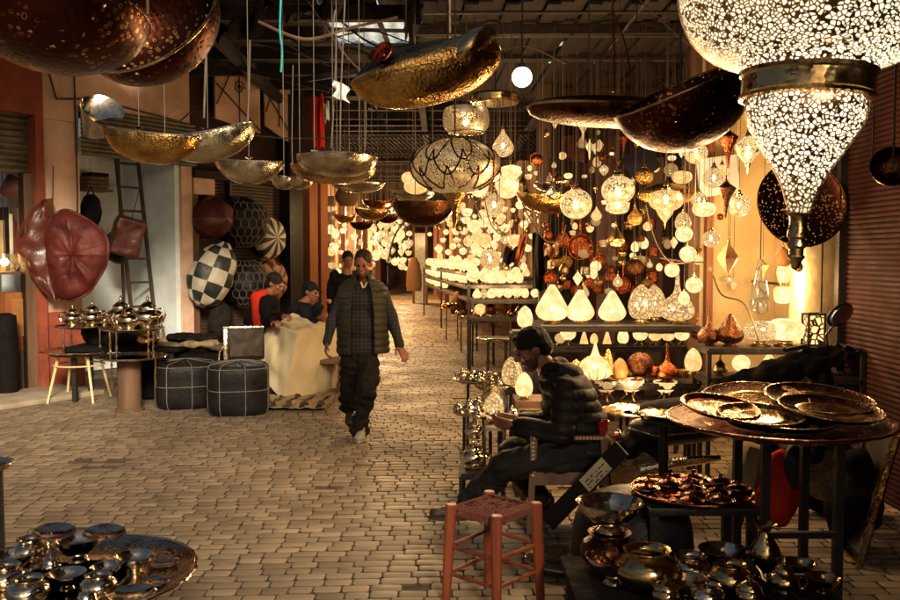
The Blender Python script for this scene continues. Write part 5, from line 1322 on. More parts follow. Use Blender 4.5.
# ladder
t = fthing('ladder','grey metal ladder leaning in the whitewashed recess','ladder',143,235,.35)
zt_ = FW(143,160,.6).z-t.location.z; zb = -t.location.z; wd=.19
for sx in (-wd,wd): MB().bar((sx,-.1,zb),(sx*.95,.3,zt_),.045,.03).build('rail','shutter_brown',t)
n=9
for i in range(n): f_=(i+.8)/n; MB().bar((-wd,-.1+.4*f_,zb+(zt_-zb)*f_),(wd,-.1+.4*f_,zb+(zt_-zb)*f_),.032).build('rung','shutter_brown',t)
b=MB().bar((-wd+.08,.25,zb),(-wd+.08,.35,zt_),.03); b.build('rear_rail','shutter_brown',t)
for px_,py_,w_,h_,m_,lb in ((163,183,.17,.3,'old_wood','open wooden meter box high on the recess wall'),(148,215,.18,.16,'white_paint','white plastic junction box behind the ladder'),(149,232,.16,.12,'cream_cloth','small beige fuse box below the junction box')):
    t = fthing('meter_box',lb,'meter box',px_,py_,1.08); MB().box((0,0,0),(w_,.12,h_),bev=.008).build('case',m_,t)
    MB().box((0,-.065,0),(w_*.7,.012,h_*.55)).build('window','black_plastic',t)
t = fthing('metal_post','short grey pointed stake standing beneath the ladder','post',160,335,.2); h=.42
MB().lathe([(.06,-h),(.06,.0),(.045,.1),(0,.22)],14).build('stake','shutter_grey',t)
# patterned poufs on the shutters
def pouf(label,px,py,rp,sq,mA,mB,nseg,nring,patt,rot,v=-.12,name='leather_pouf'):
    c = FW(px,py,v); t = thing(name,label,'pouf',c,FA); Yc=c.y
    patt_ball(t,S(rp,Yc),sq,mA,mB,nseg,nring,patt,rot); return t
pouf('plain dark red round pouf, topmost of those hanging on the closed shutter',213,218,21,.95,'red_leather','brown_leather',6,2,lambda i,j:j%2==0,(R(90),0,0))
pouf('cream and dark green chequered leather pouf hanging on the closed shutter',212,275,22,1.5,'cream_leather','green_leather',8,7,lambda i,j:(i+j)%2==0,(R(12),R(18),0),-.25)
pouf('round pouf with a cream and dark sunburst pattern on the closed shutter',271,238,20,.45,'cream_leather','dark_shoe',18,3,lambda i,j:j%2==0,(R(90),0,0))
pouf('orange and brown sunburst pouf below the cream sunburst one',271,281,21,.5,'amber_leather','brown_leather',18,3,lambda i,j:j%2==0,(R(90),0,0))
def net_pouf(label,px,py,rp,v):
    t = pouf(label,px,py,rp,1.1,'black_leather','navy_jacket',8,4,lambda i,j:True,(R(90),0,0),v); r=S(rp,t.location.y); st=MB()
    for i in range(9):
        for j in range(7):
            a0=-1.1+i*.28+.14*(j%2); e0=-1.1+j*.34
            pt=lambda a,e:(r*1.05*math.cos(e)*math.sin(a),-r*1.15*math.cos(e)*math.cos(a)*1.0,r*1.05*math.sin(e))
            hx=[pt(a0+.15*math.cos(k*PI/3+.5),e0+.19*math.sin(k*PI/3+.5)) for k in range(6)]
            st.tube(hx,.004,4,closed=True)
    st.build('stitching','stitch',t)
net_pouf('black pouf stitched in a pale honeycomb, upper of two on the shutter',242,222,25,-.1)
net_pouf('black pouf stitched in a pale honeycomb, lower of two behind the red jacket',243,283,24,-.1)
t = fthing('paper_tag','small bright orange tag on the shutter above the sunburst pouf','tag',262,212,-.02); MB().box((0,0,0),(.12,.006,.14)).build('tag','orange_cloth',t)
t = fthing('sack','dark grey sack hanging under the chequered pouf','sack',219,318,-.2); remesh(MB().ell(t.location,(.2,.12,.3)),'cloth','trousers',t,t.location,.02,2,wrinkle(.03,6))
# shop window goods at far left
c = FW(16,188,.45); t = thing('hanging_box','shiny red-brown leather box hanging tilted in the far left shop','box',c); MB().box((0,0,0),(.24,.16,.26),TR((0,0,0),.1,.5,.3),bev=.01).build('box','brown_leather',t); MB().tube([(0,0,.1),(0,0,.8)],.005,4).build('cord','string',t)
cols = ['cream_cloth','dark_jacket','cream_leather','brown_leather','old_wood','cream_cloth','shutter_grey','iron']
for i in range(8):
    p = F(1+i*4,236,.5); q = A+UD*p.x+VD*.5
    t = thing('book','x','rolled goods',(q.x,q.y,1.452),FA); h=.62+.08*((i*5)%3)
    MB().box((0,0,h/2),(.045,.16,h),bev=.006).build('cover',cols[i],t)
    t['label']='%s slim board from the left on the far left shop shelf' % ORD[i]; t['group']='slim boards on the upper shelf of the far left shop'; t['category']='board'; t.name='slim_board' if i==0 else 'slim_board.%03d'%i
c = FW(5,262,.35); t = thing('shop_lamp','lit orange lamp glowing inside the far left shop window','lamp',(c.x,c.y,c.z)); MB().sheet([(.12,.1),(.16,-.05),(.1,-.14),(0,-.15)],20).build('shade','glow_soft',t); MB().ell((0,0,0),.05).build('bulb','bulb',t); MB().tube([(0,0,.05),(0,0,1.2)],.006,4).build('cord','iron',t)
lamp_light(c+Vector((.0,-.1,-.05)),10,.05,(1,.5,.15))
c = FW(18,285,.25); t = thing('amber_box','warm wooden display box below the lit lamp at far left','box',(c.x,c.y,.503),FA); MB().box((0,0,.35),(.5,.3,.7),bev=.01).build('case','orange_wood',t); MB().box((0,-.16,.4),(.36,.012,.45)).build('panel','amber_leather',t)
c = FW(4,345,-.1); t = thing('dark_bundle','dark rolled carpet standing by the far left doorway','carpet',(c.x,c.y,0)); MB().lathe([(.12,0),(.13,.5),(.12,.95),(.05,.98),(0,.97)],16).build('roll','black_cloth',t)
MB()
tag(MB().box((0,0,.03),(1.9,.9,.06),bev=.01).build('doorstep','slab'),kind='structure').location=(*(FW(2,393,-.45).xy),0)
bpy.data.objects['doorstep'].rotation_euler=(0,0,FA)

# tray tables with tea sets, on a stool and a drum
Ya=9.9; Yb_=9.25
t = thing('tripod_stool','round stool with four pale wooden legs under the left tray','stool',(P(80,400,Ya).x,Ya,0))
zl = P(83,352,Ya).z; MB().lathe([(.0,zl-.03),(.3,zl-.03),(.31,zl-.015),(.3,zl-.002),(0,zl-.002)],28).build('seat','old_wood',t)
for j in range(4): a=PI/4+j*PI/2; MB().tube([(.23*math.cos(a),.23*math.sin(a),zl-.03),(.36*math.cos(a),.36*math.sin(a),0)],[.018,.013],8).build('leg','plaster_yellow',t)
MB().tube([(.27*math.cos(2*PI*k/20),.27*math.sin(2*PI*k/20),zl-.14) for k in range(20)],.01,6,closed=True).build('ring','plaster_yellow',t)
c1=Vector((P(80,350,Ya).x,Ya,zl+.005)); tray('wide lower tray lying on the four-legged stool at left',c1,S(37,Ya),'silver')
t = thing('wooden_drum','round wooden drum pedestal under the right tray','pedestal',(P(130,411,Yb_).x,Yb_,0)); zr=P(130,358,Yb_).z
MB().lathe([(.15,0),(.15,.02),(.125,.035),(.12,.3),(.125,zr-.03),(.14,zr-.012),(0,zr-.012)],26).build('drum','old_wood',t)
c2=Vector((P(131,357,Yb_).x,Yb_,zr)); t=tray('wide lower tray lying on the wooden drum pedestal',c2,S(35,Yb_),'silver')
for dx,dy in ((-.13,-.2),(.3,-.12)): MB().lathe([(.008,0),(.012,-.05),(.007,-.08),(.013,-.13),(.007,-.17),(.014,-.22),(.008,-.3)],10,Tm((dx,dy,0))).build('leg','polished_brass',t)
def upper_tray(label,c,r,h):
    t = tray(label,c,r,'polished_silver')
    for j in range(4):
        a=PI/4+j*PI/2+.2; M=Tm((r*.82*math.cos(a),r*.82*math.sin(a),0))
        MB().lathe([(.008,-.004),(.014,-.04),(.008,-.06),(.012,-.14),(.008,-.16),(.014,-.2),(.008,-h)],10,M).build('leg','polished_silver',t)
    return t
u1=Vector((P(86,327,Ya).x,Ya-.02,P(86,327,Ya).z)); upper_tray('small silver tea tray on turned legs, left of the raised pair',u1,S(29,Ya),u1.z-c1.z-.004)
u2=Vector((P(132,330,Yb_).x,Yb_,P(132,330,Yb_).z)); upper_tray('small silver tea tray on turned legs, right of the raised pair',u2,S(31,Yb_),u2.z-c2.z-.004)
for i,(kd,dx,dy,s,b_) in enumerate((('teapot',-.14,0,1.25,0),('sugar',.0,.08,1.3,0),('teapot',.1,-.04,1.45,0),('sugar',.19,.06,1.1,0),('teapot',-.13,.04,1.75,1),('teapot',-.0,-.08,1.4,1),('sugar',.05,.12,1.4,1),('teapot',.17,.0,1.75,1))):
    put(kd,'polished_silver',(u2 if b_ else u1)+Vector((dx,dy,.004)),'%s silver %s from the left on the %s raised tea tray' % (ORD[i-4 if b_ else i],{'teapot':'spouted teapot','sugar':'lidded pot'}[kd],'right' if b_ else 'left'),s*1.25,rz=i*1.3)
put('round','brass',Vector((P(143,345,9.7).x,9.85,.62)),'painted round bowl glimpsed between the two tray levels',1.1)
t=thing('side_table','low dark table behind the tray tables holding the painted bowl','table',(P(130,340,10).x,10.0,0)); MB().box((0,0,.59),(1.3,.6,.05),bev=.01).build('top','black_cloth',t)
for sx in (-.55,.55):
    for sy in (-.22,.22): MB().box((sx,sy,.28),(.05,.05,.56)).build('leg','iron',t)
mb=MB(); c=Vector((P(112,345,10).x,10.1,.615)); mb.ell(c+Vector((0,0,.12)),(.42,.2,.17)); t=thing('cloth_bundle','dark bundled cloth on the low table behind the tea trays','bundle',c); remesh(mb,'cloth','black_cloth',t,c,.02,3,wrinkle(.04,5))
# black poufs with pale stitching
def stitched_pouf(label,px,py_base,w,h,Y,rz,box_=True):
    c=Vector((P(px,py_base,Y).x,Y,0)); t=thing('black_pouf',label,'pouf',c,rz); W=S(w,Y)/2; H=S(h,Y)
    def shp(a,z): # rounded square outline
        q=(abs(math.cos(a))**3.2+abs(math.sin(a))**3.2)**(-1/3.2) if box_ else 1
        k=(1-abs(2*z/H-1)**5)**.25*.06+ .94 - .10*max(0,abs(2*z/H-1)-.8)*5*.5
        return (W*q*k*math.cos(a),W*q*k*math.sin(a),z)
    n=40; zs=[H*x for x in (0,.04,.15,.3,.5,.7,.85,.95,1)]
    vs=[];fs=[]
    for z in zs:
        for j in range(n): vs.append(shp(2*PI*j/n,z))
    for i in range(len(zs)-1):
        for j in range(n): q=(j+1)%n; fs.append((i*n+j,i*n+q,(i+1)*n+q,(i+1)*n+j))
    b=len(vs); top=[]
    for rr in (.8,.5,.2):
        for j in range(n): x,y,_=shp(2*PI*j/n,H); vs.append((x*rr,y*rr,H+.035*(1-rr)))
    last=(len(zs)-1)*n
    for lv in range(3):
        for j in range(n): q=(j+1)%n; fs.append((last+j,last+q,b+q,b+j))
        last=b; b+=n
    fs.append(tuple(last+j for j in range(n))); fs.append(tuple(reversed(range(n))))
    MB().add(vs,fs).build('cushion','black_leather',t)
    st=MB()
    for j in range(8):
        a=2*PI*j/8+.2; st.tube([Vector(shp(a,z))*1.008+Vector((0,0,0)) for z in zs]+[Vector((shp(a,H)[0]*rr,shp(a,H)[1]*rr,H+.036*(1-rr)+.003)) for rr in (.8,.5,.2,0)],.0045,4)
    for z in (H*.5,H*.93): st.tube([Vector(shp(2*PI*j/40,z))*1.008 for j in range(40)],.0045,4,closed=True)
    st.build('stitching','stitch',t); return t
stitched_pouf('wide flat black leather pouf left of the tall stitched one',186,404,58,44,9.55,.3)
stitched_pouf('black leather pouf with pale stitched squares nearest the lane',239,412,60,49,9.15,.25)
t=thing('striped_rug','crumpled cream and dark striped rug on the ground beside the stitched pouf','rug',(P(270,405,9.6).x,9.55,0))
MB().grid(lambda u,v:((u-.45)*1.25,(v-.5)*.75,.012+.045*abs(noise.noise((u*7,v*5,0)))+.03*noise.noise((u*15,v*9,3))+.02),34,22,.006).build('cloth','cream_cloth',t)
b=MB()
for k in range(7): b.grid(lambda u,v,k=k:((.06+k*.14-.45+.02*math.sin(v*9))*1.25+u*.06,(v-.5)*.75,.02+.045*abs(noise.noise(((.06+k*.14+u*.05)*7,v*5,0)))+.03*noise.noise(((.06+k*.14+u*.05)*15,v*9,3))+.02),2,22)
b.build('stripes','dark_shoe',t)
mb=MB(); c=Vector((P(190,345,10.1).x,10.15,0))
t=thing('goods_bench','low bench behind the black poufs buried in crumpled khaki cloths','bench',c); MB().box((0,0,.28),(1.35,.6,.5),bev=.02).build('seat','black_cloth',t)
for i,(dx,dz,m_,w_) in enumerate(((-.25,.6,'khaki_cloth',.3),(.1,.62,'cream_cloth',.26),(.38,.58,'khaki_cloth',.25),(.0,.68,'dark_jacket',.3),(-.42,.6,'cream_cloth',.2))):
    c_=c+Vector((dx,-.1+.05*i,dz)); tt=thing('folded_cloth',['crumpled khaki cloth at the left on the goods bench','cream cloth in the middle of the goods bench','crumpled khaki cloth at the right on the goods bench','dark cloth heaped on top of the goods bench','cream cloth at the far left end of the goods bench'][i],'cloth',c_)
    remesh(MB().ell(c_,(w_,.2,.055)),'cloth',m_,tt,c_,.016,1,wrinkle(.05,6))
# box with glass front on a chrome stand
c=P(244,343,9.5); t=thing('glass_front_box','silvery box with a dark reflecting glass front beside the cream sheet','box',c,.25); w_=S(40,9.5); h=S(33,9.5)
M=TR((0,0,0),R(-8),0,0)
MB().box((0,.14,0),(w_,.28,h),M,bev=.015).build('case','black_plastic',t); MB().box((w_*.05,-.006,0),(w_*.78,.012,h*.8),M).build('glass','screen',t)
MB().box((-w_*.45,-.01,0),(w_*.11,.02,h),M,bev=.005).build('side_strip','silver',t); MB().box((0,-.01,h*.47),(w_,.022,h*.08),M,bev=.004).build('top_strip','silver',t)
b=MB(); z0=-c.z
b.tube([(-.3,.0,z0+.01),(-.26,.0,-.1),(-.15,.02,.08),(-.2,.2,.1)],.012,7); b.tube([(.2,.0,z0+.01),(.16,.0,-.18),(-.26,0,-.2)],.012,7); b.tube([(-.3,.3,z0+.01),(-.1,.25,-.2)],.012,7); b.tube([(.2,.3,z0+.01),(.1,.25,-.2)],.012,7)
b.build('stand','polished_silver',t)
# cream sheet over a stall
def patch(cs, n=14, amp=.03, sd=0):
    p=[P(*q) for q in cs]
    def fn(u,v):
        a=p[0].lerp(p[1],u); b=p[3].lerp(p[2],u); q=a.lerp(b,v); e=math.sin(PI*u)**.5*math.sin(PI*v)**.5 if 0<u<1 and 0<v<1 else 0
        q=q.copy(); q.y+=amp*e*(noise.noise((u*3+sd,v*3,0))*2-.3)+amp*.5*e*noise.noise((u*9+sd,v*2,5)); q.z+=amp*e*noise.noise((u*5,v*4,sd)); return q
    return fn
o_=P(296,360,10.2); t=thing('covered_stall','stall covered by a big stiff cream sheet reaching the pavers','stall',(o_.x,o_.y,0)); mb=MB()
K=dict(a=(268,322,10.3),b=(297,334,9.75),c=(284,402,9.85),d=(254,369,10.0),e=(336,326,10.8),f=(341,387,10.95),g=(293,313,10.7))
mb.grid(patch((K['a'],K['b'],K['c'],K['d']),16,.05,1),16,16); mb.grid(patch((K['b'],K['e'],K['f'],K['c']),16,.035,4),16,16); mb.grid(patch((K['a'],K['g'],K['e'],K['b']),16,.04,8),16,16)
mb.grid(patch((K['e'],(325,326,11.5),(330,384,11.6),K['f']),8,.02,2),16,16)
mb.build('sheet','cream_sheet',t,org=t.location,merge=True,ang=70)
for a_ in ((275,345,10.15),(325,340,10.9),(290,335,10.9)):
    q=P(*a_); MB().bar((q.x,q.y,0),(q.x,q.y,.7),.04).build('leg','old_wood',t,org=t.location)

# ================================================================= FOREGROUND
zt=.645; Yt=2.66; c=Vector((P(57,0,Yt).x,Yt,zt)); r=.375
t=tray('big silver tray at the bottom left corner crowded with pots and bowls',c,r,'silver','round_tray',.022); legs(t,.2,zt-.004,4,'old_wood',.03)
fg=[('round',24,3.0-.18,.62,'small round open pot at the back left of the corner tray'),('bowl',72,2.83,.95,'wide silver bowl at the back middle of the corner tray'),
 ('bowl',129,2.72,.66,'small footed bowl with a golden inside at the right of the corner tray'),('dish',160,2.78,.45,'little silver dish by the right rim of the corner tray'),
 ('round',20,2.47,.62,'squat round pot at the front left of the corner tray'),('bowl',60,2.58,.6,'small silver bowl near the middle of the corner tray'),
 ('round',92,2.52,.55,'small round pot at the front middle of the corner tray'),('bowl',100,2.66,.5,'tiny footed bowl between the middle pots of the corner tray'),
 ('dish',126,2.52,.7,'flat silver dish at the front right of the corner tray'),('sugar',44,2.7,.6,'lidded sugar pot on the corner tray'),('bowl',5,2.72,.7,'silver bowl at the very left edge of the corner tray'),
 ('round',-2,2.58,.6,'round pot cut by the left edge of the photo'),('dish',148,2.62,.5,'small dish beside the golden footed bowl'),('sugar',80,2.42,.6,'lidded pot at the very front of the corner tray')]
for kd,px_,Y_,s,lb in fg:
    put(kd,'polished_silver',Vector(((px_-450)/875*Y_,Y_,zt+.003)),lb,s*.85)
for px_,Y_,z_,lb in ((48,2.84,.085,'shallow silver saucer balanced on the pots, left of the two'),(99,2.86,.075,'shallow silver saucer balanced on the pots, right of the two')):
    put('dish','polished_silver',Vector(((px_-450)/875*Y_,Y_,zt+z_)),lb,.6,rot=(R(6),R(5),0))
c=P(-16,468,3.5); t,cc,rr=tray_table('silver tray table just entering at the left edge above the corner tray',-16,468,27,3.5,n=3)

# ---- red stool with woven seat
Ys=4.12; c=Vector((P(494,520,Ys).x,Ys,0)); t=thing('woven_stool','small red wooden stool with a woven cord seat, bottom centre','stool',c)
hs=.465; cor=[P(449,516,4.05),P(538,516,4.1),P(494,527,3.9),P(489,502,4.33)]
cor=[Vector((-.205,-.03,0)),Vector((.2,.0,0)),Vector((.0,-.21,0)),Vector((-.015,.2,0))]
for q in cor:
    f_=Vector((q.x*1.12,q.y*1.12,0)); MB().tube([f_,f_.lerp(q,.5)+Vector((0,0,hs*.5)),q+Vector((0,0,hs)),q+Vector((0,0,hs+.006))],[.021,.026,.029,.024],10).build('leg','red_wood',t)
ordc=[cor[0],cor[2],cor[1],cor[3]]
for i in range(4):
    a=ordc[i];b=ordc[(i+1)%4]
    for z in (.14,.27): MB().tube([a*1.06+Vector((0,0,z)),b*1.06+Vector((0,0,z))],.010,8).build('stretcher','red_wood',t)
sm=MB()
def seat(u,v):
    a=ordc[0].lerp(ordc[1],u); b=ordc[3].lerp(ordc[2],u); q=a.lerp(b,v); e=math.sin(PI*u)*math.sin(PI*v)
    return (q.x*.96,q.y*.96,hs-.02+.012*e+.008*noise.noise((u*26,v*26,1)))
sm.grid(seat,40,40,.03)
for i in range(4):
    a=ordc[i]*.97;b=ordc[(i+1)%4]*.97
    for k in range(26):
        q=a.lerp(b,(k+.7)/27); n_=Vector((q.x,q.y,0)).normalized(); j=rnd.uniform(-.004,.004)
        sm.tube([q-n_*.03+Vector((0,0,hs+.002)),q+n_*.006+Vector((0,j,hs-.012)),q+n_*.002+Vector((0,0,hs-.04)),q-n_*.03+Vector((0,0,hs-.045))],.0065,6)
for k in range(120):
    u,v=rnd.uniform(.06,.94),rnd.uniform(.06,.94); q=Vector(seat(u,v)); d=(ordc[1]-ordc[0]).normalized() if k%2 else (ordc[3]-ordc[0]).normalized()
    sm.tube([q-d*.025+Vector((0,0,.001)),q+Vector((0,0,.008)),q+d*.025+Vector((0,0,.001))],.006,5)
sm.build('seat','woven_cord',t)
# ---- chair of the seated man
Yc=5.12; t=thing('wooden_armchair','wooden armchair with studded bone inlay along the arm under the seated man','chair',(P(565,545,Yc).x,5.35,0)); ox=t.location.x; xl=P(533,437,Yc).x-ox; xr=P(603,437,Yc).x-ox; za=P(560,437,Yc).z; zs_=P(560,478,Yc).z
for sy,nm in ((-.24,'near'),(.24,'far')):
    MB().bar((xl-.02,sy,0),(xl+.005,sy,za-.012),.036,.036).build('leg','old_wood',t); MB().bar((xr+.03,sy,0),(xr,sy,za+.0),.036,.036).build('leg','old_wood',t)
    MB().bar((xl-.02,sy,za),(xr-.0,sy,za),.045,.024).build('armrest','old_wood',t)
    MB().bar((xl,sy,zs_),(xr,sy,zs_),.028,.075).build('seat_rail','old_wood',t)
    b=MB()
    for k in range(20): b.box((xl+(xr-xl)*(k+.3)/20,sy-.0235,za),(.011,.004,.016))
    for k in range(9): b.box((xl-.001,sy-.0195,za-.03-k*.024),(.016,.004,.012))
    b.build('inlay','bone',t)
MB().box(((xl+xr)/2,0,zs_+.03),(xr-xl,.46,.03),bev=.008).build('seat','dark_jacket',t)
MB().box((xr,0,za-.05),(.025,.44,.05)).build('back_rail','old_wood',t)
MB().bar((xl-.01,-.24,zs_),(xl-.01,.24,zs_),.03,.06).build('seat_rail','old_wood',t)
c=P(606,442,5.1); t=thing('tea_glass','red tea glass standing at the end of the chair arm','glass',(xr+ox-.005,5.11,za+.014)); MB().sheet([(0,.002),(.022,.002),(.03,.06),(.036,.085),(.034,.085),(.028,.06),(.02,.006),(0,.006)],24).build('glass','red_glass',t); MB().tube([(.036*math.cos(k*.3),.036*math.sin(k*.3),.085) for k in range(21)],.0018,5,closed=True).build('rim','polished_brass',t)
a=P(548,523,5.0); b_=P(622,448,4.75); a.z=max(.02,a.z); t=thing('labelled_board','long dark narrow board with a printed paper label leaning against the chair','board',a)
M_=lambda p:p-a
mb=MB().bar(M_(a),M_(b_),.02,.10); mb.build('board','dark_jacket',t)
d=(b_-a); 
lab=MB().bar(d*.50+Vector((-.0,-.012,.006)),d*.80+Vector((0,-.012,.006)),.006,.085); lab.build('label','paper',t)
ink=MB()
for k in range(7):
    for j in range(3):
        if (k*3+j)%4==3: continue
        s0=d*(.53+.035*k)+Vector((0,-.018,.006)); up=Vector((0,0,1)); x_=d.cross(up).normalized(); u_=x_.cross(d.normalized())
        ink.bar(s0+u_*(-.028+.02*j),s0+d.normalized()*(.010+.008*((k+j)%3))+u_*(-.028+.02*j),.002,.007)
ink.build('print','ink',t)
t=thing('orange_handle','small orange-brown wooden handle poking up beside the tea glass','handle',P(621,452,4.9)); MB().ell((0,0,0),(.018,.018,.05),12,10,TR((0,0,0),0,R(-25),0)).build('grip','amber_leather',t)

# ---- scooter behind the tray tables
Yx=5.55; px2=lambda px,py,dy=0: P(px,py,Yx+dy)
o_=Vector((px2(740,480).x,Yx,0)); t=thing('motor_scooter','black motor scooter with a round mirror parked behind the copper trays','scooter',o_)
mb=MB()
mb.cone(px2(640,434),.10,px2(700,424),.12); mb.cone(px2(700,424),.12,px2(742,414),.11); mb.cone(px2(735,392),.075,px2(800,368),.06); mb.cone(px2(800,368),.06,px2(826,357),.055); mb.cone(px2(735,392),.075,px2(700,400),.06)
mb.cone(px2(742,412),.12,px2(770,455),.07); mb.cone(px2(770,455),.07,px2(815,455),.06); mb.cone(px2(815,455),.06,px2(820,375),.08)
mb.cone(px2(820,375),.08,px2(836,440),.07); mb.ell(px2(628,446),(.10,.1,.09))
remesh(mb,'body','black_plastic',t,o_,.016,5)
mb=MB(); mb.cone(px2(650,412),.07,px2(735,402),.075); mb.cone(px2(700,402),.07,px2(742,396),.075); 
for v in mb.v: v.y=Yx+(v.y-Yx)*1.8
remesh(mb,'seat','black_cloth',t,o_,.016,5)
for px_ in (640,836):
    w=thing('wheel',None,None,px2(px_,0)-o_); w.location.z=.24; w.location.y=0; w.parent=t
    MB().tube([(.2*math.cos(k*PI/16),0,.2*math.sin(k*PI/16)) for k in range(32)],.045,10,closed=True).build('tyre','rubber',w)
    MB().lathe([(0,-.02),(.16,-.02),(.165,.02),(0,.02)],20,TR((0,0,0),R(90),0,0)).build('rim','silver',w)
MB().tube([px2(822,372)-o_,px2(812,352)-o_,px2(805,346,-.1)-o_,px2(785,350,-.34)-o_],.014,8).build('handlebar','iron',t)
MB().tube([px2(812,352)-o_,px2(830,350,.1)-o_,px2(848,350,.25)-o_],.016,8).build('handlebar','iron',t)
MB().tube([px2(828,350,-.05)-o_,px2(826,335,-.05)-o_,px2(834,325,-.05)-o_],.008,7).build('mirror_stalk','iron',t)
mr=thing('mirror',None,None,px2(841,315,-.05)-o_); mr.parent=t
MB().ell((0,.015,0),(.095,.02,.06),20,12,TR((0,0,0),0,R(-38),0)).build('housing','black_plastic',mr); MB().ell((0,-.003,0),(.082,.008,.048),20,12,TR((0,0,0),0,R(-38),0)).build('glass','mirror_glass',mr)
tl_=thing('tail_light',None,None,px2(617,436)-o_); tl_.parent=t
MB().ell((0,0,0),(.03,.05,.028),14,10).build('lens','red_glass',tl_); MB().tube([(0,-.055,0),(.01,-.06,.03),(.02,0,.036),(.01,.06,.03),(0,.055,0)],.006,6).build('bezel','silver',tl_)
MB().tube([px2(628,428,-.10)-o_,px2(655,436,-.13)-o_,px2(700,432,-.135)-o_,px2(740,420,-.12)-o_],.006,6).build('panel_trim','silver',t)
MB().tube([px2(640,470,-.12)-o_,px2(680,462,-.14)-o_,px2(720,458,-.12)-o_],[.03,.035,.02],10).build('exhaust','silver',t)
MB().tube([px2(632,414,-.16)-o_,px2(650,408,-.18)-o_,px2(672,415,-.18)-o_,px2(700,428,-.18)-o_],.008,7).build('chrome_trim','brass',t)
t=thing('scooter_cover','black plastic sheet thrown over the scooter handlebars','cover',px2(770,380)); c=t.location.copy(); mb=MB()
rg=[(700,392,-.14),(722,384,-.15),(750,371,-.16),(785,359,-.16),(815,351,-.14),(838,347,-.10),(852,348,-.05)]
rg=[px2(*q) for q in rg]
def cov(u,v):
    q=u*(len(rg)-1); i=min(len(rg)-2,int(q)); f=q-i; r=rg[i].lerp(rg[i+1],f); w_=(v-.5)*2; dr=(.05+.10*math.sin(PI*min(1,u*1.05))+.05*noise.noise((u*9,w_*2,7)))*abs(w_)**1.4
    return (r.x+.02*noise.noise((u*6,v*4,2)), r.y+.16*w_*(1-.35*abs(w_))+.012*math.sin(u*30+v*5)*abs(w_), r.z+.015-dr-.045*noise.noise((u*11,v*5,1))-.03*abs(noise.noise((u*23,v*8,4))))
mb.grid(cov,46,20,.006); mb.build('cover','black_cloth',t,c,ang=70)

# ---- big tray table with stacked trays, right
Yq=4.3; zq=P(785,425,Yq).z; c=Vector((P(786,0,Yq).x,Yq,zq)); t=thing('trestle_table','dark square-legged table frame carrying the stack of large trays','table',(c.x,c.y,0)); h=zq-.006
for sx in (-.13,.22):
    for sy in (-.2,.2): MB().box((sx,sy,h/2-.02),(.04,.04,h-.04)).build('leg','iron',t)
f=MB()
for sy in (-.2,.2): f.box((.045,sy,h-.02),(.40,.04,.04))
for sx in (-.13,.22): f.box((sx,0,h-.025),(.04,.36,.03))
f.build('frame','iron',t); MB().box((.045,-.2,.32),(.31,.03,.03)).build('stretcher','iron',t)
tray('largest round copper tray at the bottom of the stacked trays on the right table',c,S(108,Yq),'bronze','round_tray',.03,lip='copper')
TL=[(726,405,4.32,38,'copper','round copper tray, leftmost on top of the stack',(R(9),R(5)),.075),(762,403,4.55,52,'bronze','large dark tray leaning at the back of the stack',(R(9),R(-3)),.075),
 (768,411,4.2,42,'silver','silver tray with a beaded rim at the front of the stack',(R(5),R(1)),.055),(828,405,4.5,52,'bronze','large dark tray at the back right of the stack',(R(8),R(2)),.085),(840,414,4.28,50,'bronze','wide copper tray with a bright rim at the right of the stack',(R(6),R(3)),.07),
 (800,420,4.12,40,'bronze','copper tray lying lowest at the front of the stack',(R(0),R(0)),.03)]
for px_,py_,Y_,rp,m_,lb,rt,dz in TL:
    tray(lb,Vector((P(px_,0,Y_).x,Y_,zq+dz)),S(rp,Y_),m_,'round_tray',.02,rot=(rt[0],rt[1],0),lip='polished_brass')
put('dish','polished_brass',Vector((P(664,413,4.75).x,4.75,P(664,418,4.75).z)),'brass dish edge peeping out left of the stacked trays',1.2)
t=thing('side_table','small dark stand under the brass dish left of the stacked trays','table',(P(664,413,4.75).x,4.75,0)); hh=P(664,418,4.75).z-.002; MB().lathe([(.1,0),(.11,.02),(.03,.05),(.025,hh-.04),(.11,hh-.02),(.11,hh),(0,hh)],18).build('stand','iron',t)
# ---- lower copper tray full of lidded pots
Yl=4.05; c=P(692,494,Yl); r=S(60,Yl); tray('round copper tray crowded with small lidded copper dishes',c,r,'copper','round_tray',.022,lip='copper')
t=thing('side_table','low dark boxy table under the tray of copper dishes','table',(c.x,Yl,0)); h=c.z-.006
MB().box((0,0,h-.02),(.5,.42,.036),bev=.004).build('top','iron',t)
for sx in (-.22,.22):
    for sy in (-.18,.18): MB().box((sx,sy,(h-.04)/2),(.04,.04,h-.04)).build('leg','iron',t)
k=0
for rr,n_ in ((.0,1),(.12,6),(.215,10)):
    for j in range(n_):
        a=2*PI*j/max(1,n_)+rr*3; put('lidded' if (j+n_)%3 else 'dish','copper',c+Vector((rr*math.cos(a),rr*math.sin(a),.004)),'small %s copper dish on the crowded copper tray' % ('lidded' if (j+n_)%3 else 'open'),.82+.03*(j%3) if (j+n_)%3 else .55,group='small copper %s on the crowded tray' % ('lidded dishes' if (j+n_)%3 else 'open dishes'))
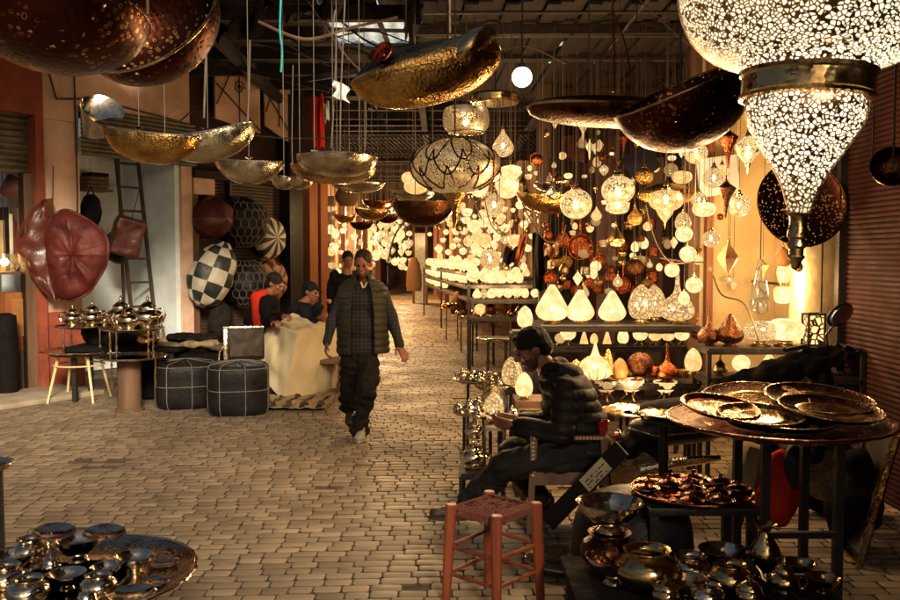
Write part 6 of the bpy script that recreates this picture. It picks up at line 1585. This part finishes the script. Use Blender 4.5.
# ---- black round pouf and polished pots at the bottom
c=Vector((P(632,545,4.15).x,4.15,0)); t=thing('black_pouf','big round black leather pouf behind the polished pots, bottom right','pouf',c)
MB().lathe(sp([(.2,0),(.27,.06),(.29,.22),(.27,.4),(.18,.5),(.05,.53),(0,.53)]),40).build('cushion','black_leather',t)
t=thing('low_table','low black table carrying polished brass pots along the bottom edge','table',(P(700,600,3.5).x,3.5,0)); zl=.30
MB().box((0,0,zl-.02),(1.05,.75,.036),bev=.005).build('top','black_cloth',t)
for sx in (-.48,.48):
    for sy in (-.33,.33): MB().box((sx,sy,(zl-.04)/2),(.04,.04,zl-.04)).build('leg','iron',t)
pb=[('round','polished_brass',650,3.48,1.15,0,'largest squat round brass pot at the bottom, behind the pouf front'),('bowl','polished_silver',612,3.72,1.3,.16,'wide silver bowl with a chased rim, upper at the left of the polished pots'),
 ('bowl','polished_silver',618,3.55,1.1,.0,'silver bowl below the wide chased one'),('round','polished_silver',694,3.55,.8,0,'small round silvery pot right of the largest one'),('bowl','polished_brass',690,3.38,.8,0,'small brass bowl in front of the small round pot'),
 ('bowl','polished_silver',728,3.68,.95,0,'silvery bowl in the middle of the polished pots'),('round','polished_brass',735,3.45,.8,0,'round brass pot in front of the middle bowl'),('vase','polished_brass',770,3.62,.95,0,'brass vase with a square flared mouth among the polished pots'),
 ('teapot','polished_brass',790,3.42,.9,0,'brass teapot right of the vase at the bottom edge'),('bowl','polished_brass',806,3.62,.6,0,'little brass bowl at the right end of the polished pots'),('sugar','polished_brass',670,3.3,.9,0,'lidded brass pot at the very bottom edge'),
 ('round','polished_silver',712,3.3,.6,0,'tiny round silvery pot at the bottom edge'),('sugar','polished_brass',755,3.3,.9,0,'lidded brass pot before the vase'),('bowl','polished_brass',830,3.45,.6,0,'small brass bowl farthest right on the low black table')]
for kd,m_,px_,Y_,s,dz,lb in pb: put(kd,m_,Vector(((px_-450)/875*Y_,Y_,zl+dz)),lb,s)
put('round','bronze',Vector(((612-450)/875*3.72,3.72,zl)),'dark round pot propping up the wide chased bowl',1.1)
c=Vector((P(553,555,4.6).x,4.6,0)); put('dish','silver',Vector((P(566,560,4.55).x,4.55,.01)),'flat patterned silver tray lying on the pavers beside the pouf',1.9)
# red and green bag, chequered thing, leaning frame, dark seat at right
c=P(779,486,4.75); t=thing('cloth_bag','red cloth bag with a green flap hanging under the tray table','bag',c)
remesh(MB().ell(c+Vector((0,0,-.02)),(.12,.1,.22)).ell(c+Vector((-.04,-.02,-.06)),(.1,.1,.14)),'bag','red_fabric',t,c,.014,3,wrinkle(.02,9)); remesh(MB().ell(c+Vector((.05,-.07,.12)),(.055,.05,.13)),'flap','green_leather',t,c,.014,2,wrinkle(.01,9))
c=P(748,470,4.9); t=thing('cloth_bundle','cream striped folded cloth beside the red bag','cloth',c); MB().box((0,0,0),(.16,.2,.3),TR((0,0,0),0,R(18),0),bev=.03).build('fold','cream_cloth',t); MB().bar((0,0,-.1),(-.1,0,-c.z),.05).build('support','iron',t)
a0=P(873,522,4.6); a1=P(899,432,4.72); d_=(a1-a0); a0=a0-d_*(a0.z-.012)/d_.z; off=Vector((.06,.5,0)); t=thing('picture_frame','narrow gilded double frame leaning in the bottom right corner','frame',a0)
for q0,q1 in ((a0,a1),(a0+off,a1+off),(a0,a0+off),(a1,a1+off)): MB().bar(q0-a0,q1-a0,.03,.02).build('moulding','brass',t)
i0=a0.lerp(a1,.06)+off*.12; i1=a0.lerp(a1,.94)+off*.12; MB().bar(i0-a0,i1-a0,.014).build('inner_moulding','polished_brass',t); MB().bar(i0+off*.76-a0,i1+off*.76-a0,.014).build('inner_moulding','polished_brass',t)
MB().grid(lambda u,v:(a0.lerp(a1,.05+.9*u)+off*(.06+.88*v)-a0+Vector((.012,0,-.004))),2,2,.006).build('backing','dark_shoe',t)
c=P(852,505,4.9); t=thing('dark_sack','dark sack slumped on the pavers in the shade beneath the tray table','sack',(c.x,4.9,0)); c=t.location.copy()
remesh(MB().ell(c+Vector((0,0,.22)),(.16,.15,.22)).ell(c+Vector((.02,0,.46)),(.07,.07,.09)),'sack','black_cloth',t,c,.015,3,wrinkle(.03,7))
# ================================================================= PEOPLE
def vnorm(v): return Vector(v).normalized()
def hand(mb, wrist, d, n, curl=.4, s=1, thumb=1):
    """palm and five bent fingers; d = pointing direction, n = back-of-hand normal"""
    d = vnorm(d); n = vnorm(Vector(n)-d*Vector(n).dot(d)); x = d.cross(n)*thumb; w = Vector(wrist)
    def pt(a, b, c): return w+(d*a+x*b+n*c)*s
    for b in (-.026,-.009,.009,.026): mb.cone(pt(.01,b*.7,0),.016*s,pt(.085,b*1.15,0),.0125*s,8)
    for b,L in ((-.032,.062),(-.011,.074),(.011,.080),(.032,.070)):
        p = pt(.085,b,0); a = 0
        for k,f in enumerate((.42,.32,.26)):
            a += curl*(1.0+.15*k+abs(b)*4); q = p+(d*math.cos(a)-n*math.sin(a))*L*f*s*1.15
            mb.cone(p,(.0098-.001*k)*s,q,(.0088-.001*k)*s,8); p = q
    p = pt(.02,.026,-.004); q = pt(.055,.056,-.014); r = pt(.085,.062,-.026+(-.01*curl))
    mb.cone(p,.014*s,q,.011*s,8); mb.cone(q,.011*s,r,.009*s,8)
def head(mb, c, fwd, up, s=1, tilt=0):
    """skull, jaw, nose, brow, lips, ears; c = head centre"""
    f = vnorm(fwd); u = vnorm(Vector(up)-f*Vector(up).dot(f)); x = f.cross(u)
    M = Matrix((x,f,u)).transposed().to_4x4(); M.translation = Vector(c); M = M @ Matrix.Scale(s,4)
    mb.ell((0,-.012,.028),(.074,.096,.09),20,14,M); mb.ell((0,.028,-.035),(.058,.06,.078),18,12,M); mb.ell((0,.055,-.088),(.032,.028,.026),14,10,M)
    mb.ell((0,.088,.028),(.05,.014,.014),12,8,M)
    mb.cone(M@Vector((0,.088,.022)),.0095*s,M@Vector((0,.113,-.02)),.0135*s,8); mb.ell((0,.1,-.026),(.019,.012,.009),10,8,M)
    mb.ell((0,.086,-.056),(.024,.009,.0065),12,8,M); mb.ell((0,.084,-.067),(.021,.009,.006),12,8,M)
    for sx in (-1,1):
        mb.ell((.035*sx,.07,-.012),(.02,.02,.018),10,8,M); mb.ell((.077*sx,-.012,-.004),(.009,.02,.032),10,8,M)
    return M
def eyes(t, M, org):
    e = MB()
    for sx in (-1,1): e.ell((.029*sx,.088,.008),(.013,.006,.006),10,6,M)
    e.build('eyes','hair',t,org)
def legchain(mb, pts, rs):
    for i in range(len(pts)-1): mb.cone(pts[i],rs[i],pts[i+1],rs[i+1],14)
def shoe(t, heel, toe, mat, org, s=1, sole='dark_shoe'):
    heel=Vector(heel); toe=Vector(toe); d=(toe-heel); L=d.length; d.normalize(); up=Vector((0,0,1)); x=d.cross(up).normalized(); u=x.cross(d)
    M=Matrix((x,d,u)).transposed().to_4x4(); M.translation=heel
    mb=MB(); mb.ell((0,.03,.05),(.04,.05,.055),14,10,M); mb.ell((0,L*.45,.045),(.044,L*.42,.038),16,10,M); mb.ell((0,L*.78,.038),(.049,L*.25,.034),16,10,M); mb.cone(M@Vector((0,.035,.06)),.042,M@Vector((0,.03,.1)),.044,12)
    remesh(mb,'shoe',mat,t,org,.008,3)
    mb=MB(); vs=[]
    for k in range(24):
        a=2*PI*k/24; y=L*.5+L*.53*math.sin(a); w=.043+.01*(math.sin(a)>0); vs.append((w*math.cos(a)*(1-.15*abs(math.sin(a))**4),y,0))
    n=24; mb.add(vs+[(a,b,.022) for a,b,_ in vs],[tuple(reversed(range(n))),tuple(range(n,2*n))]+[(k,(k+1)%n,(k+1)%n+n,k+n) for k in range(n)],M); mb.build('sole',sole,t,org)

# ---- the walking man
Y0=7.9; W=lambda px,py,dy=0: P(px,py,Y0+dy); o_=Vector((P(361,0,Y0).x,Y0,0))
t=thing('person','man in quilted vest, check shirt and charcoal trousers walking towards the camera','person',o_)
hc=W(363,264,-.05); fw=Vector((-.10,-1,-.30)); 
shL=W(344,290); shR=W(383,290); elL=W(334,318,-.02); elR=W(392,318,.0); wrL=W(327,342,-.08); wrR=W(399,345,-.06)
hpL=W(352,352); hpR=W(371,352); knF=W(367,393,-.16); anF=W(359,429,-.10); knB=W(349,390,.10); anB=W(349,409,.46)
bd=MB(); Mh=head(bd,hc,fw,(0,-.25,1),1.0)
bd.cone(W(364,274,.02),.058,W(364,286,.03),.062,14); bd.ell(W(363,298,.02),(.13,.08,.14)); bd.ell(W(362,335),(.11,.08,.18))
for a,b,c_ in ((shL,elL,wrL),(shR,elR,wrR)): legchain(bd,[a,b,c_],[.038,.036,.028])
hand(bd,wrL,(-.12,-.25,-1),(-1,-.1,.1),.45,1.0,-1); hand(bd,wrR,(.42,-.55,-.62),(.3,-.5,.75),.22,1.05,1)
legchain(bd,[hpR,knF,anF],[.055,.045,.036]); legchain(bd,[hpL,knB,anB],[.055,.045,.036])
remesh(bd,'body','skin',t,o_,.0075,3); eyes(t,Mh,o_)
hr=MB(); hr.ell((0,-.024,.046),(.082,.1,.086),20,14,Mh); hr.ell((0,-.06,-.0),(.076,.062,.07),16,12,Mh)
remesh(hr,'hair','grey_hair',t,o_,.009,2,wrinkle(.008,30))
be=MB(); be.ell((0,.026,-.058),(.0610,.0625,.058),20,14,Mh); be.ell((0,.055,-.09),(.036,.031,.029),14,10,Mh)
remesh(be,'beard','stubble',t,o_,.007,2,wrinkle(.006,40))
sh=MB(); sh.ell(W(363,300,.01),(.195,.125,.15)); sh.ell(W(362,325),(.175,.12,.2)); sh.ell(W(361,346),(.185,.125,.13)); sh.cone(shL+Vector((.03,0,.0)),.07,elL,.058,14); sh.cone(elL,.058,wrL,.042,14); sh.cone(shR+Vector((-.03,0,0)),.07,elR,.058,14); sh.cone(elR,.058,wrR,.042,14)
sh.cone(W(352,287),.06,W(376,287),.06); sh.tube([W(355,284,-.02),W(353,279,.02),W(364,276,.09),W(375,279,.02),W(371,284,-.02)],.016,8)
remesh(sh,'shirt','check_shirt',t,o_,.011,4,wrinkle(.016,7,1,.6))
col_=MB(); col_.bar(W(361,282,-.085),W(363,288,-.12),.016,.006); col_.bar(W(367,282,-.085),W(364,288,-.12),.016,.006); col_.build('collar','cream_sheet',t,o_)
def vestfn(side):
    cx=W(362,0).x
    zz=[(.765,.225,.150),(.85,.222,.150),(1.0,.218,.150),(1.15,.222,.152),(1.27,.222,.15),(1.35,.205,.135),(1.40,.165,.115),(1.43,.10,.09),(1.47,.082,.088),(1.515,.088,.092)]
    def fn(u,v):
        q=v*(len(zz)-1); i=min(len(zz)-2,int(q)); f=q-i; z,a,b=[zz[i][k]*(1-f)+zz[i+1][k]*f for k in range(3)]
        gap=.50-.16*max(0,(z-1.05)/.4)+(.25 if z>1.42 else 0); an=gap+(PI-gap)*u
        pf=.013*abs(math.sin(PI*(z-.765)/.062))**.6 if z<1.42 else .004
        k=1+.02*noise.noise((u*7,z*9,side)); x=(a*k+pf)*math.sin(an)*side; y=-(b*k+pf)*math.cos(an)
        return (cx+x+.012*side*0,Y0+.01+y,z)
    return fn
vm=MB()
for sd_ in (-1,1): vm.grid(vestfn(sd_),30,110,.014)
vm.build('vest','quilt',t,o_,ang=80)
tr=MB(); tr.ell(W(361,352,.01),(.165,.12,.10)); tr.ell(W(362,362,.0),(.165,.12,.12)); legchain(tr,[W(369,362),knF,W(361,415,-.11),W(359,431,-.1)],[.105,.083,.072,.078]); legchain(tr,[W(353,362),knB,anB+Vector((0,-.02,.03))],[.105,.083,.075])
def trw(c,n):
    k=-.018*max(0,.35-abs(noise.noise((c.x*10,c.y*6,c.z*13))))*2+.010+.012*math.sin(c.z*60+3*math.sin(c.x*20))*max(0,.45-c.z)/.45; return wrinkle(.022,6,1,1.4)(c,n)+k
remesh(tr,'trousers','trousers',t,o_,.011,4,trw)
shoe(t,W(360,0,-.06)*Vector((1,1,0)) if False else Vector((W(360,0,-.1).x,Y0-.08,.005)),Vector((W(356,0,-.3).x,Y0-.32,.005)),'white_shoe',o_,sole='white_shoe')
shoe(t,anB+Vector((0,.05,-.03)),Vector((W(348,0,.25).x,Y0+.26,.03)),'dark_shoe',o_)

# ---- the seated man looking at his phone
Y0=5.3; o_=Vector((P(565,0,Y0).x,Y0,0)); W=lambda px,py,dy=0: P(px,py,Y0+dy)
t=thing('person','seated man in dark jacket bent over a phone before the glowing lamp rack','person',o_)
hc=W(532,350,0); fw=Vector((-1,-.12,-.42)); bd=MB(); Mh=head(bd,hc,fw,(-.35,0,1),1.04)
bd.cone(W(541,360),.06,W(553,376,.02),.07,14)
kN=W(506,464,-.13); kF=W(512,452,.13); aN=W(462,508,.02); aF=W(543,508,.12)
wN=W(512,425,-.10); wF=W(517,420,.08); eN=W(563,433,-.22); eF=W(550,425,.2); sN=W(566,388,-.19); sF=W(560,384,.2)
bd.ell(W(570,402),(.10,.14,.14)); bd.ell(W(582,445),(.11,.15,.12)); legchain(bd,[sN+Vector((0,.04,0)),eN,wN],[.04,.04,.03]); legchain(bd,[sF,eF,wF],[.04,.04,.03])
legchain(bd,[W(580,458,-.1),kN,aN],[.065,.05,.042]); legchain(bd,[W(580,455,.1),kF,aF],[.065,.05,.042])
hand(bd,wN,(-1,.3,.12),(.1,-.75,-.45),.5,1.02,-1); hand(bd,wF,(-1,-.15,.1),(0,.75,-.45),.42,1.02,1)
remesh(bd,'body','skin',t,o_,.0075,3); eyes(t,Mh,o_)
hr=MB(); hr.ell((0,-.02,.05),(.085,.104,.088),20,14,Mh); hr.ell((0,-.066,.0),(.078,.062,.075),16,12,Mh); hr.ell((0,.06,.095),(.05,.03,.022),12,8,Mh)
remesh(hr,'hair','hair',t,o_,.009,2,wrinkle(.008,30))
be=MB(); be.ell((0,.026,-.056),(.0615,.063,.062),20,14,Mh); be.ell((0,.055,-.09),(.036,.031,.029),14,10,Mh)
remesh(be,'beard','stubble',t,o_,.007,2,wrinkle(.006,40))
jk=MB(); jk.ell(W(565,388,.0),(.13,.235,.10)); jk.ell(W(570,402),(.165,.225,.17)); jk.ell(W(578,425),(.17,.21,.18)); jk.ell(W(584,447),(.165,.205,.13))
jk.cone(W(559,374,.0),.10,W(563,384),.14,16); jk.tube([W(541,380,0),W(544,372,-.08),W(556,364,-.07),W(561,362,0),W(556,364,.09),W(544,372,.08)],.027,8,closed=True)
legchain(jk,[sN+Vector((0,.03,.0)),eN,W(520,428,-.11)],[.078,.074,.056]); legchain(jk,[sF,eF,W(524,422,.09)],[.088,.078,.058])
def puff(c,n): return wrinkle(.012,6)(c,n)+.017*abs(math.sin((c.z+.12*c.x)*PI/.068))**.45-.006
remesh(jk,'jacket','dark_jacket',t,o_,.0085,16,puff)
hm=MB()
def ringat(c_,ax,r_,th=.012):
    ax=vnorm(ax); q_=Vector((0,0,1)) if abs(ax.z)<.9 else Vector((0,1,0)); a_=ax.cross(q_).normalized(); b_=ax.cross(a_); hm.tube([Vector(c_)+a_*(r_*math.cos(k*PI/10))+b_*(r_*math.sin(k*PI/10)) for k in range(20)],th,7,closed=True)
ringat(W(518,427,-.11),wN-eN,.045); ringat(W(520,422,.09),wF-eF,.045); hm.build('cuffs','black_cloth',t,o_)
tr=MB(); tr.ell(W(584,458),(.15,.2,.11)); legchain(tr,[W(578,458,-.1),kN,W(468,502,.01)],[.11,.088,.066]); legchain(tr,[W(578,456,.1),kF,W(541,500,.12)],[.11,.088,.066])
def fold_(c,n): return wrinkle(.014,7)(c,n)-.020*max(0,.35-abs(noise.noise((c.x*9,c.y*5,c.z*14))))*2+.012
remesh(tr,'trousers','trousers',t,o_,.009,3,fold_)
hm=MB(); ringat(W(468,502,.01),aN-kN,.068,.009); ringat(W(541,500,.12),aF-kF,.068,.009); hm.build('hems','black_cloth',t,o_)
shoe(t,Vector((aN.x+.03,aN.y,.02)),Vector((aN.x-.2,aN.y-.03,.035)),'dark_shoe',o_); shoe(t,Vector((aF.x+.06,aF.y,.012)),Vector((aF.x-.18,aF.y-.02,.012)),'dark_shoe',o_)
ph=(wN+wF)/2+Vector((-.115,0,.03)); t=thing('mobile_phone','small dark phone held in the seated man\'s hands','phone',ph); MB().box((0,0,0),(.135,.07,.009),TR((0,0,0),0,R(28),0),bev=.003).build('case','black_plastic',t); MB().box((0,0,.0052),(.12,.06,.001),TR((0,0,0),0,R(28),0)).build('screen','screen',t)

# ---- two men sitting behind the cream stall
def sitter(label, hx, hy, Y0, fw, sh_, hands_, jmat, extra, cap=None):
    W=lambda px,py,dy=0: P(px,py,Y0+dy); o_=Vector((sh_.x,Y0,0)); t=thing('person',label,'person',o_); bd=MB(); hc=W(hx,hy); Mh=head(bd,hc,fw,(0,0,1),1.02)
    nb=sh_+Vector((0,0,.04)); bd.cone(hc+Vector((0,0,-.06)),.052,nb,.06,12); hip=Vector((sh_.x-.12,Y0+.1,.5)); bd.ell(sh_.lerp(hip,.3),(.14,.14,.17)); bd.ell(hip,(.15,.15,.13))
    jk=MB(); jk.ell(sh_+Vector((0,0,-.05)),(.19,.17,.13)); jk.ell(sh_.lerp(hip,.45),(.2,.18,.22)); jk.ell(hip,(.2,.18,.15))
    for i,hp in enumerate(hands_):
        s0=sh_+Vector((.05 if i else -.03,(-.13 if i else .13),-.03)); e0=s0.lerp(hp,.5)+Vector((-.03,0,-.12)); legchain(bd,[s0,e0,hp],[.035,.032,.028]); legchain(jk,[s0,e0,s0.lerp(hp,.0)*0+e0.lerp(hp,.88)],[.078,.066,.05]); hand(bd,hp,(hp-e0),(0,-.3,1),.5,1)
    for sy in (-.1,.1):
        k=Vector((hip.x+.42,hip.y+sy,.52)); a=Vector((k.x+.02,k.y,.09)); legchain(bd,[hip+Vector((0,sy,0)),k,a],[.08,.055,.04])
        tr=MB(); legchain(tr,[hip+Vector((0,sy,-.02)),k,a+Vector((0,0,.06))],[.1,.08,.065]); remesh(tr,'trouser_leg','trousers',t,o_,.018,3,wrinkle(.02,7)); shoe(t,Vector((a.x-.03,a.y,.01)),Vector((a.x+.2,a.y,.01)),'dark_shoe',o_)
    remesh(bd,'body','skin',t,o_,.009,3); remesh(jk,'jacket',jmat,t,o_,.014,4,wrinkle(.02,7)); eyes(t,Mh,o_)
    hr=MB(); hr.ell((0,-.022,.045),(.084,.102,.088),18,12,Mh); hr.ell((0,-.06,-.01),(.076,.06,.07),14,10,Mh)
    if cap:
        hr.cone(Mh@Vector((0,.07,.06)),.02,Mh@Vector((0,.15,.045)),.012)
        remesh(hr,'cap','navy_jacket',t,o_,.01,2)
    else: remesh(hr,'hair','hair',t,o_,.01,2,wrinkle(.008,30))
    if extra: extra(t,o_,sh_,hip)
    return t
def redpanel(t,o_,s,h):
    mb=MB(); m=s.lerp(h,.35); mb.cone(s+Vector((-.06,-.1,.02)),.075,m+Vector((-.0,-.125,.0)),.085); mb.cone(m+Vector((0,-.125,0)),.085,s.lerp(h,.62)+Vector((.03,-.135,0)),.06)
    mb.cone(s+Vector((-.06,-.1,.02)),.075,s+Vector((.02,-.06,.075)),.05)
    remesh(mb,'red_panel','red_fabric',t,o_,.012,4,wrinkle(.01,7))
sitter('seated man in a black jacket with a bright red panel bending over behind the poufs',275,284,10.35,Vector((1,-.35,-.5)),P(264,299,10.35),[P(284,316,9.95),P(273,322,9.95)],'black_cloth',redpanel)
sitter('seated man in dark cap raising a hand to his mouth behind the cream stall',311,292,10.9,Vector((1,-.45,-.3)),P(301,308,10.9),[P(322,304,10.75),P(318,318,10.6)],'navy_jacket',None,cap=True)
t=thing('low_bench','plain wooden bench under the two men behind the cream stall','bench',(P(262,0,10.5).x,10.5,0)); MB().box((.3,.1,.37),(1.5,.4,.05),bev=.01).build('seat','old_wood',t)
for sx in (-.3,.9): MB().box((sx,.1,.17),(.06,.3,.34)).build('leg','old_wood',t)
# ---- standing man behind the walker
Y0=12.2; W=lambda px,py,dy=0: P(px,py,Y0+dy); o_=Vector((P(347,0,Y0).x,Y0,0)); t=thing('person','man in dark clothes standing in the lane just behind the walking man','person',o_)
bd=MB(); Mh=head(bd,W(348,260),(.3,-1,-.15),(0,0,1),1.0); bd.cone(W(347,267),.055,W(346,275),.07,12)
jk=MB(); jk.ell(W(345,283),(.22,.14,.14)); jk.ell(W(345,300),(.19,.13,.25)); jk.ell(W(345,315),(.19,.13,.14))
for sx in (-1,1):
    s0=Vector((o_.x+.2*sx,Y0,1.38)); e0=s0+Vector((.05*sx,.02,-.28)); w0=e0+Vector((0,-.08,-.26)); legchain(bd,[s0,e0,w0],[.05,.04,.03]); legchain(jk,[s0,e0,w0+Vector((0,0,.02))],[.075,.065,.05]); hand(bd,w0,(0,-.1,-1),(sx,0,0),.3)
    h0=Vector((o_.x+.09*sx,Y0,.85)); k0=Vector((o_.x+.1*sx,Y0-.03,.48)); a0=Vector((o_.x+.1*sx,Y0,.1)); legchain(bd,[h0,k0,a0],[.08,.055,.04]); tr=MB(); legchain(tr,[h0,k0,a0],[.1,.078,.06]); remesh(tr,'trouser_leg','trousers',t,o_,.02,3); shoe(t,Vector((a0.x,Y0+.05,.01)),Vector((a0.x+.02,Y0-.2,.01)),'dark_shoe',o_)
bd.ell(W(345,300),(.14,.1,.3)); remesh(bd,'body','skin',t,o_,.011,3); remesh(jk,'jacket','black_cloth',t,o_,.018,4,wrinkle(.02,7)); eyes(t,Mh,o_)
hr=MB(); hr.ell((0,-.022,.045),(.084,.102,.088),18,12,Mh); remesh(hr,'hair','hair',t,o_,.012,2)
